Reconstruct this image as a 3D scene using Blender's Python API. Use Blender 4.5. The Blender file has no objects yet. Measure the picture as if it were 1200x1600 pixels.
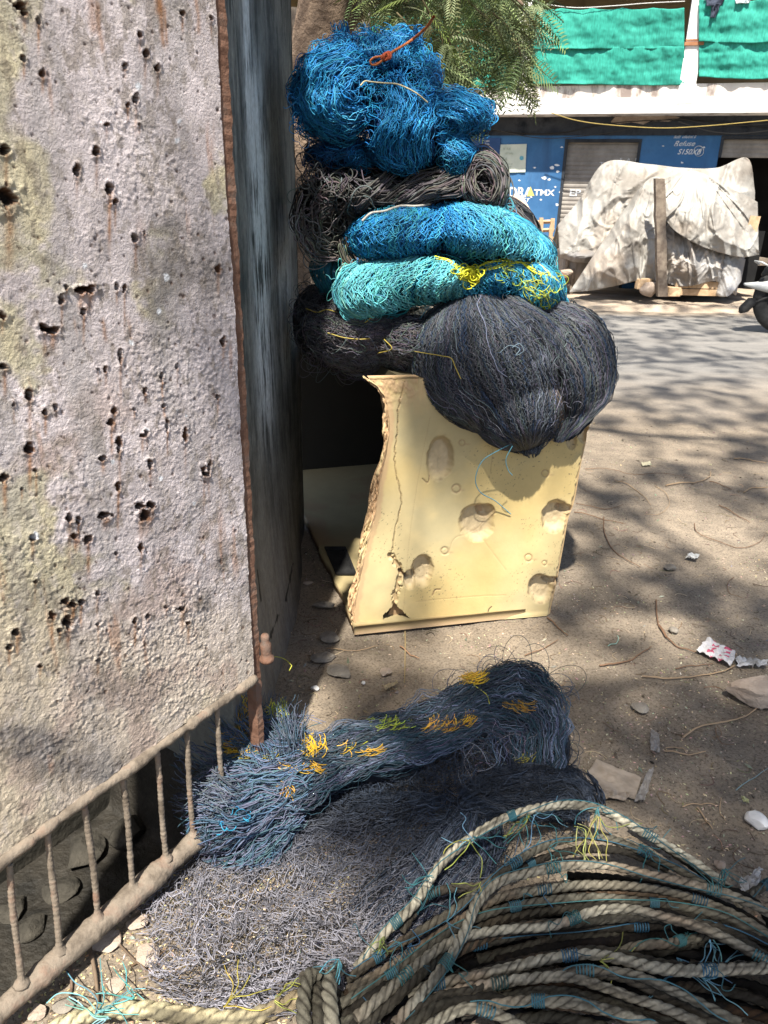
import bpy, bmesh, math, random
import numpy as np
from mathutils import Vector, Matrix

random.seed(7)
RNG = np.random.default_rng(11)
SC = bpy.context.scene
COL = SC.collection

# ------------------------------------------------------------------ camera
F_PX = 1155.0
CAM_H = 1.55
PITCH = math.radians(22.96)
ROLL = math.radians(1.22)
_f = np.array([0, math.cos(PITCH), -math.sin(PITCH)])
_r0 = np.array([1.0, 0, 0]); _u0 = np.array([0, math.sin(PITCH), math.cos(PITCH)])
_r = _r0*math.cos(ROLL) + _u0*math.sin(ROLL)
_u = _u0*math.cos(ROLL) - _r0*math.sin(ROLL)
CAM = np.array([0, 0, CAM_H])
cam_data = bpy.data.cameras.new('camera')
cam = bpy.data.objects.new('camera', cam_data); COL.objects.link(cam)
cam_data.sensor_fit = 'VERTICAL'; cam_data.sensor_height = 36; cam_data.lens = F_PX/1600*36
cam_data.clip_end = 2000; cam_data.clip_start = 0.02
cam.matrix_world = Matrix(((_r[0], _u[0], -_f[0], CAM[0]), (_r[1], _u[1], -_f[1], CAM[1]), (_r[2], _u[2], -_f[2], CAM[2]), (0, 0, 0, 1)))
SC.camera = cam
cam_data.dof.use_dof = True; cam_data.dof.focus_distance = 2.4; cam_data.dof.aperture_fstop = 11

# ------------------------------------------------------------------ sky, sun, exposure
SUN = np.array([-0.10, -0.56, 1.0]); SUN = SUN/np.linalg.norm(SUN)
w = bpy.data.worlds.new('World'); SC.world = w; w.use_nodes = True
nt = w.node_tree
sky = nt.nodes.new('ShaderNodeTexSky'); sky.sky_type = 'NISHITA'; sky.sun_disc = False
sky.sun_elevation = math.asin(SUN[2]); sky.sun_rotation = math.atan2(SUN[0], SUN[1])
sky.air_density = 1.0; sky.dust_density = 2.0
nt.links.new(sky.outputs[0], nt.nodes['Background'].inputs[0])
nt.nodes['Background'].inputs[1].default_value = 0.09
sd = bpy.data.lights.new('sun', 'SUN'); sd.energy = 5.0; sd.angle = math.radians(1.0); sd.color = (1.0, 0.945, 0.84)
so = bpy.data.objects.new('sun', sd); COL.objects.link(so)
so.rotation_euler = Vector(SUN).to_track_quat('Z', 'Y').to_euler(); so.location = (0, 0, 20)
SC.view_settings.view_transform = 'Standard'; SC.view_settings.look = 'None'
SC.view_settings.exposure = 1.08; SC.view_settings.gamma = 1.0; SC.view_settings.use_curve_mapping = False
SC.render.engine = 'CYCLES'

# ------------------------------------------------------------------ picture point -> place
def ray(px, py):
    px = np.asarray(px, float); py = np.asarray(py, float)
    return _f + ((px-600)/F_PX)[..., None]*_r - ((py-800)/F_PX)[..., None]*_u
def PZ(px, py, z=0.0):
    d = ray(px, py); return CAM + d*((z-CAM_H)/d[..., 2])[..., None]
def PY(px, py, Y):
    d = ray(px, py); return CAM + d*(np.asarray(Y)/d[..., 1])[..., None]
def PP(px, py, p0, n):
    d = ray(px, py); n = np.asarray(n, float)
    return CAM + d*(np.dot(np.asarray(p0)-CAM, n)/(d@n))[..., None]
def proj(P):
    v = np.asarray(P)-CAM
    z = v@_f
    return 600+F_PX*(v@_r)/z, 800-F_PX*(v@_u)/z

# ------------------------------------------------------------------ noise
def _hash(ix, iy, iz, seed):
    h = (ix.astype(np.int64)*374761393 + iy.astype(np.int64)*668265263 + iz.astype(np.int64)*2147483647 + seed*974634777) & 0xffffffff
    h = ((h ^ (h >> 13))*1274126177) & 0xffffffff
    h = (h ^ (h >> 16)); h = (h*2246822519) & 0xffffffff
    return ((h ^ (h >> 15)) & 0xffffff)/float(0xffffff)
def vnoise(x, y, z=0.0, seed=0):
    x = np.asarray(x, float); y = np.asarray(y, float)+0*x; z = np.asarray(z, float)+0*x
    ix, iy, iz = np.floor(x), np.floor(y), np.floor(z)
    fx, fy, fz = x-ix, y-iy, z-iz
    fx = fx*fx*(3-2*fx); fy = fy*fy*(3-2*fy); fz = fz*fz*(3-2*fz)
    r = 0
    for dx in (0, 1):
        for dy in (0, 1):
            for dz in (0, 1):
                wgt = (fx if dx else 1-fx)*(fy if dy else 1-fy)*(fz if dz else 1-fz)
                r = r + wgt*_hash(ix+dx, iy+dy, iz+dz, seed)
    return r*2-1
def fbm(x, y, z=0.0, o=4, seed=0, g=0.5):
    a = 1; s = 0; t = 0; k = 1
    for i in range(o):
        s = s + a*vnoise(np.asarray(x)*k, np.asarray(y)*k, np.asarray(z)*k, seed+i*17); t += a; a *= g; k *= 2.03
    return s/t
def cells(x, y, seed=0):
    """distance to nearest jittered point (F1) and cell id value"""
    ix, iy = np.floor(x), np.floor(y)
    best = np.full(np.shape(x), 9.0); idv = np.zeros(np.shape(x))
    for dx in (-1, 0, 1):
        for dy in (-1, 0, 1):
            cx, cy = ix+dx, iy+dy
            jx = _hash(cx, cy, cx*0, seed); jy = _hash(cx, cy, cx*0+1, seed)
            d = np.hypot(cx+jx-x, cy+jy-y)
            m = d < best
            best = np.where(m, d, best); idv = np.where(m, _hash(cx, cy, cx*0+2, seed), idv)
    return best, idv
def sstep(a, b, x):
    t = np.clip((np.asarray(x, float)-a)/(b-a), 0, 1); return t*t*(3-2*t)
def mixc(a, b, t):
    t = np.asarray(t)[..., None]; return np.asarray(a)*(1-t)+np.asarray(b)*t

# ------------------------------------------------------------------ objects
def link(o, parent=None):
    COL.objects.link(o)
    if parent is not None:
        o.parent = parent
        o.matrix_parent_inverse = parent.matrix_world.inverted()
    return o
def tag(o, label=None, cat=None, group=None, kind=None):
    if label: o['label'] = label
    if cat: o['category'] = cat
    if group: o['group'] = group
    if kind: o['kind'] = kind
    return o
def empty(name, loc, label=None, cat=None, group=None):
    o = bpy.data.objects.new(name, None); COL.objects.link(o)
    o.location = loc; o.empty_display_size = 0.05
    o.matrix_world = Matrix.Translation(Vector(loc))
    return tag(o, label, cat, group)
def mesh(name, V, Fc, mat, parent=None, col=None, smooth=True):
    """V (n,3) array; Fc (m,k) int array or list of such arrays or list of lists"""
    V = np.asarray(V, float).reshape(-1, 3)
    me = bpy.data.meshes.new(name)
    if isinstance(Fc, np.ndarray): Fc = [Fc]
    if len(Fc) and not isinstance(Fc[0], np.ndarray):
        me.from_pydata([tuple(v) for v in V], [], [list(map(int, f)) for f in Fc])
    else:
        me.vertices.add(len(V)); me.vertices.foreach_set('co', V.astype(np.float32).ravel())
        tot = sum(f.size for f in Fc); nf = sum(len(f) for f in Fc)
        me.loops.add(tot); me.polygons.add(nf)
        me.loops.foreach_set('vertex_index', np.concatenate([f.ravel() for f in Fc]).astype(np.int32))
        ls = []; s = 0
        for f in Fc:
            k = f.shape[1]; ls.append(s+np.arange(len(f))*k); s += f.size
        me.polygons.foreach_set('loop_start', np.concatenate(ls).astype(np.int32))
        me.update(calc_edges=True)
    me.polygons.foreach_set('use_smooth', np.full(len(me.polygons), smooth))
    if col is not None:
        a = me.color_attributes.new('Col', 'FLOAT_COLOR', 'POINT')
        c = np.ones((len(V), 4), np.float32); c[:, :3] = np.broadcast_to(col, (len(V), 3))
        a.data.foreach_set('color', c.ravel())
    me.validate(); me.update()
    if mat: me.materials.append(mat)
    o = bpy.data.objects.new(name, me)
    return link(o, parent)
class MB:
    """collects faces of mixed size for ONE object"""
    def __init__(s): s.v = []; s.f = []
    def add(s, V, Fs):
        b = len(s.v); s.v += [tuple(p) for p in V]; s.f += [[b+int(i) for i in f] for f in Fs]; return s
    def box(s, c, d, rot=None, taper=0, jit=0.0):
        hx, hy, hz = [q/2 for q in d]
        V = np.array([(x, y, z) for z in (-hz, hz) for y in (-hy, hy) for x in (-hx, hx)], float)
        V[4:, :2] *= (1-taper)
        if jit: V += RNG.normal(0, jit, V.shape)
        if rot is not None: V = V@np.array(rot).T
        V = V+np.array(c)
        return s.add(V, [(0, 2, 3, 1), (4, 5, 7, 6), (0, 1, 5, 4), (2, 6, 7, 3), (1, 3, 7, 5), (0, 4, 6, 2)])
    def tube(s, pts, r, n=10, cap=True):
        pts = np.asarray(pts, float); rr = np.broadcast_to(r, (len(pts),))
        T = np.gradient(pts, axis=0); T /= np.linalg.norm(T, axis=1)[:, None]+1e-9
        N = np.cross(T[0], [0.3, 0.2, 0.93]); N /= np.linalg.norm(N)
        V = []
        for i in range(len(pts)):
            N = N-T[i]*(N@T[i]); N /= np.linalg.norm(N)+1e-9
            B = np.cross(T[i], N)
            for k in range(n):
                a = 2*math.pi*k/n
                V.append(pts[i]+rr[i]*(math.cos(a)*N+math.sin(a)*B))
        Fs = []
        for i in range(len(pts)-1):
            for k in range(n):
                Fs.append((i*n+k, i*n+(k+1) % n, (i+1)*n+(k+1) % n, (i+1)*n+k))
        if cap:
            Fs.append(list(range(n))[::-1]); Fs.append([(len(pts)-1)*n+k for k in range(n)])
        return s.add(V, Fs)
    def build(s, name, mat, parent=None, smooth=False, bevel=0, col=None):
        o = mesh(name, np.array(s.v), s.f, mat, parent, col=col, smooth=smooth)
        bm = bmesh.new(); bm.from_mesh(o.data); bmesh.ops.recalc_face_normals(bm, faces=bm.faces); bm.to_mesh(o.data); bm.free()
        if bevel:
            m = o.modifiers.new('bevel', 'BEVEL'); m.width = bevel; m.segments = 2; m.limit_method = 'ANGLE'; m.angle_limit = 0.7
        return o
def rotz(a): return np.array([[math.cos(a), -math.sin(a), 0], [math.sin(a), math.cos(a), 0], [0, 0, 1]])
def rotx(a): return np.array([[1, 0, 0], [0, math.cos(a), -math.sin(a)], [0, math.sin(a), math.cos(a)]])
def roty(a): return np.array([[math.cos(a), 0, math.sin(a)], [0, 1, 0], [-math.sin(a), 0, math.cos(a)]])
def catmull(P, M):
    P = np.asarray(P, float)
    if len(P) == 2: return P[0]+(P[1]-P[0])*np.linspace(0, 1, M)[:, None]
    Q = np.vstack([2*P[0]-P[1], P, 2*P[-1]-P[-2]])
    out = []
    for i in range(1, len(Q)-2):
        p0, p1, p2, p3 = Q[i-1:i+3]
        t = np.linspace(0, 1, 24, endpoint=False)[:, None]
        out.append(0.5*((2*p1)+(-p0+p2)*t+(2*p0-5*p1+4*p2-p3)*t*t+(-p0+3*p1-3*p2+p3)*t**3))
    out.append(P[-1:]); out = np.vstack(out)
    d = np.r_[0, np.cumsum(np.linalg.norm(np.diff(out, axis=0), axis=1))]
    s = np.linspace(0, d[-1], M)
    return np.stack([np.interp(s, d, out[:, k]) for k in range(out.shape[1])], 1)
def thread_geo(S, r, sides=3, twist=0):
    """S (n,M,3) strands -> V,F.  r scalar or (n,) or (n,M)"""
    S = np.asarray(S, float); n, M, _ = S.shape
    r = np.asarray(r, float)
    if r.ndim == 0: r = np.full((n, M), float(r))
    elif r.ndim == 1: r = np.repeat(r[:, None], M, 1)
    T = np.gradient(S, axis=1); T /= np.linalg.norm(T, axis=2, keepdims=True)+1e-9
    ref = np.array([0.21, -0.87, 0.44]); ref /= np.linalg.norm(ref)
    N = np.cross(T, ref); ln = np.linalg.norm(N, axis=2, keepdims=True)
    N = np.where(ln > 0.05, N/(ln+1e-9), np.array([1.0, 0, 0])); B = np.cross(T, N)
    a = np.arange(sides)*2*math.pi/sides
    V = S[:, :, None, :]+r[:, :, None, None]*(np.cos(a)[None, None, :, None]*N[:, :, None, :]+np.sin(a)[None, None, :, None]*B[:, :, None, :])
    i = np.arange(n)[:, None, None]*M*sides; j = np.arange(M-1)[None, :, None]*sides; k = np.arange(sides)[None, None, :]; k2 = (k+1) % sides
    Fq = np.stack([i+j+k, i+j+k2, i+j+sides+k2, i+j+sides+k], -1).reshape(-1, 4)
    return V.reshape(-1, 3), Fq
def threads(name, groups, mat, parent=None, sides=3):
    """groups: list of (S(n,M,3), r, colour (n,3)|(3,)|(n,M,3)) -> ONE mesh"""
    Vs, Fs, Cs, b = [], [], [], 0
    for S, r, c in groups:
        V, Fq = thread_geo(S, r, sides)
        n, M = S.shape[:2]
        c = np.asarray(c, float)
        if c.ndim == 1: c = np.broadcast_to(c, (n, M, 3))
        elif c.ndim == 2: c = np.repeat(c[:, None, :], M, 1)
        Cs.append(np.repeat(c[:, :, None, :], sides, 2).reshape(-1, 3))
        Vs.append(V); Fs.append(Fq+b); b += len(V)
    return mesh(name, np.vstack(Vs), np.vstack(Fs), mat, parent, col=np.vstack(Cs))

# ------------------------------------------------------------------ materials
class NT:
    def __init__(s, name):
        s.m = bpy.data.materials.new(name); s.m.use_nodes = True; s.t = s.m.node_tree; s.b = s.t.nodes['Principled BSDF']
    def n(s, typ, **kw):
        nd = s.t.nodes.new(typ)
        for k, v in kw.items():
            if k in nd.inputs: nd.inputs[k].default_value = v
            else: setattr(nd, k, v)
        return nd
    def l(s, a, b): s.t.links.new(a, b)
    def noise(s, scale, detail=6, rough=0.6, co=None, stretch=None):
        nd = s.n('ShaderNodeTexNoise'); nd.inputs['Scale'].default_value = scale; nd.inputs['Detail'].default_value = detail; nd.inputs['Roughness'].default_value = rough
        tc = s.n('ShaderNodeTexCoord'); src = tc.outputs['Object']
        if stretch:
            mp = s.n('ShaderNodeMapping'); mp.inputs['Scale'].default_value = stretch; s.l(src, mp.inputs[0]); src = mp.outputs[0]
        s.l(src, nd.inputs['Vector']); return nd.outputs['Fac']
    def ramp(s, fac, stops):
        r = s.n('ShaderNodeValToRGB'); e = r.color_ramp.elements
        while len(e) < len(stops): e.new(0.5)
        for q, (p, c) in zip(e, stops): q.position = p; q.color = (*c, 1) if len(c) == 3 else c
        s.l(fac, r.inputs[0]); return r.outputs[0]
    def mix(s, fac, a, b, mode='MIX'):
        m = s.n('ShaderNodeMix', data_type='RGBA', blend_type=mode)
        for sock, v in ((m.inputs[0], fac), (m.inputs[6], a), (m.inputs[7], b)):
            if hasattr(v, 'links'): s.l(v, sock)
            else: sock.default_value = v if np.isscalar(v) else (*v, 1)
        return m.outputs[2]
    def bump(s, h, strength=0.5, dist=0.01, prev=None):
        b = s.n('ShaderNodeBump'); b.inputs['Strength'].default_value = strength; b.inputs['Distance'].default_value = dist
        s.l(h, b.inputs['Height'])
        if prev is not None: s.l(prev, b.inputs['Normal'])
        return b.outputs[0]
    def fin(s, color=None, rough=0.8, spec=0.3, metal=0.0, nrm=None, sss=None):
        if color is not None:
            if hasattr(color, 'links'): s.l(color, s.b.inputs['Base Color'])
            else: s.b.inputs['Base Color'].default_value = (*color, 1)
        if hasattr(rough, 'links'): s.l(rough, s.b.inputs['Roughness'])
        else: s.b.inputs['Roughness'].default_value = rough
        s.b.inputs['Specular IOR Level'].default_value = spec; s.b.inputs['Metallic'].default_value = metal
        if nrm is not None: s.l(nrm, s.b.inputs['Normal'])
        return s.m
def vary(name, c1, c2, scale=8, rough=0.8, spec=0.3, bump=0.4, bdist=0.004, bscale=60, metal=0.0, c3=None):
    q = NT(name); f = q.noise(scale, 8, 0.65)
    st = [(0.35, c1), (0.65, c2)] if c3 is None else [(0.32, c1), (0.52, c2), (0.7, c3)]
    c = q.ramp(f, st)
    h = q.noise(bscale, 6, 0.6)
    return q.fin(c, rough, spec, metal, q.bump(h, bump, bdist))
def attr_mat(name, rough=0.5, spec=0.4, nscale=0, namt=0.25, bump=0, bscale=200, bdist=0.001, trans=0):
    q = NT(name); a = q.n('ShaderNodeAttribute'); a.attribute_name = 'Col'
    c = a.outputs['Color']
    if nscale:
        f = q.noise(nscale, 6, 0.65)
        c = q.mix(1.0, c, q.ramp(f, [(0.3, (1-namt,)*3), (0.7, (1+namt*0.5,)*3)]), 'MULTIPLY')
    n = q.bump(q.noise(bscale, 6, 0.65), bump, bdist) if bump else None
    return q.fin(c, rough, spec, 0, n)
M = {}
M['thread'] = attr_mat('net_thread', 0.55, 0.35)
M['rope'] = attr_mat('rope_fibre', 0.95, 0.1, nscale=40, namt=0.45, bump=0.9, bscale=350, bdist=0.003)
q = NT('gate_paint'); a = q.n('ShaderNodeAttribute'); a.attribute_name = 'Col'
c = q.mix(1.0, a.outputs['Color'], q.ramp(q.noise(25, 6, .65), [(.3, (.88,)*3), (.7, (1.06,)*3)]), 'MULTIPLY')
vo = q.n('ShaderNodeTexVoronoi', feature='F1'); vo.inputs['Scale'].default_value = 170; vo.inputs['Randomness'].default_value = 1.0
tc = q.n('ShaderNodeTexCoord'); nz_ = q.n('ShaderNodeTexNoise'); nz_.inputs['Scale'].default_value = 60; q.l(tc.outputs['Object'], nz_.inputs['Vector'])
ad = q.n('ShaderNodeVectorMath', operation='MULTIPLY_ADD'); q.l(nz_.outputs['Color'], ad.inputs[0]); ad.inputs[1].default_value = (.02, .02, .02); q.l(tc.outputs['Object'], ad.inputs[2]); q.l(ad.outputs[0], vo.inputs['Vector'])
b1 = q.bump(vo.outputs['Distance'], .35, .004); b2 = q.bump(q.noise(300, 6, .75), .7, .003, b1)
M['gate'] = q.fin(c, .85, .2, 0, b2)
M['pillar'] = attr_mat('pillar_plaster', 0.75, 0.3, nscale=60, namt=0.3, bump=0.7, bscale=160, bdist=0.003)
M['foam'] = attr_mat('foam_box_skin', 0.62, 0.35, nscale=9, namt=0.10, bump=0.25, bscale=90, bdist=0.003)
M['generic'] = attr_mat('painted_colour', 0.8, 0.2, nscale=12, namt=0.18, bump=0.3, bscale=80, bdist=0.003)
M['stone'] = vary('stone', (0.16, 0.14, 0.12), (0.30, 0.27, 0.23), 12, 0.95, 0.15, 0.9, 0.01, 70)
M['rust'] = vary('rusty_iron', (0.11, 0.055, 0.036), (0.20, 0.11, 0.075), 18, 0.9, 0.2, 0.8, 0.004, 90, c3=(0.16, 0.125, 0.105))
M['dusty_iron'] = vary('dust_caked_iron', (0.10, 0.08, 0.062), (0.23, 0.19, 0.15), 14, 0.97, 0.1, 0.9, 0.006, 60, c3=(0.21, 0.13, 0.095))
M['wood'] = vary('weathered_wood', (0.13, 0.10, 0.08), (0.28, 0.23, 0.18), 10, 0.9, 0.15, 0.5, 0.004, 50)
M['palewood'] = vary('pale_wood', (0.42, 0.28, 0.16), (0.62, 0.46, 0.30), 10, 0.85, 0.15, 0.4, 0.004, 50)
M['black'] = vary('black_rubber', (0.012, 0.012, 0.013), (0.03, 0.03, 0.03), 20, 0.7, 0.3, 0.3)
# ================================================================== THE SETTING
GE = PZ(399, 1232, 0.07); GD = (PZ(0, 1580, 0.07)-GE)[:2]; GD = GD/np.linalg.norm(GD); GN = np.array([-GD[1], GD[0]]); GN = GN*np.sign(GN@(CAM-GE)[:2])
def ground_h(x, y):
    near = sstep(8, 4.5, np.abs(y-1)+np.abs(x)*0.3)
    h = 0.010*fbm(x*1.7, y*1.7, 0, 3, 5)+0.006*fbm(x*9, y*9, 0, 3, 6)+0.0035*fbm(x*40, y*40, 0, 3, 8)
    h = h*near-0.004
    # ditch added behind the gate so that the ground there falls dark
    n_ = (x-GE[0])*GN[0]+(y-GE[1])*GN[1]; u_ = (x-GE[0])*GD[0]+(y-GE[1])*GD[1]
    return h-.30*sstep(.05, .14, -n_)*(1-sstep(.75, .85, -n_))*sstep(-.02, .06, u_)*(1-sstep(1.8, 1.9, u_))
def _axis(a, b, st, lo, hi):
    core = np.arange(a, b, st); o1 = []; q = b; s = st
    while q < hi: s *= 1.35; o1.append(q); q += s
    o1.append(hi); o2 = []; q = a; s = st
    while q > lo: s *= 1.35; q -= s; o2.append(q)
    return np.array(o2[::-1]+list(core)+o1)
gx = _axis(-1.6, 3.2, 0.0085, -300, 300); gy = _axis(0.55, 5.6, 0.0085, -60, 600)
X, Y = np.meshgrid(gx, gy); Z = ground_h(X, Y)
nx, ny = len(gx), len(gy)
i = np.arange(ny-1)[:, None]*nx; j = np.arange(nx-1)[None, :]
GF = np.stack([i+j, i+j+1, i+j+nx+1, i+j+nx], -1).reshape(-1, 4)
q = NT('dusty_earth')
def earth_col(q):
    f1 = q.noise(0.9, 7, 0.6); f2 = q.noise(7, 8, 0.7); f3 = q.noise(120, 5, 0.75)
    c = q.ramp(f1, [(0.30, (0.20, 0.168, 0.135)), (0.55, (0.29, 0.243, 0.192)), (0.75, (0.40, 0.335, 0.265))])
    c = q.mix(1.0, c, q.ramp(f2, [(0.3, (0.72, 0.72, 0.72)), (0.65, (1.1, 1.08, 1.05))]), 'MULTIPLY')
    c = q.mix(1.0, c, q.ramp(f3, [(0.36, (0.45, 0.43, 0.42)), (0.5, (1, 1, 1)), (0.62, (1.05, 1.03, 1.0)), (0.72, (1.7, 1.6, 1.45))]), 'MULTIPLY')
    return c
c = earth_col(q)
vo = q.n('ShaderNodeTexVoronoi', feature='F1'); vo.inputs['Scale'].default_value = 150
tc = q.n('ShaderNodeTexCoord'); q.l(tc.outputs['Object'], vo.inputs['Vector'])
b1 = q.bump(q.noise(60, 8, 0.75), 0.7, 0.012)
b2 = q.bump(vo.outputs['Distance'], 0.35, 0.004, b1)
M['earth'] = q.fin(c, 0.97, 0.1, 0, b2)
tag(mesh('ground', np.stack([X, Y, Z], -1).reshape(-1, 3), GF, M['earth']), kind='structure')

# near-black sheet over the added ditch, painting the shade behind the gate
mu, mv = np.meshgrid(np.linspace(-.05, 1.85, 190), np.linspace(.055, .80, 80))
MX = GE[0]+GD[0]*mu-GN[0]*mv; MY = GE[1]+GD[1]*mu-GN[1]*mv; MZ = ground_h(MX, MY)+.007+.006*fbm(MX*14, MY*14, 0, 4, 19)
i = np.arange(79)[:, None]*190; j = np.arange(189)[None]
M['ditch_shade'] = vary('ditch_shade_black', (.012, .011, .009), (.040, .035, .028), 9, .6, .3, .9, .012, 50)
tag(mesh('ditch_shade_sheet', np.stack([MX, MY, MZ], -1).reshape(-1, 3), np.stack([i+j, i+j+1, i+j+191, i+j+190], -1).reshape(-1, 4), M['ditch_shade']), kind='structure')

# road: a worn asphalt sheet with ragged dusty near edge
q = NT('dusty_asphalt')
f2 = q.noise(3, 8, 0.7, stretch=(0.25, 1, 1)); f3 = q.noise(140, 4, 0.8)
c = q.ramp(f2, [(0.3, (0.185, 0.177, 0.168)), (0.55, (0.25, 0.236, 0.22)), (0.75, (0.34, 0.315, 0.285))])
c = q.mix(1.0, c, q.ramp(f3, [(0.35, (0.55, 0.55, 0.55)), (0.55, (1, 1, 1)), (0.72, (1.5, 1.5, 1.45))]), 'MULTIPLY')
a = q.n('ShaderNodeAttribute'); a.attribute_name = 'Col'
c = q.mix(a.outputs['Fac'], c, earth_col(q))
M['road'] = q.fin(c, 0.93, 0.2, 0, q.bump(q.noise(90, 6, 0.75), 0.5, 0.006))
xs = np.concatenate([np.linspace(-60, -3, 60), np.linspace(-2.9, 9, 400), np.linspace(9.2, 60, 60)])
ts = np.linspace(0, 1, 60)
ynear = 4.9+0.7*fbm(xs*0.8, 0*xs, 0, 6, 31, .62); yfar = 11.75+0.12*fbm(xs*1.3, 0*xs, 0, 4, 33)
RX = np.repeat(xs[None, :], 60, 0); RY = ynear[None, :]*(1-ts[:, None])+yfar[None, :]*ts[:, None]
RZ = 0.004+0.001*fbm(RX, RY, 0, 2, 3)-0.026*(1-sstep(0, .14, ts))[:, None]
edge = 1-sstep(0, 0.5, ts)[:, None]*np.ones_like(RX); edge = np.clip(edge+sstep(0.9, 1.0, ts)[:, None]*0.8, 0, 1)
dust = np.clip(edge*1.2+0.35*fbm(RX*1.2, RY*2.5, 0, 5, 12)-.12, 0, 1)
i = np.arange(59)[:, None]*len(xs); j = np.arange(len(xs)-1)[None, :]
RF = np.stack([i+j, i+j+1, i+j+len(xs)+1, i+j+len(xs)], -1).reshape(-1, 4)
tag(mesh('road', np.stack([RX, RY, RZ], -1).reshape(-1, 3), RF, M['road'], col=np.repeat(dust.reshape(-1, 1), 3, 1)), kind='structure')

# ------------------------------------------------------------------ rusty gate
E0 = PZ(399, 1232, 0.07); W0 = PZ(0, 1580, 0.07)
gd = (W0-E0)[:2]; gd /= np.linalg.norm(gd); gn = np.array([-gd[1], gd[0], 0.0])
if gn@(CAM-E0) < 0: gn = -gn
def G2(px, py):           # picture point on the gate plane -> (u, z)
    p = PP(px, py, E0, gn); return (p-E0)[..., :2]@gd, p[..., 2]
def GW(u, z, n=0.0):
    u = np.asarray(u, float); z = np.asarray(z, float); n = np.asarray(n, float)
    o = np.zeros(np.broadcast(u, z, n).shape+(3,))
    o[..., 0] = E0[0]+gd[0]*u+gn[0]*n; o[..., 1] = E0[1]+gd[1]*u+gn[1]*n; o[..., 2] = z
    return o
ur1, zr1 = G2(395, 1052); ur2, zr2 = G2(335, 0); ul, zl = G2(0, 1335)
print('GATE', ur1, zr1, ur2, zr2, ul, zl)
gate = empty('metal_gate', GW(0.4, 0.0), 'rusted metal sheet gate with flaking lilac and yellow paint and holes', 'gate')
zb = lambda u: zr1+(zl-zr1)*(u-ur1)/(ul-ur1)
zt = zr2+0.25
nu, nz = 470, 760
uu = np.linspace(0, 1, nu); vv = np.linspace(0, 1, nz)
UU, VV = np.meshgrid(uu, vv)
ue = ur1+(ur2-ur1)*(VV*(zt-zr1))/(zr2-zr1)
U_ = ue+UU*(1.15-ue); Z_ = zb(U_)*(1-VV)+zt*VV
U_ = U_+np.where(UU < 0.004, 0.003*fbm(Z_*30, 0*Z_, 0, 3, 2), 0); Z_ = Z_+np.where(VV < 0.003, 0.004*fbm(U_*30, 0*U_, 0, 3, 4), 0)
ppx, ppy = proj(GW(U_, Z_))
# relief: blisters and flakes
rough_amt = np.clip(0.16+0.5*sstep(250, 950, ppy)+0.55*sstep(-.05, .35, fbm(U_*5, Z_*5, 0, 4, 9)), 0.1, 1.2)
wu = U_+0.012*fbm(U_*25, Z_*25, 0, 2, 41); wz = Z_+0.012*fbm(U_*25, Z_*25, 0, 2, 42)
d1, id1 = cells(wu*95, wz*85, 3); d2, id2 = cells(wu*210, wz*190, 5)
H = 0.0010*rough_amt*(1-sstep(0.1, 0.62, d1))*(id1-0.25) + 0.0012*rough_amt*(1-sstep(0.15, 0.6, d2))*(id2-0.2)
H = H+0.0013*rough_amt*fbm(U_*170, Z_*150, 0, 3, 21)+0.0012*rough_amt*(np.abs(fbm(U_*45, Z_*45, 0, 3, 23)) < .06)+0.006*fbm(U_*3, Z_*3, 0, 3, 22)
Hf = fbm(U_*110, Z_*80, 0, 4, 25); grime = sstep(.10, .36, fbm(U_*60, Z_*38, 0, 5, 26, .65)+.25*fbm(U_*4, Z_*3, 0, 3, 27))
# paint colours
lil = np.array([0.62, 0.555, 0.565]); lil2 = np.array([0.51, 0.455, 0.46]); yel = np.array([0.55, 0.49, 0.34]); yel2 = np.array([0.45, 0.41, 0.31])
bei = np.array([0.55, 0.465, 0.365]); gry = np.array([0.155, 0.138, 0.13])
n1 = fbm(U_*7, Z_*7, 0, 5, 51, 0.6); n2 = fbm(U_*20, Z_*14, 0, 4, 52)
C = mixc(lil, lil2, sstep(-0.3, 0.4, n2))
yb = (1-sstep(40, 150, ppx))*0.55-0.12
yb = yb+0.5*(1-sstep(0, 1, np.hypot((ppx-60)/190, (ppy-880)/200)))+0.28*np.exp(-((ppx-140)/45.)**2-((ppy-760)/80.)**2)
yb = yb-0.5*np.exp(-((ppx-60)/60.)**2-((ppy-560)/110.)**2)-0.35*np.exp(-((ppx-30)/50.)**2-((ppy-190)/60.)**2)
ym = sstep(-0.02, 0.16, n1*0.8+yb-0.12)
C = mixc(C, mixc(yel, yel2, sstep(-0.3, 0.3, fbm(U_*16, Z_*10, 0, 4, 53))), ym)
C = mixc(C, bei, sstep(880, 1040, ppy+60*n1)*0.8)
C = mixc(C, np.array([0.40, 0.30, 0.26]), 0.6*sstep(0.15, 0.4, fbm(U_*9, Z_*9, 0, 4, 57))*sstep(450, 700, ppy))
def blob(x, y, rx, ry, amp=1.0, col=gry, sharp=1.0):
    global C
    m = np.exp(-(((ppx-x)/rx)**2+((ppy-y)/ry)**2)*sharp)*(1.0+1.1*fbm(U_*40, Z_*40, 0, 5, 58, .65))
    C = mixc(C, col, np.clip(m*amp, 0, 0.9))
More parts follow.
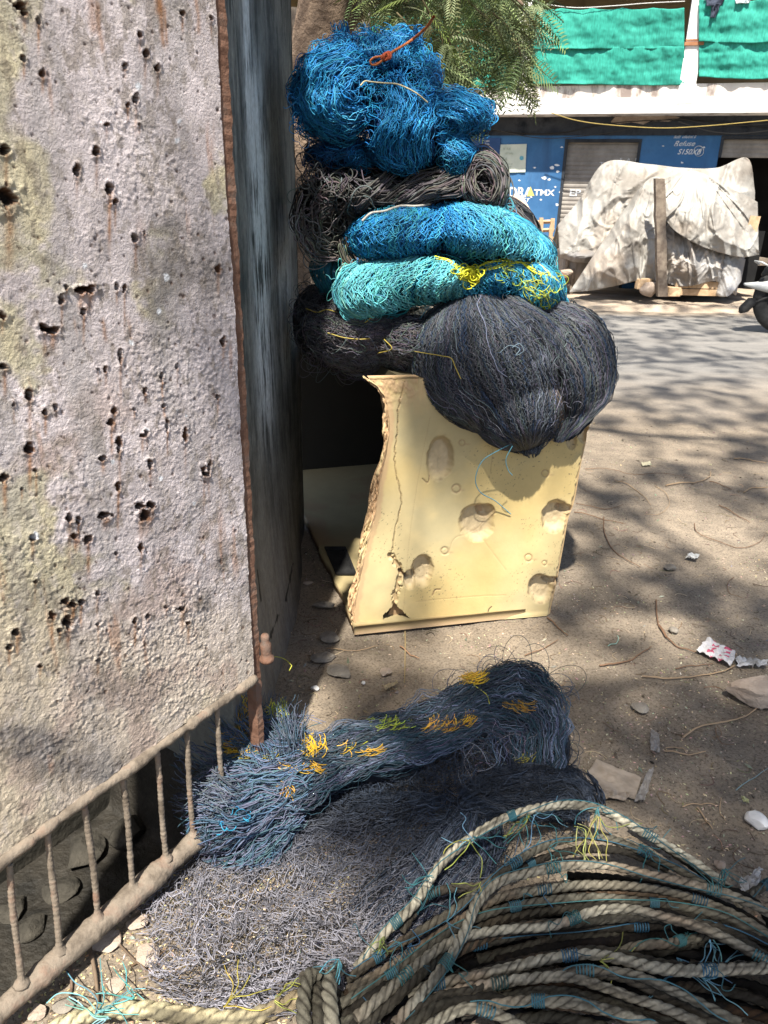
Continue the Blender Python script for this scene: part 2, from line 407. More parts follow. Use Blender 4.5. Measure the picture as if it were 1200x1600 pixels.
for b_ in [(275, 390, 55, 60, 1.0), (290, 420, 50, 30, .7), (245, 480, 20, 60, 1.0), (60, 930, 50, 30, .4), (330, 440, 26, 40, .5), (200, 1080, 60, 40, .4), (275, 235, 22, 60, .4), (160, 360, 30, 60, .4), (345, 875, 14, 24, 0.8), (318, 937, 12, 24, .8), (60, 1165, 70, 26, 1.1), (120, 1195, 80, 24, 1.1), (20, 1150, 50, 22, 1.0), (180, 1215, 60, 18, .8), (245, 790, 12, 70, .35), (335, 780, 40, 100, .25), (130, 840, 40, 60, .2)]:  # lower-left blobs paint a cast shadow onto the sheet; the rest are grime
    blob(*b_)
C = mixc(C, np.array([.20, .165, .13]), grime*.6)
C = mixc(C, np.array([.30, .285, .28]), .45*sstep(0, .5, fbm(U_*14, Z_*1.6, 0, 4, 29)))
C = mixc(C, np.array([.40, .20, .11]), .5*sstep(.28, .5, fbm(U_*45, Z_*4, 0, 4, 30))*sstep(-.1, .3, fbm(U_*6, Z_*6, 0, 3, 35)))
C = mixc(C, np.array([.56, .50, .47]), .35*sstep(.25, .5, fbm(U_*75, Z_*60, 0, 3, 28)))
holes = [(30,9,9,6),(58,31,3,7),(35,92,4,5),(64,113,5,8),(6,235,7,9),(10,312,16,18),(215,54,4,7),(224,84,5,6),(210,154,5,9),(198,164,3,5),(216,194,3,4),(283,21,4,4),(328,28,3,5),(193,103,4,5),(148,237,6,8),(164,195,5,3),(117,267,5,9),(168,296,6,11),(177,317,4,6),(209,372,5,9),(223,363,2,3),(336,420,5,6),(122,452,8,6),(138,452,9,7),(130,451,16,5),(128,485,4,8),(180,449,3,6),(192,451,3,8),(94,467,4,8),(101,449,3,4),(2,494,5,8),(244,107,4,6),
(68,512,8,8),(80,515,10,7),(6,573,6,6),(185,555,4,12),(162,577,4,5),(150,577,2,2),(44,616,6,10),(20,632,3,6),(85,637,4,5),(68,642,5,5),(175,641,4,6),(206,639,3,3),(170,660,5,7),(218,680,5,4),(225,675,4,6),(182,694,5,12),(285,678,4,10),(257,665,3,9),(252,632,4,5),(43,700,7,9),(156,715,7,4),(230,725,5,8),(315,733,4,8),(323,730,4,10),(319,740,5,4),(180,759,4,8),(4,745,7,8),(31,763,3,3),(160,804,11,6),(215,790,9,8),(230,788,9,6),(223,804,10,9),(104,808,6,8),(118,811,4,6),(113,836,6,5),(133,841,7,7),(46,839,6,5),(216,854,4,9),(178,863,3,3),(148,926,4,5),(98,938,8,8),(110,942,7,7),(123,940,5,5),(78,960,6,8),(103,972,8,10),(150,974,3,4),(282,952,8,5),(257,948,3,3),(228,962,5,5),(208,970,4,6),(24,988,8,6),(90,984,4,4),(292,974,5,4),(337,620,3,4),(344,534,5,8),(52,906,3,4),(273,570,3,5),(249,587,3,8),(223,610,4,6),(53,735,4,5),(12,1010,5,5),(60,1040,4,4),(150,1030,4,3),(36,20,6,5)]
RU = np.array([0.10, 0.045, 0.022]); OR = np.array([0.30, 0.135, 0.05]); BK = np.array([0.016, 0.012, 0.010])
wob = 1+0.95*fbm(U_*130, Z_*130, 0, 4, 61, .6)
# many tiny chips too
ra = np.random.default_rng(5)
tiny = [(x, y, r, r*1.3) for x, y, r in zip(ra.uniform(0, 385, 420), ra.uniform(0, 1100, 420), ra.uniform(0.8, 2.4, 420))]
for k, (hx_, hy_, rx_, ry_) in enumerate(holes+tiny):
    rx_, ry_ = rx_*.88, ry_*.88
    big = k < len(holes)
    sel = (np.abs(ppx-hx_) < rx_*3+14) & (ppy > hy_-ry_*3-12) & (ppy < hy_+ry_*3+130)
    if not sel.any(): continue
    x, y = ppx[sel], ppy[sel]; wb = wob[sel]
    cc = C[sel]; hh = H[sel]
    if big:
        L = 8+ry_*(4+8*((k*37) % 10)/10)
        st = np.exp(-((x-hx_-0.2*rx_)/(rx_*0.55))**2)*sstep(0, ry_, y-hy_)*(1-sstep(L*0.4, L, y-hy_))
        cc = mixc(cc, OR*(0.8+0.4*((k*13) % 7)/7), np.clip(st*(0.45+0.6*((k*31) % 8)/8)*(0.8+0.5*(wb-1)), 0, 0.85))
    r = np.hypot((x-hx_)/rx_, (y-hy_)/ry_)/np.clip(wb, 0.5, 1.6)
    cc = mixc(cc, RU, (1-sstep(0.95, 1.35, r))*(0.95 if big else 0.6))
    if big:
        cc = mixc(cc, BK if (k % 3 or rx_ > 6) else RU*.7, 1-sstep(0.65, 0.95, r))
        hh = hh-(0.018 if (k % 3 or rx_ > 6) else .005)*(1-sstep(0.75, 1.0, r))+0.0022*np.exp(-((r-1.35)/0.3)**2)
    else: hh = hh-0.0015*(1-sstep(0.8, 1.2, r))
    C[sel] = cc; H[sel] = hh
for (x0, y0, y1, wd) in [(247, 0, 82, 4), (243, 0, 30, 6), (255, 20, 78, 2), (140, 0, 60, 6), (150, 10, 90, 4), (305, 0, 60, 3), (160, 505, 540, 3)]:
    m = np.exp(-((ppx-x0-(ppy-y0)*0.08-3*fbm(Z_*30, 0*Z_, 0, 2, 8))/wd)**2)*sstep(y0-15, y0, ppy)*(1-sstep(y1-15, y1, ppy))
    C = mixc(C, OR, np.clip(m*0.8*(0.8+0.6*n1), 0, 0.8))
for (x0, y0, r0) in [(276, 219, 4), (257, 433, 4), (248, 486, 4), (279, 190, 3), (203, 535, 4), (215, 135, 5), (226, 670, 3), (300, 785, 3), (172, 721, 3), (272, 640, 2), (287, 648, 2), (52, 835, 4), (130, 415, 3), (247, 746, 3)]:
    m = 1-sstep(0.7, 1.1, np.hypot((ppx-x0)/r0, (ppy-y0)/(r0*1.3))/wob); C = mixc(C, (0.66, 0.68, 0.72), m)
C = C*(1+0.16*fbm(U_*2.2, Z_*1.8, 0, 3, 79)[..., None]); C = C*(1+0.18*fbm(U_*90, Z_*90, 0, 3, 77)[..., None])
i = np.arange(nz-1)[:, None]*nu; j = np.arange(nu-1)[None, :]
SF = np.stack([i+j, i+j+nu, i+j+nu+1, i+j+1], -1).reshape(-1, 4)
Vf = GW(U_, Z_, H+0.004).reshape(-1, 3)
# back skin and rim so that the sheet is a solid plate
bk = np.array([[0, 0], [0, nu-1], [nz-1, nu-1], [nz-1, 0]])
Vb = GW(np.array([U_[a, b] for a, b in bk]), np.array([Z_[a, b] for a, b in bk]), -0.03)
n0 = nz*nu
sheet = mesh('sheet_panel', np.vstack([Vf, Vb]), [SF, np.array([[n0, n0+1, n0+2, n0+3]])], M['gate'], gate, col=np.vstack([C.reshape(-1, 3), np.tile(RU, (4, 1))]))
# frame: bottom rail, end angle, stiffener behind, bottom pipe, bars
def gpath(u0, z0, u1, z1, n, off, wob_=0.002, seed=0):
    t = np.linspace(0, 1, n); u = u0+(u1-u0)*t; z = z0+(z1-z0)*t
    return GW(u, z+wob_*fbm(t*9+seed, 0*t, 0, 3, seed), off+wob_*fbm(t*9+seed+5, 0*t, 0, 3, seed+1))
mb = MB(); mb.tube(gpath(ur1+0.0, zr1-0.012, 1.15, zb(1.15)-0.012, 160, 0.004, 0.004, 4), 0.0125+0.0055*fbm(np.linspace(0, 50, 160), 0*np.linspace(0, 30, 160), 0, 3, 5), 10)
mb.build('bottom_rail', M['dusty_iron'], gate, smooth=True)
mb = MB()
pz = gpath(ur1-0.0, 0.0, ur2+0.0, zt+0.1, 200, -0.012, 0.001, 8)
for a_, (du, dn) in enumerate(((-0.028, 0.0), (0.0, 0.0))): pass
V = []
for k in range(200):
    z = 0.02+(zt+0.1-0.02)*k/199; u_ = ur1+(ur2-ur1)*(z-zr1)/(zr2-zr1); w_ = 0.0015*math.sin(k*1.7)+0.0015*math.sin(k*0.53)
    rr_ = 0.03 if z > zr1 else -0.010
    for du, dn in ((-0.030+w_, -0.002), (rr_, -0.002), (rr_, -0.034), (rr_-.008, -0.034), (rr_-.008, -0.010), (-0.030+w_, -0.010)): V.append(GW(u_+du, z, dn+0.0006*math.sin(k*2.9)))
Fs = [(k*6+a, k*6+(a+1) % 6, k*6+6+(a+1) % 6, k*6+6+a) for k in range(199) for a in range(6)]
mb.add(V, Fs); mb.build('frame_angle', M['rust'], gate)
# a stiffening rail seen behind the end of the sheet
mb = MB(); t = np.linspace(0, 1, 220)
pu, pz_ = -0.03+(1.2)*t, 0.07+0*t
rp = 0.025+0.006*fbm(t*40, 0*t, 0, 4, 14)+0.004*fbm(t*11, 0*t, 0, 2, 15)
mb.tube(GW(pu, pz_+0.003*fbm(t*6, 0*t, 0, 2, 3), 0.0), rp, 18)
pipe = mb.build('bottom_pipe', M['dusty_iron'], gate, smooth=True)
bars = [(18, 1362, 28, 1520), (78, 1312, 88, 1465), (135, 1270, 150, 1413), (193, 1224, 205, 1362), (245, 1182, 257, 1315), (292, 1147, 297, 1262), (340, 1112, 346, 1225)]
for k, (x0, y0, x1, y1) in enumerate(bars):
    (ua, za), (ub, zb_) = G2(x0, y0), G2(x1, y1)
    t = np.linspace(0, 1, 90); rr = 0.0066+0.00035*np.sign(np.sin(t*2*math.pi*26))+0.0011*fbm(t*20+k*9, 0*t, 0, 2, 9)
    rr = rr+0.010*np.exp(-((t-1)/0.035)**2)
    P_ = GW(ua+(ub-ua)*t+0.002*np.sin(t*5+k), za+0.02+(0.09-za-0.02)*t, 0.0)
    mb = MB(); mb.tube(P_, rr, 9); mb.build('bar', M['dusty_iron'], gate, smooth=True)
# hinge pin at the foot of the end angle
mb = MB(); hp = PP(409, 990, E0, gn)+gn*0.0; hq = PP(413, 1034, E0, gn)
t = np.linspace(0, 1, 14)[:, None]; rr = np.array([.009, .011, .011, .0105, .014, .015, .0145, .0145, .014, .0135, .018, .020, .017, .008])
mb.tube(hp+(hq-hp)*t+gn*0.01, rr, 14); mb.build('hinge_pin', M['rust'], gate, smooth=True)

bw = MB(); pts_ = [GW(-.02, 0, -.62), GW(1.9, 0, -.62), GW(1.9, 0, -.82), GW(-.02, 0, -.82)]  # dark wall added behind the gate to keep sky light out
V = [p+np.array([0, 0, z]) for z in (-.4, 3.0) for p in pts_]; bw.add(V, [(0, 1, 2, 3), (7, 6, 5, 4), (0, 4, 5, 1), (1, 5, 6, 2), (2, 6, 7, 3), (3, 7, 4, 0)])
tag(bw.build('sky_block_wall', vary('dark_block_wall', (.025, .025, .022), (.06, .055, .045), 5, .95, .1, .8, .01, 40), None), 'added dark wall blocking sky light behind the gate bars', 'wall')

# ------------------------------------------------------------------ pillar (long side wall of the gate post)
base = catmull([(-0.40, 1.64), (-0.372, 1.86), (-0.362, 2.09), (-0.352, 2.35), (-0.345, 2.64), (-0.365, 2.95), (-0.395, 3.2), (-0.405, 3.42)], 60)
top = catmull([(-0.400, 1.64), (-0.400, 1.86), (-0.402, 2.09), (-0.404, 2.35), (-0.405, 2.64), (-0.405, 2.95), (-0.405, 3.2), (-0.405, 3.42)], 60)
nP, nH = 420, 700
bi = np.stack([np.interp(np.linspace(0, 59, nP), np.arange(60), base[:, k]) for k in (0, 1)], 1)
ti = np.stack([np.interp(np.linspace(0, 59, nP), np.arange(60), top[:, k]) for k in (0, 1)], 1)
hz = np.linspace(-0.02, 3.2, nH)
bl = np.exp(-np.clip(hz, 0, 9)/0.35)[:, None, None]
XY = bi[None]*bl+ti[None]*(1-bl)
S_ = XY[..., 1]; Zp = np.repeat(hz[:, None], nP, 1)
rel = 0.004*fbm(S_*5, Zp*1.2, 0, 4, 71)+0.0018*fbm(S_*50, Zp*30, 0, 4, 72)
XY = XY.copy(); XY[..., 0] += rel
px_, py_ = proj(np.dstack([XY, Zp]))
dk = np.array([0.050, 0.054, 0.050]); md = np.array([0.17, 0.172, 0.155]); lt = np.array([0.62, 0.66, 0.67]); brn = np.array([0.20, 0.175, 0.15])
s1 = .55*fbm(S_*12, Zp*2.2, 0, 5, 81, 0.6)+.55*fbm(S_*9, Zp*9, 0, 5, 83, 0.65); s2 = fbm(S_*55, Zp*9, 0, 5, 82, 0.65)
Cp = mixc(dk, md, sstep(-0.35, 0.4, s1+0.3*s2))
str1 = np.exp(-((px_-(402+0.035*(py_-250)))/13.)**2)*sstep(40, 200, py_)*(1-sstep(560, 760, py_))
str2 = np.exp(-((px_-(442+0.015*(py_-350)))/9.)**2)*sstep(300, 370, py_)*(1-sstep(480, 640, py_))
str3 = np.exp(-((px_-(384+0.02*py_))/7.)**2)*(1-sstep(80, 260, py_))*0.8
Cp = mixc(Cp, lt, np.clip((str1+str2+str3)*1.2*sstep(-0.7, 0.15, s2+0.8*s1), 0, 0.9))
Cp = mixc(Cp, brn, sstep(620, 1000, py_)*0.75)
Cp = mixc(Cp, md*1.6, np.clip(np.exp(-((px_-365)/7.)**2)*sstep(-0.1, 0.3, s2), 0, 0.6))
Cp = Cp*(1+0.25*s2[..., None])
# hairline cracks
for (cx_, cy_, dx_, dy_) in [(435, 960, -25, 70), (458, 880, -12, 60), (402, 890, 6, 50)]:
    tt = ((px_-cx_)*dx_+(py_-cy_)*dy_)/(dx_**2+dy_**2); dd = np.abs((px_-cx_)*dy_-(py_-cy_)*dx_)/math.hypot(dx_, dy_)+3*s2
    Cp = mixc(Cp, (0.01, 0.01, 0.01), (1-sstep(0.6, 1.6, np.abs(dd)))*((tt > 0) & (tt < 1)))
i = np.arange(nH-1)[:, None]*nP; j = np.arange(nP-1)[None, :]
PF = np.stack([i+j, i+j+1, i+j+nP+1, i+j+nP], -1).reshape(-1, 4)
V0 = np.dstack([XY, Zp]).reshape(-1, 3); n0 = len(V0)
Vx = np.array([(XY[0, -1, 0], 3.42, -0.02), (-0.85, 3.42, -0.35), (-0.85, 1.90, -0.35), (XY[0, 0, 0], 1.64, -0.35), (-0.405, 3.42, 3.2), (-0.85, 3.42, 3.2), (-0.85, 1.70, 3.2), (-0.40, 1.64, 3.2)])
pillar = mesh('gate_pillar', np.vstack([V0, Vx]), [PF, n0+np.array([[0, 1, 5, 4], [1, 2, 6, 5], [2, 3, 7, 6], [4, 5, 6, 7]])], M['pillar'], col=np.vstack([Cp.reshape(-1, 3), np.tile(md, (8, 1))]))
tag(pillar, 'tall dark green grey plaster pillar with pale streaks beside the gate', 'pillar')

# ------------------------------------------------------------------ broken foam box
A = PZ(598, 985, 0.0); B = PZ(862, 963, 0.0)
e1 = (B-A)/np.linalg.norm(B-A); en = np.array([e1[1], -e1[0], 0.0])      # en faces the camera
Lp = catmull([(597, 987), (556, 981), (555, 955), (566, 864), (581, 810), (589, 756), (606, 681), (604, 631), (590, 604), (566, 590)], 400)
def edge_at(pts, N):
    pts = catmull(pts, 500); z = PP(pts[:, 0], pts[:, 1], A, en); return z
Lw = edge_at([(562, 983), (555, 955), (572, 864), (586, 810), (594, 756), (608, 681), (606, 634), (597, 610), (572, 588)], 0)
Rw = edge_at([(860, 964), (872, 910), (882, 857), (890, 813), (900, 783), (910, 727), (925, 660), (940, 590)], 0)
ztop = float(PP(604, 592, A, en)[2])
print('BOX', A, B, Lw[-1], Rw[-1])
nb, nh = 330, 330
hh_ = np.linspace(0, 1, nh)
def by_z(W_, z):
    o = np.argsort(W_[:, 2]); return np.stack([np.interp(z, W_[o, 2], W_[o, k]) for k in range(3)], -1)
zg = 0.006+hh_*(ztop-0.006)
LL = by_z(Lw, zg); RR = by_z(Rw, zg); LL[:, 2] = zg; RR[:, 2] = zg
ss = np.linspace(0, 1, nb)[None, :, None]
Fp = LL[:, None]*(1-ss)+RR[:, None]*ss
fx_, fy_ = proj(Fp)
Hd = 0.0015*fbm(Fp[..., 0]*6, Fp[..., 2]*6, 0, 3, 90)
cream = np.array([0.60, 0.455, 0.20]); cream2 = np.array([0.64, 0.52, 0.28]); raw = np.array([0.50, 0.335, 0.19]); dirt = np.array([0.24, 0.15, 0.085])
Cb = mixc(cream, cream2, sstep(-0.4, 0.4, fbm(Fp[..., 0]*3, Fp[..., 2]*3, 0, 4, 91)))
Cb = mixc(Cb, (0.37, 0.34, 0.22), 0.45*sstep(0.0, 0.45, fbm(Fp[..., 0]*4, Fp[..., 2]*5, 0, 5, 92)))
wb = 1+0.13*fbm(Fp[..., 0]*20, Fp[..., 2]*45, 0, 3, 93); rg = fbm(Fp[..., 0]*90, Fp[..., 2]*60, 0, 4, 94)
def dent(x, y, rx, ry, ang=0.0, depth=0.035, rim=0.5):
    global Hd, Cb
    ca, sa = math.cos(ang), math.sin(ang); dx, dy = fx_-x, fy_-y
    r = np.hypot((dx*ca+dy*sa)/(rx*1.02), (-dx*sa+dy*ca)/(ry*1.02))/wb
    inn = 1-sstep(0.62, 1.02, r)
    Hd = Hd-depth*inn*(0.75+0.25*(1-r.clip(0, 1)))+0.003*inn*rg
    Cb = mixc(Cb, np.array([.54, .43, .27])*(1.0+0.2*rg[..., None]), inn*0.9)
    Cb = mixc(Cb, dirt, np.clip(np.exp(-((r-0.93)/0.07)**2)*rim*(0.5+rg), 0, 0.9))
dent(688, 716, 22, 37, 0.12); dent(745, 815, 28, 32, 0.2); dent(760, 800, 14, 13, 0, 0.03, .8); dent(868, 806, 22, 26, 0.3, 0.035, 1.0); dent(884, 796, 12, 8, 0, .03, 1)
dent(660, 892, 18, 27, 0.1); dent(641, 906, 11, 16, 0, 0.03); dent(846, 920, 22, 23, .2, .035, .9); dent(862, 908, 12, 7, 0, .03, 1)
dent(893, 688, 9, 15, 0, 0.02, .6); dent(912, 676, 10, 18, 0, 0.03, .6); dent(905, 655, 20, 12, 0, 0.02, .6)
for (x, y, r_) in [(713, 764, 7), (695, 861, 6), (852, 740, 6), (722, 692, 5), (826, 872, 6), (851, 880, 4), (890, 866, 4)]:
    rr = np.hypot(fx_-x, fy_-y)/r_
    Hd -= 0.003*np.exp(-((rr-0.9)/0.22)**2); Cb = mixc(Cb, dirt*1.3, 0.6*np.exp(-((rr-0.9)/0.16)**2))
    tail = np.exp(-((fy_-y-2)/1.2)**2)*sstep(0, 3, fx_-x-r_*0.6)*(1-sstep(10, 16, fx_-x)); Cb = mixc(Cb, dirt*1.5, 0.5*tail)
def seg(pts, wd, dep, colr=dirt, amt=0.9, jag=0.0):
    global Hd, Cb
    pts = catmull(pts, 120)
    sel = (fx_ > pts[:, 0].min()-12) & (fx_ < pts[:, 0].max()+12) & (fy_ > pts[:, 1].min()-12) & (fy_ < pts[:, 1].max()+12)
    a, b = fx_[sel]+jag*rg[sel]*8, fy_[sel]
    d = np.min(np.hypot(a[:, None]-pts[None, :, 0], b[:, None]-pts[None, :, 1]), 1)
    m = 1-sstep(wd*0.5, wd*1.2, d); Hd[sel] -= dep*m; Cb[sel] = mixc(Cb[sel], colr, m*amt)
seg([(632, 597), (622, 640), (621, 670), (617, 727), (627, 781), (617, 831), (611, 868)], 1.1, 0.006, dirt, .75, .25)
seg([(611, 868), (625, 893), (619, 927), (616, 950)], 4.0, 0.012, raw*0.8, .6, .8)
seg([(625, 893), (636, 905)], 3, .015, dirt*.8, .9, .6); seg([(616, 950), (606, 970)], 3, .02, dirt*.5, .9, .5)
seg([(672, 652), (655, 740), (640, 840), (630, 960)], 0.8, 0.001, dirt*1.4, .5)
seg([(700, 866), (712, 840), (745, 833), (765, 812)], 0.8, 0.001, dirt*1.6, .35); seg([(745, 830), (760, 850), (790, 890)], 0.8, 0.001, dirt*1.5, .3)
seg([(676, 930), (680, 922), (688, 921)], 1.2, 0.003, dirt, .8); seg([(660, 748), (668, 754), (671, 744)], 1.0, 0.003, dirt, .8)
seg([(768, 670), (770, 700), (766, 740)], .8, 0.001, dirt, .35); seg([(650, 940), (740, 932), (790, 930)], .8, .001, dirt*1.4, .3)
seg([(762, 958), (764, 952), (768, 948)], 1.1, .001, (0.02, 0.02, 0.02), .8)
# moulded step along the bottom edge, broken notch at the foot
Hd = Hd+0.003*(1-sstep(0.012, 0.03, Fp[..., 2]))
spk = vnoise(Fp[..., 0]*230, Fp[..., 2]*230, 0, 97); Cb = mixc(Cb, (0.08, 0.07, 0.05), 0.7*sstep(0.72, 0.85, spk)*(fbm(Fp[..., 0]*5, Fp[..., 2]*5, 0, 3, 98) > 0.0))
# torn left margin and torn right margin: skin gone, raw foam showing
lm = sstep(-4, 10, (625-fx_))*0+1-sstep(0.010, 0.022, np.linalg.norm(Fp-LL[:, None], axis=2)+0.008*rg)
Cb = mixc(Cb, raw*1.1, lm*0.8)
rm = 1-sstep(0.006, 0.016, np.linalg.norm(Fp-RR[:, None], axis=2)+0.008*rg); Hd -= 0.012*rm; Cb = mixc(Cb, raw*0.9, rm*0.7)
tpz = (1-sstep(590, 660, fy_))*(1-sstep(640, 690, fx_)); Cb = mixc(Cb, raw*1.25, np.clip(tpz*(0.7+rg), 0, .9)); Hd += 0.006*tpz*rg
Vf = Fp+en*Hd[..., None]
TH = 0.055
Vb = Fp-en*TH
keep = np.ones((nh-1, nb-1), bool)
cxp, cyp = fx_[:-1, :-1], fy_[:-1, :-1]
nt_ = (cyp > 944+np.abs(cxp-617)*0.95+3*rg[:-1, :-1]) & (cxp > 598) & (cxp < 655)
keep &= ~nt_
i = np.arange(nh-1)[:, None]*nb; j = np.arange(nb-1)[None, :]
Q = np.stack([i+j, i+j+1, i+j+nb+1, i+j+nb], -1)
Qf = Q[keep]; n0 = nh*nb
rim_f = []
def strip(idx):
    for a, b in zip(idx[:-1], idx[1:]): rim_f.append((a, b, b+n0, a+n0))
strip([k for k in range(nb)]); strip([k*nb+nb-1 for k in range(nh)]); strip([(nh-1)*nb+k for k in range(nb)][::-1])
ky, kx = np.where(~keep)
box = empty('foam_box', (A+B)/2, 'broken pale yellow foam box on its side with gouged front under the net heap', 'insulated box')
mesh('front_panel', np.vstack([Vf.reshape(-1, 3), Vb.reshape(-1, 3)]), np.vstack([Qf, Q[keep][:, ::-1]+n0, np.array(rim_f)]), M['foam'], box, col=np.vstack([Cb.reshape(-1, 3), np.tile(raw, (n0, 1))]))
# raw foam showing inside the broken notch
mb = MB(); nn = [PP(604, 984, A, en), PP(617, 945, A, en), PP(652, 984, A, en)]
nn = [p-en*0.035 for p in nn]; nn[0][2] = nn[2][2] = 0.004
mb.add([*nn, *[p-en*0.02 for p in nn]], [(0, 1, 2), (5, 4, 3), (0, 3, 4, 1), (1, 4, 5, 2), (2, 5, 3, 0)]); mb.build('foam_filling', M['foam'], box, col=raw*0.7)
# torn thick edge at the open end
nE = 50; ee = np.linspace(0, 1, nE)[None, :, None]
offx = np.array([-0.030, 0.075, 0.0])
inner = LL[:, None]+offx*(0.8+0.5*fbm(zg*7, 0*zg, 0, 3, 99)[:, None, None])
inner[:, :, 0] -= 0.018*sstep(0.55, 0.72, zg)[:, None]*0
Ev = LL[:, None]*(1-ee)+inner*ee
rgE = fbm(Ev[..., 2]*35, Ev[..., 1]*160, 0, 4, 101); rgF = fbm(Ev[..., 2]*9, Ev[..., 1]*60, 0, 3, 102)
Ev = Ev+np.array([-0.55, -0.83, 0])*((0.022*rgE+0.026*rgF)*np.sin(ee[..., 0]*math.pi)**0.5)[..., None]+np.array([-0.0, -0.02, 0])*np.sin(ee*math.pi)
Ce = mixc(raw*1.15, dirt, sstep(0.0, 0.5, -rgE)); Ce = mixc(Ce, cream2*1.1, sstep(0.1, 0.4, rgF)*0.6)
i = np.arange(nh-1)[:, None]*nE; j = np.arange(nE-1)[None, :]
EF = np.stack([i+j, i+j+nE, i+j+nE+1, i+j+1], -1).reshape(-1, 4)
mesh('torn_edge', Ev.reshape(-1, 3), EF, M['foam'], box, col=Ce.reshape(-1, 3))
# floor panel (inside of the box seen through the open end)
D = PZ(476, 812, 0.03); A2 = PZ(557, 984, 0.03)
far = D+(D-A2)/np.linalg.norm(D-A2)*0.75
R2 = np.array([B[0]-0.02, B[1], 0.03]); R3 = R2+(far-A2)
nf1, nf2 = 90, 140
t1 = np.linspace(0, 1, nf1)[:, None, None]; t2 = np.linspace(0, 1, nf2)[None, :, None]
Fl = (A2*(1-t2)+far*t2)*(1-t1)+(R2*(1-t2)+R3*t2)*t1
Fl = Fl+np.array([1, 0.3, 0])*0.014*(fbm(Fl[..., 1]*11, 0*Fl[..., 1], 0, 4, 103)*(1-t1[..., 0])**12)[..., None]
Fl[..., 2] = 0.045+0.002*fbm(Fl[..., 0]*8, Fl[..., 1]*8, 0, 3, 104)
Fb = Fl.copy(); Fb[..., 2] = 0.008
i = np.arange(nf1-1)[:, None]*nf2; j = np.arange(nf2-1)[None, :]
Q = np.stack([i+j, i+j+nf2, i+j+nf2+1, i+j+1], -1).reshape(-1, 4); n0 = nf1*nf2
rim_f = []; strip([k for k in range(nf2)]); strip([k*nf2+nf2-1 for k in range(nf1)]); strip([k*nf2 for k in range(nf1)])
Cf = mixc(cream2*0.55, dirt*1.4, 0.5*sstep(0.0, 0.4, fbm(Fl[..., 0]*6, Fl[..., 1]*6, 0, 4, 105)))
mesh('floor_panel', np.vstack([Fl.reshape(-1, 3), Fb.reshape(-1, 3)]), np.vstack([Q, Q[:, ::-1]+n0, np.array(rim_f)]), M['foam'], box, col=np.vstack([Cf.reshape(-1, 3), np.tile(raw*0.6, (n0, 1))]))
# right, back, top panels, coloured dark to stand in for the shade inside
TLw = by_z(Lw, np.array([ztop]))[0]; TRw = by_z(Rw, np.array([ztop]))[0]
dirb = (far-A2); dirb[2] = 0; Lb = np.linalg.norm(dirb); dirb /= Lb
def slab(name, pts, thick, nrm, mt=None, cc=None):
    pts = [np.array(p, float) for p in pts]; nrm = np.array(nrm, float); o = [p+nrm*thick for p in pts]
    mb = MB(); n = len(pts); mb.add(pts+o, [tuple(range(n)), tuple(range(2*n-1, n-1, -1))]+[(k, (k+1) % n, n+(k+1) % n, n+k) for k in range(n)])
    return mb.build(name, mt or M['foam'], box, col=cream*0.95 if cc is None else cc)
Br = B-en*0.058; Tr = TRw-en*0.058
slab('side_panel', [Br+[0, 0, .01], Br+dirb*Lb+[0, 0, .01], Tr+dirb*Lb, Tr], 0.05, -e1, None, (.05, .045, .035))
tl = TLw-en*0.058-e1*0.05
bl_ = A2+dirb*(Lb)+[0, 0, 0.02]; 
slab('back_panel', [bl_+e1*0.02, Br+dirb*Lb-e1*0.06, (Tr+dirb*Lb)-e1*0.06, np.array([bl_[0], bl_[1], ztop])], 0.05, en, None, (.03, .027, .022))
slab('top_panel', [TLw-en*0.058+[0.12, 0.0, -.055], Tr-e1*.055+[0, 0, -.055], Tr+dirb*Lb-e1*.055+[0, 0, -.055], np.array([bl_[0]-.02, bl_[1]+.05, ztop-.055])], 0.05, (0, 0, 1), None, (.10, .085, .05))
# black plastic frame let into the floor
fr = [PZ(507, 856, 0.052), PZ(540, 856, 0.052), PZ(557, 898, 0.052), PZ(525, 898, 0.052)]
mb = MB(); c_ = sum(fr)/4
inn = [c_+(p-c_)*0.74 for p in fr]; up = np.array([0, 0, 0.008])
mb.add([*fr, *inn, *[p+up for p in fr], *[p+up for p in inn]], [(k, (k+1) % 4, (k+1) % 4+4, k+4) for k in range(4)]+[(k+8, k+12, (k+1) % 4+12, (k+1) % 4+8) for k in range(4)]+[(k, k+8, (k+1) % 4+8, (k+1) % 4) for k in range(4)]+[(k+4, (k+1) % 4+4, (k+1) % 4+12, k+12) for k in range(4)])
mb.add([p+up*0.1 for p in inn], [(0, 1, 2, 3)])
mb.build('drain_frame', M['black'], box)
for k in range(5):
    pass
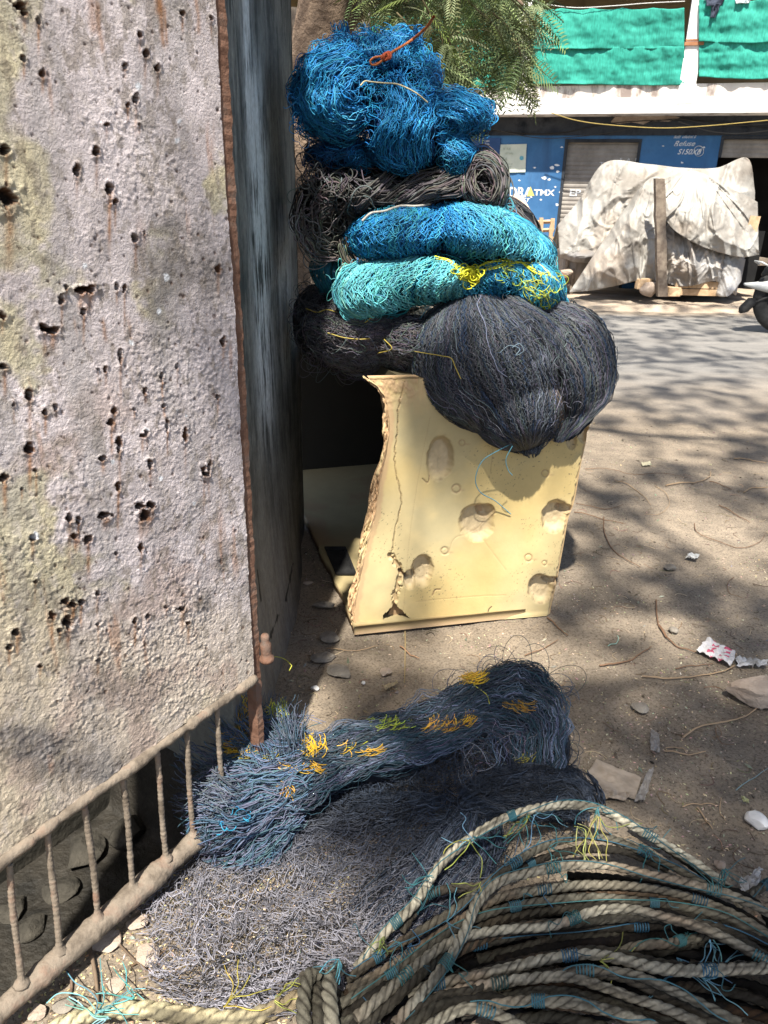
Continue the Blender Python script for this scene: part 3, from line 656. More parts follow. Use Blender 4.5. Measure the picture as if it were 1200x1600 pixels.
# ================================================================== NET HEAP
def EL(px, py, Yd, rx, ry, rd, rot=0):
    c = PY(px, py, Yd); s = (c-CAM)@_f/F_PX; a = math.radians(rot)
    w_ = (c-CAM)/np.linalg.norm(c-CAM); u0 = _u-w_*(_u@w_); u0 /= np.linalg.norm(u0); r0 = np.cross(w_, u0)
    ax = math.cos(a)*r0-math.sin(a)*u0; ay = math.sin(a)*r0+math.cos(a)*u0
    return (c, np.stack([ax, ay, w_]), np.array([rx*s, ry*s*(w_@_f), rd]))
SAG = 1.0; BLEND = .03
def surf(px, py, shapes, lift=0.0, k=0.35, ground=None):
    d = ray(px, py); best = None
    for c, R, rad in shapes:
        dd = (d@R.T)/rad; oo = (R@(CAM-c))/rad
        A_ = (dd**2).sum(-1); tc = -(dd@oo)/A_
        b2 = ((oo+tc[..., None]*dd)**2).sum(-1)
        t = np.where(b2 < 1, tc-np.sqrt(np.clip(1-b2, 0, 1))/np.sqrt(A_), tc+k*rad[2]*(np.sqrt(np.maximum(b2, 1))-1))
        if best is None: best = t
        else:
            h = np.clip(0.5+0.5*(best-t)/BLEND, 0, 1); best = best*(1-h)+t*h-BLEND*h*(1-h)
    if best is not None and ground is None: best = best-SAG*(.020*vnoise(px/46+3.1, py/34, 0, 55)+.006*vnoise(px/18, py/15, 0, 56))
    if ground is not None:
        tg = (ground-CAM_H)/d[..., 2]
        best = tg if best is None else np.minimum(best, tg)
    return CAM+d*(best-lift)[..., None]
def flow(guides, n, shapes, Mp=60, lift=(0, 0.02), noise=3.0, wl=60, fine=0.8, fwl=14, zig=0.0, cyc=0, trange=(0, 0), seed=0, ground=None, k=0.35, spread=None):
    rg_ = np.random.default_rng(seed+100)
    Gd = np.stack([catmull(g, Mp) for g in guides]); K = len(Gd)
    s = np.sort(rg_.uniform(0, K-1, n)) if spread is None else np.clip(np.sort(rg_.normal(*spread, n)), 0, K-1)
    t0 = rg_.uniform(0, max(trange[0], 1e-6), n); t1 = 1-rg_.uniform(0, max(trange[1], 1e-6), n)
    T = t0[:, None]+(t1-t0)[:, None]*np.linspace(0, 1, Mp)[None]
    sg = s[:, None]+np.zeros((n, Mp))
    if zig and cyc:
        q0 = rg_.uniform(0, 1, n)[:, None]*4
        ph = T*cyc+0.8*vnoise(T*7, sg*3, 0, seed)+0.35*vnoise(T*9, q0*50, 0, seed+9)
        tri = 2*np.abs(2*((ph+0.5*(np.arange(n) % 2)[:, None]) % 1)-1)-1
        sg = sg+zig*(K-1)/n*tri
    sg = np.clip(sg, 0, K-1)
    i0 = np.clip(np.floor(sg).astype(int), 0, K-2); fr_ = sg-i0
    fi = T*(Mp-1); j0 = np.clip(np.floor(fi).astype(int), 0, Mp-2); fj = fi-j0
    def g(i, j): return Gd[i, j]
    P0 = g(i0, j0)*(1-fj)[..., None]+g(i0, j0+1)*fj[..., None]; P1 = g(i0+1, j0)*(1-fj)[..., None]+g(i0+1, j0+1)*fj[..., None]
    P_ = P0*(1-fr_)[..., None]+P1*fr_[..., None]
    x, y = P_[..., 0], P_[..., 1]; q = rg_.uniform(0, 1, n)[:, None]*6
    dx = noise*vnoise(x/wl, y/wl, q*0.35, seed+1)+fine*vnoise(x/fwl, y/fwl, q*9, seed+2)+noise*0.5*vnoise(x/wl*2.3, y/wl*2.3, q, seed+5)
    dy = noise*vnoise(x/wl, y/wl, q*0.35, seed+3)+fine*vnoise(x/fwl, y/fwl, q*9, seed+4)+noise*0.5*vnoise(x/wl*2.3, y/wl*2.3, q, seed+6)
    lf = rg_.uniform(lift[0], lift[1], n)[:, None]+(lift[1]-lift[0])*0.35*vnoise(x/25, y/25, q*7, seed+7)
    return surf(x+dx, y+dy, shapes, lf, k, ground)
def diamond(guides, nrow, cyc, shapes, noise=10, wl=60, fine=1.5, lift=0.02, seed=0, ground=None, amp=.5, k=.35, lvar=.012, tr=(0, 1)):
    """real knotted mesh: neighbouring strands meet at every knot"""
    Mp = cyc*6+1; Gd = np.stack([catmull(g, 120) for g in guides]); K = len(Gd)
    T = np.linspace(tr[0], tr[1], Mp)[None]+np.zeros((nrow, 1)); i = np.arange(nrow)[:, None]
    ph = (np.arange(Mp)/6.0)[None]+0.5*(i % 2); tri = 2*np.abs(2*(ph % 1)-1)-1
    u = (i+0.5)/nrow+0.05*vnoise(i*.35, T*3, 0, seed+1)*1.0
    sg = np.clip((u+amp*tri/nrow)*(K-1), 0, K-1.001); Tn = np.clip(T+.02*vnoise(sg*4, T*8, 0, seed+2), 0, 1)*119
    i0 = np.floor(sg).astype(int); i0 = np.clip(i0, 0, K-2); fr_ = (sg-i0)[..., None]; j0 = np.clip(np.floor(Tn).astype(int), 0, 118); fj = (Tn-j0)[..., None]
    P_ = (Gd[i0, j0]*(1-fj)+Gd[i0, j0+1]*fj)*(1-fr_)+(Gd[i0+1, j0]*(1-fj)+Gd[i0+1, j0+1]*fj)*fr_
    x, y = P_[..., 0], P_[..., 1]
    dx = noise*fbm(x/wl, y/wl, seed, 3, seed+3)*1.6+fine*vnoise(x/7, y/7, 0, seed+5); dy = noise*fbm(x/wl, y/wl, seed, 3, seed+4)*1.6+fine*vnoise(x/7, y/7, 0, seed+6)
    return surf(x+dx, y+dy, shapes, lift+lvar*vnoise(x/22, y/22, 0, seed+7), k, ground)
def tangle(px, py, rx, ry, n, rad, shapes, Mp=34, lift=(0, 0.03), seed=0, arc=(2.5, 7.5), ground=None, k=0.35):
    g = np.random.default_rng(seed+500)
    a = g.uniform(0, 2*math.pi, n); r = np.sqrt(g.uniform(0, 1, n))
    cx, cy = px+rx*r*np.cos(a), py+ry*r*np.sin(a)
    R = g.uniform(rad[0], rad[1], n)[:, None]; el = g.uniform(0.35, 1, n)[:, None]; ro = g.uniform(0, math.pi, n)[:, None]
    th = g.uniform(0, 6.28, n)[:, None]+g.uniform(arc[0], arc[1], n)[:, None]*np.linspace(0, 1, Mp)[None]
    R2 = R*(1+0.35*np.sin(th*1.7+g.uniform(0, 6, n)[:, None])+0.2*np.sin(th*3.1+g.uniform(0, 6, n)[:, None]))
    u, v = R2*np.cos(th), R2*el*np.sin(th)
    x = cx[:, None]+u*np.cos(ro)-v*np.sin(ro); y = cy[:, None]+u*np.sin(ro)+v*np.cos(ro)
    lf = g.uniform(lift[0], lift[1], n)[:, None]+0.012*np.sin(th*1.3+a[:, None])
    return surf(x, y, shapes, lf, k, ground)
def cols(n, base, var=0.25, seed=0, alt=None, pa=0.2):
    g = np.random.default_rng(seed+900)
    c = np.array(base)[None]*(1+g.normal(0, var, (n, 1)))*(1+g.normal(0, var*0.3, (n, 3)))
    if alt is not None: m = g.uniform(0, 1, n) < pa; c[m] = np.array(alt)*(1+g.normal(0, var, (m.sum(), 1)))
    return np.clip(c, 0.002, 0.9)
def fadec(c, c0, w):
    g = np.random.default_rng(len(c)); u = np.arange(len(c))/len(c)+g.normal(0, .10, len(c)); t = np.clip(1-u/w, 0, 1)[:, None]
    return c*(1-t)+np.array(c0)*t
def core(name, shapes, scale, colr, parent, seed=0):  # solid lump coloured darker so that gaps between strands look shaded
    Vs, Fs, Cs, b = [], [], [], 0
    for s_, (c, R, rad) in enumerate(shapes):
        nu_, nv_ = 40, 26
        a = np.linspace(0, 2*math.pi, nu_, endpoint=False); e = np.linspace(-math.pi/2+0.05, math.pi/2-0.05, nv_)
        A_, E_ = np.meshgrid(a, e); L = np.stack([np.cos(E_)*np.cos(A_), np.sin(E_), np.cos(E_)*np.sin(A_)], -1)
        rr = scale*(1+0.10*fbm(L[..., 0]*3+s_*7, L[..., 1]*3, L[..., 2]*3, 3, seed))
        P_ = c+(L*rr[..., None]*rad)@R
        i = np.arange(nv_-1)[:, None]*nu_; j = np.arange(nu_)[None, :]; j2 = (j+1) % nu_
        Fs.append(np.stack([i+j, i+j2, i+nu_+j2, i+nu_+j], -1).reshape(-1, 4)+b); Vs.append(P_.reshape(-1, 3)); b += nu_*nv_
    return mesh(name, np.vstack(Vs), np.vstack(Fs), M['thread'], parent, col=np.array(colr))
def wraps(shapes, n, Mp=40, scale=0.97, seed=0):
    """strands wound right round each lump so that its far side is net too"""
    g = np.random.default_rng(seed+300); out = []
    for c, R, rad in shapes:
        u = g.normal(0, 1, (n, 3)); u /= np.linalg.norm(u, axis=1)[:, None]
        v = np.cross(u, g.normal(0, 1, (n, 3))); v /= np.linalg.norm(v, axis=1)[:, None]
        th = g.uniform(0, 6.28, n)[:, None]+g.uniform(2.0, 4.5, n)[:, None]*np.linspace(0, 1, Mp)[None]
        L = np.cos(th)[..., None]*u[:, None]+np.sin(th)[..., None]*v[:, None]
        L = L+0.05*np.stack([vnoise(L[..., 0]*5, L[..., 1]*5, L[..., 2]*5+k*9, seed+k) for k in range(3)], -1)
        out.append(c+(L*scale*g.uniform(0.93, 1.0, n)[:, None, None]*rad)@R)
    return np.vstack(out)

BLK = (0.018, 0.022, 0.029); GRYB = (0.068, 0.076, 0.090)
# --- big black bag net hanging over the front of the box
SAG = .25; BLEND = .014
sA = [EL(760, 570, 2.70, 126, 112, 0.30), EL(872, 574, 2.79, 92, 108, 0.27), EL(805, 636, 2.62, 74, 70, 0.22), EL(690, 600, 2.72, 62, 60, 0.2)]
o = empty('fishing_net', PY(790, 600, 2.7), 'large black net bundle sagging to a point over the front of the foam box', 'fishing net', 'fishing nets heaped on the foam box')
core('dark_core', sA, 0.90, (0.012, 0.014, 0.02), o, 1)
gA = [[(690, 472), (642, 520), (638, 590), (700, 650), (800, 703)], [(708, 464), (685, 540), (698, 612), (750, 662), (813, 705)],
      [(735, 461), (745, 530), (772, 600), (802, 660), (822, 707)], [(765, 463), (805, 520), (835, 590), (843, 650), (830, 706)], [(790, 472), (850, 530), (877, 600), (874, 660), (840, 703)]]
gB = [[(785, 470), (855, 535), (886, 600), (884, 650), (868, 690)], [(805, 466), (880, 515), (915, 580), (912, 640), (880, 690)],
      [(825, 467), (910, 500), (945, 560), (942, 620), (893, 682)], [(850, 470), (935, 500), (961, 565), (952, 618), (905, 672)]]
gr = []
for k, (lo, hi, n, c) in enumerate([(0.0, 0.008, 380, (0.012, 0.014, 0.022)), (0.006, 0.018, 360, BLK), (0.014, 0.030, 210, GRYB)]):
    gr.append((flow(gA, n, sA, 130, (lo, hi), 6, 45, 1.3, 10, 1.9, 30, (0.06, 0.02), seed=10+k), 0.0011, cols(n, c, .3, k, (0.025, 0.045, 0.09), .2)))
    gr.append((flow(gB, int(n*0.7), sA, 130, (lo, hi), 5, 45, 1.3, 10, 1.9, 30, (0.06, 0.02), seed=20+k), 0.0011, cols(int(n*0.7), c, .3, 5+k, (0.022, 0.04, 0.08), .2)))
gr.append((flow(gA, 70, sA, 80, (0.016, 0.028), 12, 40, 3, 16, 0, 0, (0.5, 0.5), seed=33), 0.0011, cols(70, (0.16, 0.17, 0.21), .3, 8)))
gr.append((tangle(780, 570, 130, 110, 420, (4, 15), sA, 22, (0.004, 0.026), 4, arc=(.8, 2.2)), 0.00095, cols(420, (0.085, 0.09, 0.115), .4, 11, (0.04, 0.06, 0.10), .3)))
gr.append((tangle(870, 580, 85, 100, 60, (5, 14), sA, 30, (0.01, 0.03), 2), 0.001, cols(60, (0.12, 0.13, 0.17), .3, 9)))
for q in range(2):
    gr.append((diamond(gA, 74, 30, sA, 9, 60, 1.2, .022, 71+q), 0.0011, cols(74, (0.075, 0.082, 0.098), .35, 61+q, BLK, .3)))
    gr.append((diamond(gB, 52, 30, sA, 9, 60, 1.2, .022, 75+q), 0.0011, cols(52, (0.07, 0.076, 0.09), .35, 63+q, BLK, .3)))
gr.append((wraps(sA, 140, 40, 0.97, 3), 0.0012, cols(140*len(sA), BLK, .3, 9)))
# dark threads paint the shaded valley between the two folds, then a brownish stain
gr.append((flow([[(792, 470), (850, 540), (878, 600), (880, 650), (860, 692)], [(800, 470), (862, 545), (888, 600), (888, 650), (868, 690)]], 34, sA, 60, (0.012, 0.026), 5, 40, 1.2, 12, 0, 0, (.3, .3), seed=40), 0.0011, (0.018, 0.020, 0.026)))
gr.append((flow([[(850, 590), (868, 640), (862, 685)], [(872, 590), (885, 640), (875, 690)]], 60, sA, 60, (0.012, 0.022), 3, 40, .8, 12, .9, 12, (.3, .3), seed=41), 0.0011, cols(60, (0.13, 0.10, 0.07), .3, 4)))
threads('mesh_threads', gr, M['thread'], o)
# folds round its left shoulder
gC = [[(560, 500), (620, 545), (660, 560), (700, 600), (790, 690)], [(600, 540), (622, 580), (655, 610), (715, 655), (800, 702)], [(612, 560), (618, 600), (640, 635), (700, 680), (812, 705)]]
o2 = threads('shoulder_threads', [(flow(gC, 300, sA, 110, (0.0, 0.018), 6, 45, 2.0, 12, 0.95, 20, (0.3, 0.25), seed=50), 0.0011, cols(300, GRYB, .3, 3, BLK, .5))], M['thread'], o)
tw = []
def twine(pts, shapes, lift=0.03, ground=None, n=70): 
    p = catmull(pts, n); return surf(p[:, 0], p[:, 1], shapes, lift, 0.35, ground)[None]
tb = (0.12, 0.36, 0.46)
p = catmull([(792, 673), (765, 690), (742, 710), (735, 740), (745, 762), (770, 778), (797, 802)], 70)
Q1 = PP(p[:, 0], p[:, 1], A, en)+en*np.linspace(0.12, 0.008, 70)[:, None]
p = catmull([(780, 678), (773, 700), (778, 718), (786, 728)], 50); Q2 = PP(p[:, 0], p[:, 1], A, en)+en*np.linspace(0.14, 0.10, 50)[:, None]
threads('tie_twine', [(Q1[None], 0.0019, tb), (Q2[None], 0.0016, tb)], M['thread'], o)
threads('tie_twine', [(twine([(655, 500), (672, 478), (700, 468)], sA, 0.03), 0.0018, tb)], M['thread'], o)
threads('tie_twine', [(twine([(780, 552), (795, 540), (812, 545), (806, 555), (818, 548), (812, 537), (800, 543)], sA, 0.03), 0.0013, (0.2, 0.28, 0.34))], M['thread'], o)

SAG = 1.0; BLEND = .03
# --- dull black net behind, on the left of the box top
sB = [EL(560, 525, 2.92, 105, 62, 0.28, 4), EL(500, 500, 3.0, 45, 60, 0.2), EL(640, 540, 2.80, 60, 50, 0.22)]
o = empty('fishing_net', PY(560, 540, 2.9), 'crumpled black net with yellow cord, left of the sagging black bundle', 'fishing net', 'fishing nets heaped on the foam box')
core('dark_core', sB, 0.88, (0.012, 0.012, 0.016), o, 2)
gD = [[(470, 462), (520, 478), (600, 488), (665, 470)], [(468, 490), (540, 508), (610, 512), (660, 510)], [(474, 520), (545, 540), (615, 540), (655, 545)], [(482, 548), (550, 568), (615, 565), (655, 585)], [(500, 566), (560, 588), (610, 592), (640, 612)]]
gr = []
for k, (lo, hi, c) in enumerate([(0, .008, (0.02, 0.02, 0.028)), (.006, .018, (0.055, 0.055, 0.07)), (.012, .026, (0.15, 0.145, 0.155))]):
    gr.append((flow(gD, 150, sB, 100, (lo, hi), 9, 35, 3, 12, 1.2, 20, (.3, .3), seed=60+k), 0.0012, cols(150, c, .3, k)))
gr.append((tangle(560, 525, 95, 60, 260, (8, 26), sB, 36, (0.0, 0.028), 7), 0.0011, cols(260, (0.10, 0.10, 0.115), .4, 3)))
gr.append((tangle(490, 490, 28, 45, 90, (8, 22), sB, 36, (0.0, 0.03), 8), 0.0011, cols(90, (0.05, 0.05, 0.06), .4, 4)))
gr.append((wraps(sB, 100, 40, 0.97, 5), 0.0012, cols(100*len(sB), BLK, .3, 9)))
threads('mesh_threads', gr, M['thread'], o)
yc = (0.42, 0.33, 0.07)
threads('yellow_cord', [(twine(g, sB, 0.034), 0.0021, yc) for g in ([(478, 482), (495, 488), (510, 484), (527, 488)], [(570, 504), (590, 490), (612, 485), (635, 482)], [(512, 520), (535, 527), (560, 530), (578, 529)], [(600, 530), (612, 545), (590, 552)])] +
        [(twine([(640, 548), (665, 552), (690, 556), (705, 560), (712, 575), (720, 592)], sA, 0.036), 0.0018, yc)], M['thread'], o)

def poscol(S, back, front, var, seed):
    """thread colour carries the shade at the back and the sun at the front"""
    x, y = proj(S); g = np.random.default_rng(seed); t = sstep(1210, 1500, y+.25*(500-x)+18*vnoise(x/30, y/30, 0, seed))
    return np.clip(mixc(np.array(back), np.array(front), t)*(1+g.normal(0, var, (len(S), 1, 1))), .003, .9)
# --- turquoise net, lower roll
TQ = (0.045, 0.33, 0.42); TQ2 = (0.13, 0.47, 0.53); BL2 = (0.015, 0.17, 0.36)
sC = [EL(595, 455, 2.78, 74, 50, 0.22, -14), EL(665, 435, 2.82, 80, 44, 0.24, -4), EL(780, 432, 2.86, 70, 38, 0.24, 10), EL(840, 450, 2.84, 48, 46, 0.24, 45), EL(735, 455, 2.90, 80, 36, 0.24)]
o = empty('fishing_net', PY(690, 450, 2.8), 'turquoise net roll tied with bright yellow twine, lower of the two turquoise rolls', 'fishing net', 'fishing nets heaped on the foam box')
core('dark_core', sC, 0.86, (0.006, 0.035, 0.05), o, 3)
gE = [[(575, 412), (536, 420), (520, 450), (526, 480), (556, 498)], [(600, 402), (560, 425), (540, 455), (548, 482), (575, 497)], [(640, 399), (605, 420), (585, 450), (588, 475), (605, 490)], [(680, 402), (660, 425), (640, 450), (640, 470), (650, 480)], [(715, 412), (705, 430), (690, 450), (690, 465), (695, 472)], [(740, 420), (735, 436), (728, 450), (725, 462), (725, 468)]]
gF = [[(728, 425), (722, 445), (728, 465), (745, 474)], [(760, 412), (765, 435), (768, 458), (772, 472)], [(795, 400), (812, 425), (815, 450), (808, 474)], [(825, 400), (850, 425), (862, 455), (858, 480)], [(845, 408), (872, 435), (886, 465), (887, 488)]]
gr = []
for k, (lo, hi, n, c) in enumerate([(0, .006, 130, (0.006, 0.07, 0.11)), (.006, .018, 120, TQ), (.016, .030, 105, TQ2)]):
    gr.append((flow(gE, n, sC, 60, (lo, hi), 3.5, 40, 1.2, 12, 1.0, 9, (.1, .1), seed=70+k), 0.0015, cols(n, c, .22, k, (0.25, 0.58, 0.52), .12)))
    gr.append((flow(gF, int(n*.8), sC, 60, (lo, hi), 4.5, 38, 1.5, 12, 1.1, 8, (.1, .1), seed=80+k), 0.0015, cols(int(n*.8), np.array(c)*[0.5, .75, .9], .25, k, BL2, .35)))
gr.append((tangle(560, 445, 45, 45, 40, (8, 20), sC, 30, (0.01, 0.03), 9), 0.0014, cols(40, TQ2, .3, 5)))
for q in range(1):
    gr.append((diamond(gE, 44, 9, sC, 8, 50, 1.2, .026, 81+q), 0.0014, cols(44, TQ2, .2, 65+q)))
    gr.append((diamond(gF, 34, 8, sC, 8, 50, 1.2, .026, 85+q), 0.0014, cols(34, np.array(TQ2)*[.4, .7, .95], .25, 67+q)))
gr.append((wraps(sC, 70, 40, 0.97, 6), 0.0014, cols(70*len(sC), TQ, .3, 9)))
threads('mesh_threads', gr, M['thread'], o)
# lower dark-blue underside and deep left fold
sC2 = [EL(512, 425, 3.0, 30, 48, 0.18)]
threads('left_fold', [(flow([[(496, 385), (486, 420), (500, 460), (520, 478)], [(520, 385), (505, 420), (515, 455), (530, 470)], [(545, 390), (530, 420), (530, 440), (535, 455)]], 170, sC2, 50, (0, .03), 3, 30, 1, 12, .8, 6, (.1, .1), seed=91), 0.0014, cols(170, (0.02, 0.14, 0.20), .3, 2))], M['thread'], o)
YL = (0.62, 0.62, 0.04)
ygr = [(tangle(737, 430, 12, 8, 26, (5, 12), sC, 26, (0.02, 0.055), 11), 0.0022, cols(26, YL, .2, 2)), (tangle(725, 426, 10, 7, 12, (4, 10), sC, 26, (0.03, 0.055), 12), 0.0022, cols(12, YL, .2, 2))]
for g in ([(680, 402), (700, 408), (716, 418), (735, 425), (760, 412), (790, 406), (820, 404), (835, 408)], [(735, 425), (770, 418), (800, 410), (830, 410)], [(705, 412), (720, 425), (738, 434)], [(815, 410), (840, 425), (860, 432)], [(838, 408), (862, 428), (872, 440)]):
    for q in range(4): ygr.append((twine([(a+random.uniform(-3, 3), b+random.uniform(-2.5, 2.5)) for a, b in g], sC, 0.028), 0.0016, YL))
ygr.append((tangle(850, 452, 22, 26, 34, (7, 16), sC, 26, (0.014, 0.03), 13), 0.0014, cols(34, (0.45, 0.5, 0.05), .2, 2)))
ygr.append((tangle(800, 425, 40, 20, 20, (6, 14), sC, 26, (0.014, 0.03), 14), 0.0013, cols(20, (0.4, 0.5, 0.06), .2, 2)))
threads('yellow_twine', ygr, M['thread'], o)

# --- turquoise and blue net, upper roll
sD = [EL(625, 366, 2.86, 88, 50, 0.24, -4), EL(700, 350, 2.90, 80, 38, 0.22, 4), EL(755, 368, 2.84, 92, 52, 0.26, 18), EL(828, 400, 2.90, 44, 42, 0.22, 40)]
o = empty('fishing_net', PY(700, 370, 2.86), 'net roll, blue at its left end and turquoise at its right, the upper of two', 'fishing net', 'fishing nets heaped on the foam box')
core('dark_core', sD, 0.86, (0.006, 0.025, 0.05), o, 4)
gG = [[(592, 330), (552, 350), (537, 378), (552, 405)], [(625, 325), (590, 352), (580, 382), (590, 410)], [(660, 322), (635, 350), (628, 380), (632, 408)], [(695, 318), (685, 350), (670, 380), (668, 406)], [(715, 316), (720, 348), (712, 382), (705, 405)]]
gH = [[(690, 316), (700, 348), (700, 382), (690, 405)], [(715, 314), (745, 345), (755, 380), (745, 404)], [(745, 316), (790, 345), (805, 378), (795, 402)], [(770, 322), (820, 350), (845, 380), (842, 408)], [(785, 330), (835, 355), (866, 388), (870, 420)]]
BU = (0.012, 0.17, 0.42)
gr = []
for k, (lo, hi, n, c, c2) in enumerate([(0, .006, 110, (0.006, 0.04, 0.12), (0.006, 0.07, 0.11)), (.006, .018, 95, BU, TQ), (.016, .032, 80, (.02, .22, .5), (0.11, 0.43, 0.51))]):
    gr.append((flow(gG, n, sD, 60, (lo, hi), 5, 34, 2.0, 12, 1.6, 6, (.1, .1), seed=110+k), 0.0015, cols(n, c, .25, k, (0.05, 0.30, 0.42), .28)))
    gr.append((flow(gH, int(n*1.5), sD, 60, (lo, hi), 4.5, 38, 1.5, 12, 1.3, 9, (.1, .12), seed=120+k), 0.0015, fadec(cols(int(n*1.5), c2, .25, k, (0.03, 0.25, 0.42), .25), c, .38)))
gr.append((flow([[(545, 372), (590, 345), (640, 335), (700, 325)], [(560, 350), (600, 330), (650, 322), (690, 318)]], 90, sD, 60, (0.0, 0.02), 4, 40, 1.5, 12, 1, 8, (.3, .3), seed=130), 0.0013, cols(90, BU, .25, 3)))
gr.append((tangle(620, 328, 50, 10, 50, (5, 14), sD, 28, (0.0, 0.04), 15), 0.0012, cols(50, (0.03, 0.22, 0.32), .3, 2)))
gr.append((tangle(780, 325, 20, 10, 30, (5, 12), sD, 28, (0.0, 0.05), 16), 0.0012, cols(30, (0.08, 0.36, 0.45), .3, 2)))
for q in range(1):
    gr.append((diamond(gG, 26, 7, sD, 9, 45, 1.5, .028, 91+q), 0.0015, cols(26, (.03, .25, .52), .2, 68+q)))
    gr.append((diamond(gH, 40, 9, sD, 8, 50, 1.4, .028, 95+q), 0.0014, fadec(cols(40, (0.11, 0.43, 0.52), .25, 69+q), BU, .38)))
gr.append((wraps(sD, 80, 40, 0.97, 8), 0.0014, cols(80*len(sD), TQ, .3, 9)))
threads('mesh_threads', gr, M['thread'], o)
pth = twine([(566, 345), (580, 333), (600, 330), (625, 322), (650, 322), (672, 318), (682, 304), (700, 304)], sD, 0.045, n=90)
threads('white_cord', [(pth, 0.0042, (0.5, 0.47, 0.42))], M['rope'], o, sides=6)

# --- black line net with a coil, above the turquoise
DKR = (0.045, 0.043, 0.045)
sE = [EL(600, 300, 2.98, 130, 52, 0.26), EL(515, 340, 3.02, 62, 72, 0.22), EL(757, 290, 2.88, 40, 54, 0.20, -10), EL(690, 290, 2.94, 70, 40, 0.22), EL(810, 345, 3.0, 48, 26, 0.16, 48)]
o = empty('fishing_line_net', PY(620, 310, 2.95), 'heap of thick black net line with a coiled end, between blue and turquoise nets', 'fishing net', 'fishing nets heaped on the foam box')
core('dark_core', sE, 0.86, (0.010, 0.010, 0.011), o, 5)
gr = []
g = np.random.default_rng(4)
cc = []
for k in range(64):      # concentric windings of the coil
    r0_ = 12+30*(k/64)**0.8; th = np.linspace(0, g.uniform(2.5, 6.0), 70)+g.uniform(0, 6.28); e = g.uniform(0.84, 1.14); ox, oy_ = g.normal(0, 3, 2)
    x = 757+ox+(r0_*0.90*e+2.6*np.sin(th*2+k)+1.6*np.sin(th*5+k*2))*np.cos(th)+4*np.sin(th); y = 286+oy_+(r0_*1.25+2.6*np.sin(th*3+k)+1.2*np.sin(th*6+k))*np.sin(th)
    cc.append(surf(x, y, sE, g.uniform(0.0, 0.035)+0*x-0.05*np.exp(-(r0_/14)**4)))
gr.append((np.stack(cc), 0.0023, cols(64, (0.085, 0.08, 0.08), .35, 1)))
gr.append((flow([[(505, 250), (560, 300), (640, 300), (720, 255)], [(500, 280), (570, 320), (660, 318), (740, 300)]], 40, sE, 60, (0, .03), 14, 60, 3, 30, 0, 0, (.4, .4), seed=140), 0.0022, cols(40, DKR, .3, 2)))
gr.append((flow([[(590, 320), (620, 290), (660, 265), (700, 262)], [(610, 330), (650, 305), (690, 285), (730, 272)], [(640, 330), (680, 310), (720, 300), (745, 300)]], 80, sE, 50, (0, .035), 8, 50, 2, 30, 0, 0, (.3, .4), seed=141), 0.0023, cols(80, (0.07, 0.067, 0.067), .3, 3)))
gr.append((flow([[(520, 350), (545, 315), (580, 285), (610, 262)], [(545, 372), (570, 330), (600, 295), (625, 275)]], 46, sE, 50, (0, .03), 5, 50, 2, 30, 0, 0, (.3, .4), seed=142), 0.0023, cols(46, (0.06, 0.058, 0.06), .3, 3)))
gr.append((flow([[(470, 300), (462, 350), (480, 400), (500, 410), (540, 395)], [(490, 290), (478, 350), (500, 385), (530, 390), (548, 380)], [(520, 300), (500, 350), (520, 372), (540, 370), (545, 360)]], 42, sE, 60, (0, .05), 12, 40, 4, 25, 0, 0, (.5, .3), seed=143), 0.0021, cols(42, (0.09, 0.085, 0.08), .35, 3)))
gr.append((flow([[(530, 372), (528, 385), (535, 405), (545, 420)], [(545, 368), (545, 385), (552, 400), (560, 412)]], 22, sD, 40, (0.01, .04), 4, 30, 1, 25, 0, 0, (.2, .3), seed=146), 0.0022, cols(22, (0.10, 0.095, 0.085), .35, 3)))
gr.append((tangle(520, 330, 55, 60, 60, (10, 34), sE, 50, (0.0, 0.05), 21), 0.0021, cols(60, (0.075, 0.07, 0.07), .35, 4)))
gr.append((tangle(500, 290, 35, 30, 24, (8, 24), sE, 50, (0.01, 0.06), 22), 0.0021, cols(24, (0.07, 0.068, 0.07), .35, 4)))
gr.append((flow([[(780, 305), (800, 320), (830, 345), (850, 372)], [(765, 325), (800, 338), (825, 360), (842, 382)]], 40, sE, 50, (0, .02), 3, 40, 1, 25, 0, 0, (.2, .2), seed=144), 0.0021, cols(40, (0.10, 0.095, 0.09), .3, 3)))
gr.append((wraps(sE, 50, 40, 0.97, 8), 0.0022, cols(50*len(sE), DKR, .3, 9)))
threads('net_lines', gr, M['thread'], o, sides=5)

# --- bright blue net on top
B1 = (0.006, 0.115, 0.30); B2 = (0.018, 0.205, 0.45); B3 = (0.003, 0.04, 0.13)
sF = [EL(530, 148, 2.90, 78, 84, 0.22), EL(632, 195, 2.86, 70, 88, 0.22), EL(712, 182, 2.92, 56, 40, 0.18), EL(710, 250, 2.88, 36, 48, 0.14), EL(600, 92, 2.96, 72, 40, 0.18), EL(655, 120, 2.92, 40, 46, 0.2), EL(540, 245, 3.0, 74, 34, 0.2)]
o = empty('fishing_net', PY(610, 160, 2.9), 'bright blue tangled net on top of the heap', 'fishing net', 'fishing nets heaped on the foam box')
core('dark_core', sF[:5]+sF[5:], 0.84, (0.004, 0.025, 0.075), o, 6)
FA = [[(612, 70), (540, 58), (478, 95), (456, 160), (478, 205), (530, 230), (572, 212)], [(605, 85), (545, 75), (492, 108), (474, 160), (495, 200), (535, 216), (572, 200)],
      [(596, 98), (550, 92), (508, 120), (496, 160), (512, 192), (545, 202), (575, 188)], [(588, 108), (558, 106), (528, 128), (518, 160), (530, 182), (556, 188), (580, 172)], [(582, 118), (566, 118), (546, 134), (540, 158), (548, 172), (565, 172), (585, 160)]]
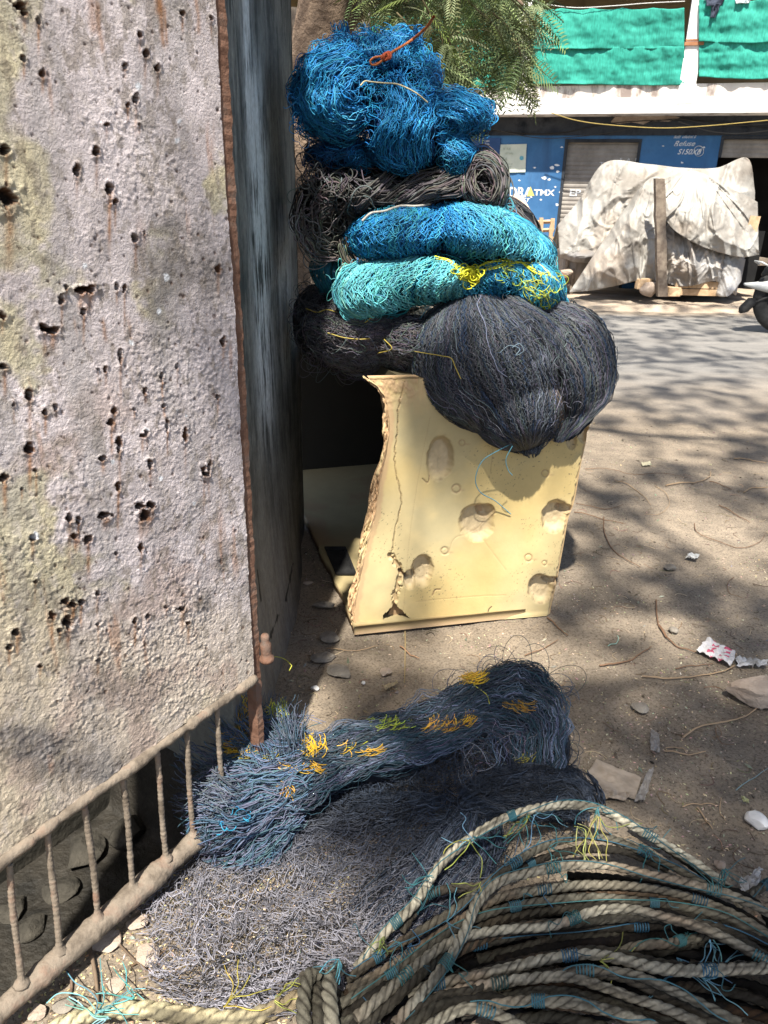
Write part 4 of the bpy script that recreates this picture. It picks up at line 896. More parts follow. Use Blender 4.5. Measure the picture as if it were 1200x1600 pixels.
FB = [[(578, 118), (604, 150), (596, 195), (578, 240), (596, 262), (640, 278)], [(605, 118), (624, 155), (612, 200), (600, 240), (615, 262), (645, 275)], [(635, 122), (645, 160), (632, 205), (625, 240), (635, 262), (650, 274)],
      [(660, 128), (668, 165), (655, 205), (652, 240), (655, 258), (655, 272)], [(675, 140), (684, 175), (672, 205), (678, 235), (676, 255), (660, 270)]]
FC = [[(668, 138), (700, 140), (740, 150), (765, 165), (762, 195), (745, 212)], [(670, 150), (700, 152), (735, 162), (752, 175), (750, 195), (738, 212)], [(672, 165), (700, 168), (728, 176), (738, 188), (735, 202), (725, 216)], [(676, 180), (700, 185), (715, 192), (722, 200), (715, 210), (705, 218)]]
FD = [[(682, 200), (720, 215), (742, 240), (730, 280), (712, 302), (692, 290)], [(680, 210), (712, 225), (728, 245), (720, 278), (706, 294), (690, 280)], [(678, 220), (700, 235), (712, 250), (706, 275), (698, 282), (686, 268)]]
FE = [[(588, 110), (610, 88), (640, 78), (672, 110)], [(600, 118), (625, 100), (650, 100), (675, 130)], [(560, 80), (600, 66), (640, 62), (668, 92)], [(555, 95), (590, 80), (625, 74), (655, 84)]]
gr = []
for k, (lo, hi, m_, c) in enumerate([(0, .008, .8, B3), (.008, .022, .62, B1), (.020, .045, 0.5, B2)]):
    for q, (G_, n, sh) in enumerate([(FA, 210, sF), (FB, 200, sF), (FC, 110, sF), (FD, 80, sF), (FE, 110, sF)]):
        n = int(n*m_)
        gr.append((flow(G_, n, sh, 80, (lo, hi), 12, 34, 3.6, 13, 0.8, 9, (.4, .4), seed=150+10*k+q), 0.00145, cols(n, c, .25, k+q, (0.06, 0.38, 0.62), .12)))
gr.append((tangle(535, 130, 60, 70, 150, (6, 22), sF, 40, (0.0, 0.04), 31), 0.0013, cols(150, B2, .3, 1)))
gr.append((tangle(640, 130, 50, 60, 150, (5, 18), sF, 40, (0.0, 0.04), 32), 0.0013, cols(150, B2, .3, 2)))
gr.append((tangle(600, 80, 60, 36, 170, (4, 14), sF, 34, (0.0, 0.045), 33), 0.0013, cols(170, B2, .3, 3)))
gr.append((tangle(712, 255, 28, 40, 90, (6, 20), sF, 40, (0.0, 0.035), 34), 0.0012, cols(90, (0.03, 0.2, 0.38), .3, 3)))
gr.append((tangle(710, 178, 45, 30, 70, (6, 18), sF, 40, (0.0, 0.035), 35), 0.0012, cols(70, B2, .3, 3)))
gr.append((tangle(540, 248, 60, 26, 70, (8, 26), sF, 44, (0.0, 0.04), 36), 0.0013, cols(70, (0.01, 0.08, 0.22), .3, 3)))  # shaded tangles under the lobes, darkened in their thread colour
gr.append((tangle(565, 247, 14, 18, 46, (7, 15), sF, 40, (0.02, 0.05), 37, arc=(5, 9)), 0.0013, cols(46, B1, .3, 3)))
# upright tufts
for (x0, y0, x1, y1, n, wd) in [(535, 80, 528, 28, 70, 14), (555, 75, 548, 44, 30, 14), (580, 80, 568, 36, 46, 10), (600, 90, 588, 56, 40, 12), (500, 90, 505, 66, 30, 10)]:
    gt = [[(x0-wd, y0+8), ((x0+x1)/2-wd, (y0+y1)/2), (x1-wd*0.8, y1+6)], [(x0, y0+10), ((x0+x1)/2, (y0+y1)/2), (x1, y1)], [(x0+wd, y0+8), ((x0+x1)/2+wd, (y0+y1)/2), (x1+wd*0.8, y1+8)]]
    gr.append((flow(gt, n, [sF[4]], 30, (-0.04, 0.05), 5, 20, 2, 9, 0, 0, (.1, .45), seed=200+x0, k=0.0), 0.0013, cols(n, B2, .25, x0, B1, .4)))
gt = [[(605, 98), (612, 62), (632, 42), (640, 60)], [(615, 102), (622, 66), (642, 48), (645, 66)], [(625, 105), (634, 76), (648, 60), (644, 80)], [(610, 95), (606, 55), (628, 34), (636, 50)]]
gr.append((flow(gt, 90, [sF[4]], 40, (-0.02, 0.06), 4, 25, 1.5, 10, 0, 0, (.15, .15), seed=210, k=0), 0.0013, cols(90, B2, .25, 4)))
gr.append((wraps(sF, 60, 40, 0.97, 9), 0.0013, cols(60*len(sF), B1, .3, 9)))
for (x, y, rx, ry, n, r0, r1) in [(470, 160, 14, 60, 40, 5, 14), (560, 70, 60, 16, 60, 4, 12), (672, 120, 14, 40, 50, 4, 12), (755, 185, 12, 26, 30, 5, 14), (600, 272, 50, 12, 40, 5, 16), (722, 295, 20, 12, 24, 5, 12), (650, 60, 14, 16, 30, 4, 10)]:
    gr.append((tangle(x, y, rx, ry, n, (r0, r1), sF, 30, (-.02, .04), 600+x, k=0.15), 0.0013, cols(n, B2, .3, x, B1, .4)))
threads('mesh_threads', gr, M['thread'], o)
threads('cream_cord', [(twine([(563, 134), (570, 127), (580, 128), (600, 130), (622, 132), (648, 144), (668, 160)], sF, 0.05, n=80), 0.0024, (0.55, 0.48, 0.30))], M['rope'], o, sides=6)

# --- orange knotted cord stuck in the blue net
pp = catmull([(579, 97), (581, 101), (592, 98), (600, 91), (606, 86), (610, 82), (603, 84), (595, 88), (585, 90), (579, 95), (581, 101), (590, 100), (602, 91), (612, 82), (640, 65), (665, 44), (678, 26)], 160)
dl = np.interp(np.linspace(0, 1, 160), [0, 0.7, 1], [0.10, 0.11, 0.22])
P_ = surf(pp[:, 0], pp[:, 1], [sF[4], sF[5]], dl, 0.0)
kn = [surf(*catmull([(596, 92), (600, 85), (606, 84), (606, 92), (600, 93), (602, 84), (609, 82), (610, 90), (604, 92)], 60).T, [sF[4], sF[5]], 0.115, 0)]
oc = threads('orange_cord', [(P_[None], np.linspace(0.0030, 0.0045, 160)[None], (0.50, 0.17, 0.07)), (kn[0][None], 0.004, (0.45, 0.10, 0.05))], M['rope'], None, sides=7)
tag(oc, 'orange cord with a knotted loop poking up out of the bright blue net', 'cord')
# ================================================================== NETS ON THE GROUND
def ELG(px, py, zc, rx, ry, rz, rot=0):
    """lump on the ground: centre under picture point at height zc; radii: rx along, ry across in metres on the ground, rz up"""
    c = PZ(px, py, zc); a = math.radians(rot)
    return (c, np.array([[math.cos(a), math.sin(a), 0], [-math.sin(a), math.cos(a), 0], [0, 0, 1.0]]), np.array([rx, ry, rz]))
NV = (0.016, 0.024, 0.040); NV2 = (0.055, 0.068, 0.098); LAV = (0.21, 0.207, 0.235); TEAL = (0.030, 0.070, 0.095)
# thick cut bundle: frayed at the gate, looping over at its far end
sG = [ELG(420, 1235, 0.03, 0.22, 0.15, 0.13, 12), ELG(348, 1262, 0.05, 0.12, 0.13, 0.11, 0), ELG(560, 1190, 0.04, 0.25, 0.11, 0.10, 10), ELG(700, 1130, 0.06, 0.24, 0.12, 0.12, 22), ELG(810, 1090, 0.07, 0.15, 0.12, 0.16, 10), ELG(855, 1160, 0.05, 0.08, 0.17, 0.13, 0), ELG(740, 1190, 0.02, 0.2, 0.12, 0.07, 0)]
o = empty('fishing_net', PZ(600, 1180, 0), 'frayed navy blue net bundle with orange patches, its cut end against the gate', 'fishing net', 'fishing nets lying on the ground')
core('dark_core', [(c, R, rad*[0.95, .95, .85]) for c, R, rad in sG[:6]], 0.80, (0.012, 0.014, 0.02), o, 7)
gTop = [[(300, 1215), (380, 1190), (480, 1160), (570, 1130), (650, 1105), (730, 1065), (790, 1040), (845, 1055), (878, 1100), (880, 1160), (885, 1230)],
        [(290, 1245), (380, 1215), (480, 1180), (580, 1150), (670, 1125), (740, 1090), (800, 1065), (850, 1085), (868, 1130), (866, 1180), (872, 1240)],
        [(285, 1280), (380, 1245), (480, 1205), (590, 1170), (680, 1145), (750, 1115), (810, 1095), (840, 1120), (845, 1160), (840, 1200), (848, 1250)],
        [(295, 1325), (380, 1290), (460, 1245), (560, 1195), (660, 1170), (740, 1140), (790, 1130), (815, 1150), (812, 1185), (810, 1220), (815, 1262)],
        [(330, 1350), (400, 1315), (470, 1270), (560, 1215), (650, 1190), (720, 1165), (760, 1155), (780, 1175), (785, 1200), (782, 1235), (780, 1270)]]
gr = []
for k, (lo, hi, n, c) in enumerate([(0, .008, 260, (0.015, 0.022, 0.04)), (.006, .024, 260, NV), (.018, .045, 200, NV2)]):
    c_ = cols(n, c, .3, k, TEAL, .3); gr.append((flow(gTop, n, sG, 150, (lo, hi), 16, 55, 3.5, 15, 2.0, 34, (0.25, 0.45), seed=300+k, ground=0.012), 0.00105, c_))
# loose far crown of the loop
gr.append((tangle(800, 1100, 75, 50, 240, (12, 45), sG, 50, (0.0, 0.03), 41, arc=(1.5, 4), ground=0.01), 0.00095, cols(240, NV2, .3, 3)))
gr.append((tangle(790, 1180, 70, 60, 120, (15, 50), sG, 50, (0.0, 0.03), 42, arc=(1.5, 4), ground=0.01), 0.0010, cols(120, LAV, .4, 3, NV2, .5)))
threads('mesh_threads', gr, M['thread'], o)
# frayed cut end: a brush of strands pointing at the gate
gFr = [[(500, 1140), (450, 1125), (400, 1110), (350, 1085)], [(470, 1160), (420, 1180), (370, 1175), (330, 1150)], [(480, 1180), (420, 1200), (360, 1205), (300, 1195)], [(490, 1200), (430, 1220), (360, 1235), (285, 1240)], [(490, 1220), (430, 1245), (360, 1265), (282, 1278)], [(480, 1240), (430, 1270), (370, 1295), (290, 1312)], [(470, 1260), (430, 1290), (390, 1325), (330, 1352)], [(480, 1285), (450, 1315), (420, 1345), (385, 1368)]]
gr = []
TL = (0.045, 0.095, 0.14)
for k, (lo, hi, n, c) in enumerate([(0, .01, 380, (0.02, 0.04, 0.07)), (.005, .03, 460, TL), (.015, .06, 420, (0.075, 0.13, 0.19))]):
    gr.append((flow(gFr, n, sG, 60, (lo, hi), 18, 46, 5.0, 18, 0, 0, (0.35, 0.65), seed=320+k, ground=0.015), 0.0012, cols(n, c, .3, k, (0.13, 0.14, 0.21), .3)))
gr.append((flow([[(400, 1200), (360, 1165), (330, 1120), (322, 1090)], [(420, 1190), (395, 1150), (375, 1110), (372, 1075)], [(450, 1180), (440, 1140), (428, 1105), (430, 1080)], [(480, 1170), (480, 1140), (490, 1120), (500, 1105)]], 240, sG, 50, (0.0, 0.08), 12, 40, 3, 18, 0, 0, (.3, .6), seed=331, ground=0.02), 0.0010, cols(240, (0.08, 0.10, 0.14), .3, 4, TL, .4)))
gr.append((flow([[(380, 1220), (330, 1190), (290, 1160), (270, 1130)], [(370, 1240), (320, 1225), (285, 1215), (262, 1205)], [(370, 1270), (320, 1270), (290, 1268), (268, 1262)]], 150, sG, 50, (0.01, 0.08), 14, 30, 3, 18, 0, 0, (.3, .6), seed=332, ground=0.02), 0.0010, cols(150, (0.10, 0.12, 0.16), .3, 4)))
threads('frayed_end', gr, M['thread'], o)
OY = (0.62, 0.38, 0.03)
oy = []
for k, (x, y, rx, ry, ang, n, c) in enumerate([(380, 1115, 14, 26, 95, 90, OY), (372, 1160, 18, 16, 30, 80, OY), (435, 1110, 14, 12, 60, 60, (0.5, 0.5, 0.05)), (492, 1165, 18, 12, 100, 90, OY), (470, 1200, 30, 8, -28, 90, (0.52, 0.30, 0.03)), (448, 1232, 9, 16, 110, 60, (0.55, 0.30, 0.03)), (742, 1060, 14, 8, 10, 80, OY), (690, 1132, 24, 8, 60, 90, (0.60, 0.33, 0.04)), (735, 1122, 8, 8, 60, 40, OY), (600, 1130, 22, 8, 40, 40, (0.42, 0.5, 0.06)), (630, 1135, 12, 6, 30, 26, (0.42, 0.5, 0.06)), (810, 1105, 18, 6, -20, 50, (0.4, 0.23, 0.04)), (820, 1190, 10, 8, 40, 30, (0.3, 0.3, 0.05)), (545, 1170, 10, 8, 60, 26, OY), (580, 1175, 14, 6, 0, 34, (0.5, 0.3, .03)), (400, 1180, 30, 8, 10, 30, (0.35, 0.28, .05))]):
    g = np.random.default_rng(k+60); a0 = math.radians(ang)
    cx = x+g.uniform(-rx, rx, n); cy = y+g.uniform(-ry, ry, n); t = np.linspace(-1, 1, 16)[None]; L = g.uniform(6, 15, n)[:, None]; aa = a0+g.normal(0, 0.35, n)[:, None]+0.3*t
    oy.append((surf(cx[:, None]+L*t*np.cos(aa), cy[:, None]-L*t*np.sin(aa)*0.8, sG, g.uniform(0.02, 0.05, n)[:, None], 0.35, 0.03), 0.0012, cols(n, c, .2, k)))
for g_ in ([(415, 1030), (430, 1026), (445, 1030), (456, 1040)], [(456, 1040), (452, 1048)], [(740, 1070), (760, 1085), (765, 1100)], [(530, 1165), (555, 1168), (575, 1158)]):
    p = catmull(g_, 30); oy.append((surf(p[:, 0], p[:, 1], sG, 0.04, .35, .04)[None], 0.0014, (0.5, 0.5, 0.06)))
gr2 = [(diamond([g_[:7] for g_ in gTop], 44, 26, sG, 18, 60, 2, .03, 171), 0.0011, cols(44, NV2, .3, 91)), (diamond(gTop, 54, 44, sG, 20, 60, 2, .034, 174, .01), 0.0011, cols(54, (.12, .14, .20), .35, 92, TEAL, .3))]
threads('loose_mesh', gr2, M['thread'], o)
threads('orange_patches', oy, M['thread'], o)
tq = []
for k, (x, y, rx, ry, n) in enumerate([(375, 1275, 10, 6, 10), (350, 1290, 8, 6, 6)]):
    tq.append((tangle(x, y, rx, ry, n, (5, 14), sG, 20, (0.04, 0.06), 70+k, arc=(1, 2.5), ground=0.03), 0.0013, cols(n, (0.03, 0.25, 0.42), .2, k)))
threads('blue_strands', tq, M['thread'], o)

# thin spread net
sH = [ELG(640, 1330, -0.02, 0.30, 0.20, 0.085, 30), ELG(840, 1240, 0.0, 0.20, 0.10, 0.10, 0), ELG(430, 1450, -0.03, 0.30, 0.22, 0.065, 20)]
o = empty('fishing_net', PZ(520, 1400, 0), 'thin lavender grey net spread flat over the earth beside the rope coil', 'fishing net', 'fishing nets lying on the ground')
gS = [[(735, 1240), (650, 1225), (540, 1245), (440, 1290), (330, 1325), (235, 1385)], [(725, 1250), (640, 1255), (520, 1290), (420, 1335), (320, 1380), (222, 1430)], [(720, 1260), (630, 1285), (520, 1330), (430, 1385), (330, 1430), (218, 1480)],
      [(715, 1268), (640, 1320), (540, 1375), (450, 1430), (360, 1480), (222, 1535)], [(712, 1275), (660, 1345), (570, 1420), (480, 1480), (400, 1525), (250, 1562)], [(715, 1282), (690, 1360), (620, 1440), (540, 1510), (460, 1550), (330, 1572)], [(725, 1285), (720, 1360), (680, 1440), (620, 1500), (560, 1550), (450, 1578)], [(745, 1280), (765, 1340), (740, 1420), (690, 1490), (640, 1550), (570, 1590)]]
gR = [[(720, 1240), (770, 1205), (830, 1195), (890, 1200), (925, 1225)], [(720, 1250), (775, 1225), (840, 1215), (895, 1222), (930, 1245)], [(722, 1258), (780, 1250), (850, 1245), (900, 1250), (925, 1270)], [(725, 1268), (790, 1275), (850, 1280), (890, 1285), (905, 1300)]]
gr = []
for k, (lo, hi, n, c) in enumerate([(0, .006, 60, NV), (.003, .018, 60, NV2), (.010, .032, 55, LAV)]):
    gr.append((flow(gS, n, sH, 150, (lo, hi), 20, 46, 5.0, 13, 1.2, 24, (0.45, 0.45), seed=340+k, ground=0.008), 0.00075, cols(n, c, .4, k, (0.07, 0.09, 0.16), .12)))
    gr.append((flow(gR, int(n*1.8), sH, 90, (lo, hi), 10, 50, 2.5, 13, 1.8, 18, (0.2, 0.25), seed=350+k, ground=0.008), 0.0010, cols(int(n*1.8), c, .3, k, NV, .35)))
for q, (c_, lf, nr) in enumerate([(LAV, .012, 52), ((.15, .155, .18), .008, 56), (NV2, .018, 50)]):
    gr.append((diamond(gS, nr, 30, sH, 26, 70, 2.2, lf, 131+q*3, .006), 0.00075, cols(nr, c_, .3, 71+q, NV2, .2)))
for q in range(3): gr.append((diamond(gR, 46, 15, sH, 14, 50, 1.5, .014+.006*q, 151+q, .006), 0.0011, cols(46, [LAV, NV2, (.15, .15, .19)][q], .3, 81+q)))
# dark pleat running through the middle
gM = [[(740, 1240), (680, 1290), (600, 1350), (520, 1420)], [(740, 1255), (700, 1320), (650, 1400), (580, 1470)], [(750, 1270), (740, 1340), (700, 1410), (650, 1480)], [(790, 1280), (790, 1330), (760, 1390), (710, 1450)]]
gr.append((flow(gM, 320, sH, 90, (0.0, 0.025), 8, 50, 2, 14, 1, 18, (.2, .5), seed=360, ground=0.012), 0.0010, cols(320, NV, .35, 4, NV2, .4)))
gr.append((flow([[(470, 1175), (540, 1215), (600, 1240), (700, 1245)], [(430, 1240), (500, 1265), (580, 1265), (690, 1255)], [(420, 1290), (480, 1300), (560, 1285), (660, 1265)]], 200, sH, 90, (0, 0.03), 14, 50, 3, 16, 1, 14, (.4, .4), seed=361, ground=0.012), 0.0010, cols(200, NV2, .35, 5, LAV, .4)))
for (x, y, rx, ry, n, c_) in [(640, 1225, 150, 44, 560, NV), (560, 1215, 120, 40, 300, NV), (760, 1180, 80, 60, 260, NV), (520, 1255, 120, 36, 260, NV2), (830, 1190, 50, 60, 160, NV2), (700, 1330, 80, 60, 260, NV)]:
    gr.append((tangle(x, y, rx, ry, n, (9, 34), sG[4:]+sH, 34, (0.0, 0.03), 900+x, arc=(1.0, 3.0), ground=0.012), 0.0009, cols(n, c_, .4, x, LAV, .2)))
# open diamond meshes: irregular loops where the net lies thin
gr.append((tangle(330, 1460, 115, 100, 170, (7, 19), sH, 30, (0.0, 0.016), 81, arc=(1.2, 3.6), ground=0.006), 0.00072, cols(170, LAV, .3, 6, (0.08, 0.09, 0.15), .3)))
gr.append((tangle(500, 1490, 130, 85, 230, (7, 18), sH, 30, (0.0, 0.016), 82, arc=(1.2, 3.6), ground=0.006), 0.00072, cols(230, LAV, .3, 7, NV2, .35)))
gr.append((tangle(520, 1300, 140, 70, 360, (8, 24), sH, 34, (0.0, 0.02), 83, arc=(1.2, 3.6), ground=0.006), 0.00072, cols(360, LAV, .3, 8, NV2, .35)))
gr.append((tangle(640, 1390, 90, 100, 350, (8, 20), sH, 34, (0.0, 0.02), 84, arc=(1.2, 3.6), ground=0.006), 0.00072, cols(350, NV2, .3, 9, LAV, .25)))
gr.append((tangle(830, 1260, 90, 45, 300, (7, 18), sH, 34, (0.0, 0.02), 85, arc=(1.2, 3.6), ground=0.006), 0.00072, cols(300, LAV, .3, 9, NV2, .35)))
gr.append((flow([[(925, 1215), (938, 1235), (945, 1262)], [(915, 1200), (930, 1225), (935, 1250)]], 26, sH, 40, (0.0, .03), 5, 20, 1.5, 12, 0, 0, (.2, .3), seed=363, ground=.02), 0.0016, cols(26, (0.10, 0.085, 0.07), .3, 4)))
gr = [(S, r, poscol(S, (.030, .040, .060), (.20, .195, .225), .55, i_) if np.mean(c) > .05 or i_ % 2 else c) for i_, (S, r, c) in enumerate(gr)]
threads('mesh_threads', gr, M['thread'], o)

# ================================================================== ROPE COIL
def rope_geo(P_, R, pitch=0.068, nsides=15, tint=(0.40, 0.34, 0.26), seed=0, fuzz=True):
    """laid three-strand rope along points P_ -> V, F, C"""
    L = np.r_[0, np.cumsum(np.linalg.norm(np.diff(P_, axis=0), axis=1))]
    n = max(24, int(L[-1]/0.0042)); s = np.linspace(0, L[-1], n)
    Q = np.stack([np.interp(s, L, P_[:, k]) for k in range(3)], 1)
    for _ in range(3): Q[1:-1] = (Q[:-2]+2*Q[1:-1]+Q[2:])/4
    T = np.gradient(Q, axis=0); T /= np.linalg.norm(T, axis=1)[:, None]+1e-9
    N = np.cross(T, [0, 0, 1.0]); N /= np.linalg.norm(N, axis=1)[:, None]+1e-9; B_ = np.cross(N, T)
    th = np.linspace(0, 2*math.pi, nsides, endpoint=False)[None]
    ph = th-2*math.pi*s[:, None]/pitch
    lobe = np.abs(np.cos(1.5*ph))**0.7
    rr = R*(0.70+0.34*lobe)*(1+0.10*vnoise(s*9, seed+0*s, 0, 4)[:, None])+R*0.10*vnoise(s[:, None]*180+0*th, th*2.5+seed, 0, seed)
    V = Q[:, None]+rr[..., None]*(np.cos(th)[..., None]*N[:, None]+np.sin(th)[..., None]*B_[:, None])
    i = np.arange(n-1)[:, None]*nsides; j = np.arange(nsides)[None]; j2 = (j+1) % nsides
    Fq = np.stack([i+j, i+j2, i+nsides+j2, i+nsides+j], -1).reshape(-1, 4)
    base = np.array(tint)
    dirt_ = sstep(-0.2, 0.4, fbm(s*2.2, 0*s+seed*3.1, 0, 4, 7))[:, None]; oran = sstep(0.15, 0.5, fbm(s*4, 0*s+seed*5.7, 0, 4, 17))[:, None]
    soot = sstep(0.08, 0.4, fbm(s*1.3, 0*s+seed*1.9, 0, 3, 27))[:, None]
    C_ = base[None, None]*(0.72+0.28*lobe[..., None])
    C_ = mixc(C_, np.array([0.30, 0.16, 0.085]), 0.45*oran+0*th); C_ = mixc(C_, np.array([0.13, 0.105, 0.08]), 0.5*dirt_+0*th); C_ = mixc(C_, np.array([0.035, 0.03, 0.025]), 0.85*soot+0*th)
    C_ = mixc(C_, np.array([0.045, 0.038, 0.03]), 0.9*(1-sstep(0.10, 0.55, lobe)))
    C_ = mixc(C_, np.array([0.05, 0.045, 0.038]), 0.75*sstep(0.05, 0.35, fbm(s[:, None]*7+seed, th*1.1, 0, 4, 37)))
    C_ = C_*min(1.0, float(base.mean())/.22)
    C_ = C_*(0.86+0.30*vnoise(s[:, None]*420+0*th, th*4, 0, seed+3))[..., None]
    return V.reshape(-1, 3), Fq, np.clip(C_, 0.01, .9).reshape(-1, 3), Q
Zx = lambda zx, zy: (450+zx/1.6, 1200+zy/1.6)
ropes = [  # (points in the enlarged view, heights start/mid/end, radius, tint factor)
 ([(168, 502), (240, 412), (310, 345), (348, 285), (385, 232), (450, 178), (530, 132), (610, 103), (690, 90), (770, 100), (850, 138), (940, 190), (1040, 252), (1105, 305), (1130, 350)], (.05, .20, .04), .0165, 1.65),
 ([(285, 408), (312, 365), (352, 318), (400, 303), (450, 298), (520, 300)], (.05, .10, .06), .0140, 1.0),
 ([(145, 530), (240, 460), (340, 400), (420, 350), (500, 285), (570, 235), (640, 195), (720, 172), (800, 176), (880, 205), (970, 250), (1060, 300)], (.05, .13, .04), .0145, .95),
 ([(560, 262), (640, 226), (720, 204), (790, 200), (860, 215), (950, 255)], (.08, .09, .04), .0140, .95),
 ([(262, 645), (330, 570), (400, 480), (440, 410), (470, 340), (520, 288), (600, 262), (700, 243), (800, 243), (900, 265), (1000, 288), (1090, 312), (1180, 350), (1260, 400)], (.16, .17, .08), .0160, 1.4),
 ([(150, 560), (250, 500), (350, 432), (440, 372), (520, 328), (620, 308), (740, 294), (860, 296), (960, 310), (1070, 345), (1180, 400), (1260, 470)], (.07, .12, .07), .0145, 1.0),
 ([(130, 590), (250, 520), (360, 440), (450, 385), (540, 352), (660, 332), (780, 325), (880, 335), (990, 352), (1100, 378), (1210, 440)], (.09, .12, .08), .0145, .95),
 ([(170, 625), (270, 540), (350, 470), (420, 430), (500, 410), (570, 402), (660, 395), (760, 360), (850, 352), (940, 372), (1040, 400), (1120, 440), (1200, 490), (1260, 540)], (.11, .16, .12), .0155, 1.4),
 ([(380, 475), (450, 447), (530, 430), (600, 412), (680, 402), (780, 398), (880, 395), (980, 388), (1080, 400), (1180, 430)], (.09, .12, .08), .0140, .85),
 ([(520, 480), (620, 455), (720, 440), (840, 430), (930, 422), (1040, 405)], (.09, .11, .08), .0145, .30),
 ([(800, 455), (880, 446), (960, 436), (1030, 424), (1070, 415)], (.10, .12, .10), .0145, 1.05),
 ([(300, 560), (390, 535), (470, 518), (560, 498), (650, 478), (740, 466), (820, 474), (900, 495), (980, 505), (1080, 503), (1180, 500), (1260, 505)], (.12, .17, .12), .0155, 1.35),
 ([(640, 520), (720, 508), (800, 508), (880, 522), (960, 555), (1050, 595), (1130, 640)], (.14, .17, .15), .0145, 1.0),
 ([(340, 590), (430, 556), (520, 540), (620, 524), (700, 522), (780, 545), (860, 575), (940, 600), (1040, 640)], (.13, .16, .14), .0155, 1.35),
 ([(430, 605), (520, 590), (620, 582), (720, 590), (800, 608), (880, 632), (940, 660)], (.15, .18, .15), .0150, 1.05),
 ([(330, 660), (400, 615), (470, 600), (540, 622), (600, 660)], (.16, .18, .16), .0150, 1.0),
 ([(180, 650), (260, 590), (330, 520), (390, 470), (440, 440)], (.10, .13, .10), .0145, .7),
 ([(120, 640), (180, 590), (240, 550), (300, 520), (360, 500)], (.08, .10, .08), .0140, .8),
 ([(640, 350), (740, 372), (860, 412), (980, 460), (1100, 470), (1220, 450)], (.06, .07, .06), .0145, .22),
 ([(700, 270), (820, 275), (940, 292), (1060, 330), (1160, 380), (1230, 440)], (.07, .09, .07), .0150, .30),
 ([(900, 560), (1000, 545), (1100, 560), (1200, 590)], (.08, .09, .08), .0145, .5),
 ([(520, 640), (640, 620), (760, 640), (880, 680)], (.10, .11, .10), .0145, .6),
 ([(430, 500), (520, 470), (640, 440), (760, 420)], (.06, .07, .06), .0145, .2),
 ([(300, 600), (420, 570), (560, 560), (700, 565), (860, 560), (1000, 585), (1180, 620)], (.07, .08, .07), .0145, .22),
 ([(1130, 330), (1180, 300), (1230, 285)], (.06, .06, .06), .0150, .9),
 ([(1090, 300), (1140, 320), (1190, 360), (1230, 420)], (.07, .09, .08), .0145, .22),
 ([(860, 145), (940, 200), (1000, 240), (1070, 290)], (.03, .04, .03), .0130, .45),
 ([(420, 330), (520, 345), (640, 370), (760, 400), (900, 470)], (.03, .04, .03), .0145, .12),  # turns from here on are tinted near black to paint the shaded gaps
 ([(200, 600), (360, 560), (520, 600), (700, 640)], (.04, .05, .04), .0145, .12),
 ([(640, 480), (800, 500), (960, 530), (1150, 540)], (.04, .05, .04), .0145, .12),
 ([(300,620), (480,500), (700,470), (1000,470)], (.03, .05, .03), .0150, .12),
 ([(420,640), (560,560), (800,530), (1150,600)], (.03, .05, .03), .0150, .12),
 ([(480,400), (640,330), (860,330), (1150,450)], (.03, .05, .03), .0150, .12),
 ([(440,450), (620,380), (860,380), (1180,470)], (.03, .05, .03), .0150, .12),
 ([(560,640), (700,560), (900,600), (1100,660)], (.03, .05, .03), .0150, .12),
 ([(700,640), (900,600), (1050,640), (1150,680)], (.03, .05, .03), .0150, .12),
 ([(240,640), (380,520), (520,440), (760,450)], (.03, .05, .03), .0150, .12),
 ([(520,380), (700,310), (900,300), (1100,360)], (.03, .05, .03), .0150, .12),
 ([(900,470), (1050,460), (1180,480), (1260,520)], (.03, .05, .03), .0150, .12),
 ([(860,640), (1000,600), (1150,570), (1250,560)], (.03, .05, .03), .0150, .12),
]
coil = empty('rope_coil', PZ(800, 1450, 0), 'big coil of dirty cream twisted rope with teal twine ties in the foreground', 'rope coil')
TI = np.array([0.345, 0.32, 0.25]); centre = []
tie_ix = 0
g0 = np.random.default_rng(44); extra = []
for k in list(range(5, 18))*2+[7, 9, 11, 13]:
    a, b = ropes[k], ropes[min(k+1, 17)]; A1, B1_ = catmull(a[0], 7), catmull(b[0], 7); f_ = g0.uniform(.2, .8)
    if np.abs(A1-B1_).max() > 330: B1_ = A1+g0.normal(0, 14, (1, 2))
    P1 = A1*(1-f_)+B1_*f_+g0.normal(0, 5, A1.shape); extra.append(([tuple(p) for p in P1], tuple(max(.03, z-.022) for z in a[1]), .0140, g0.choice([.25, .5, .62, .8])))
ropes = ropes+extra
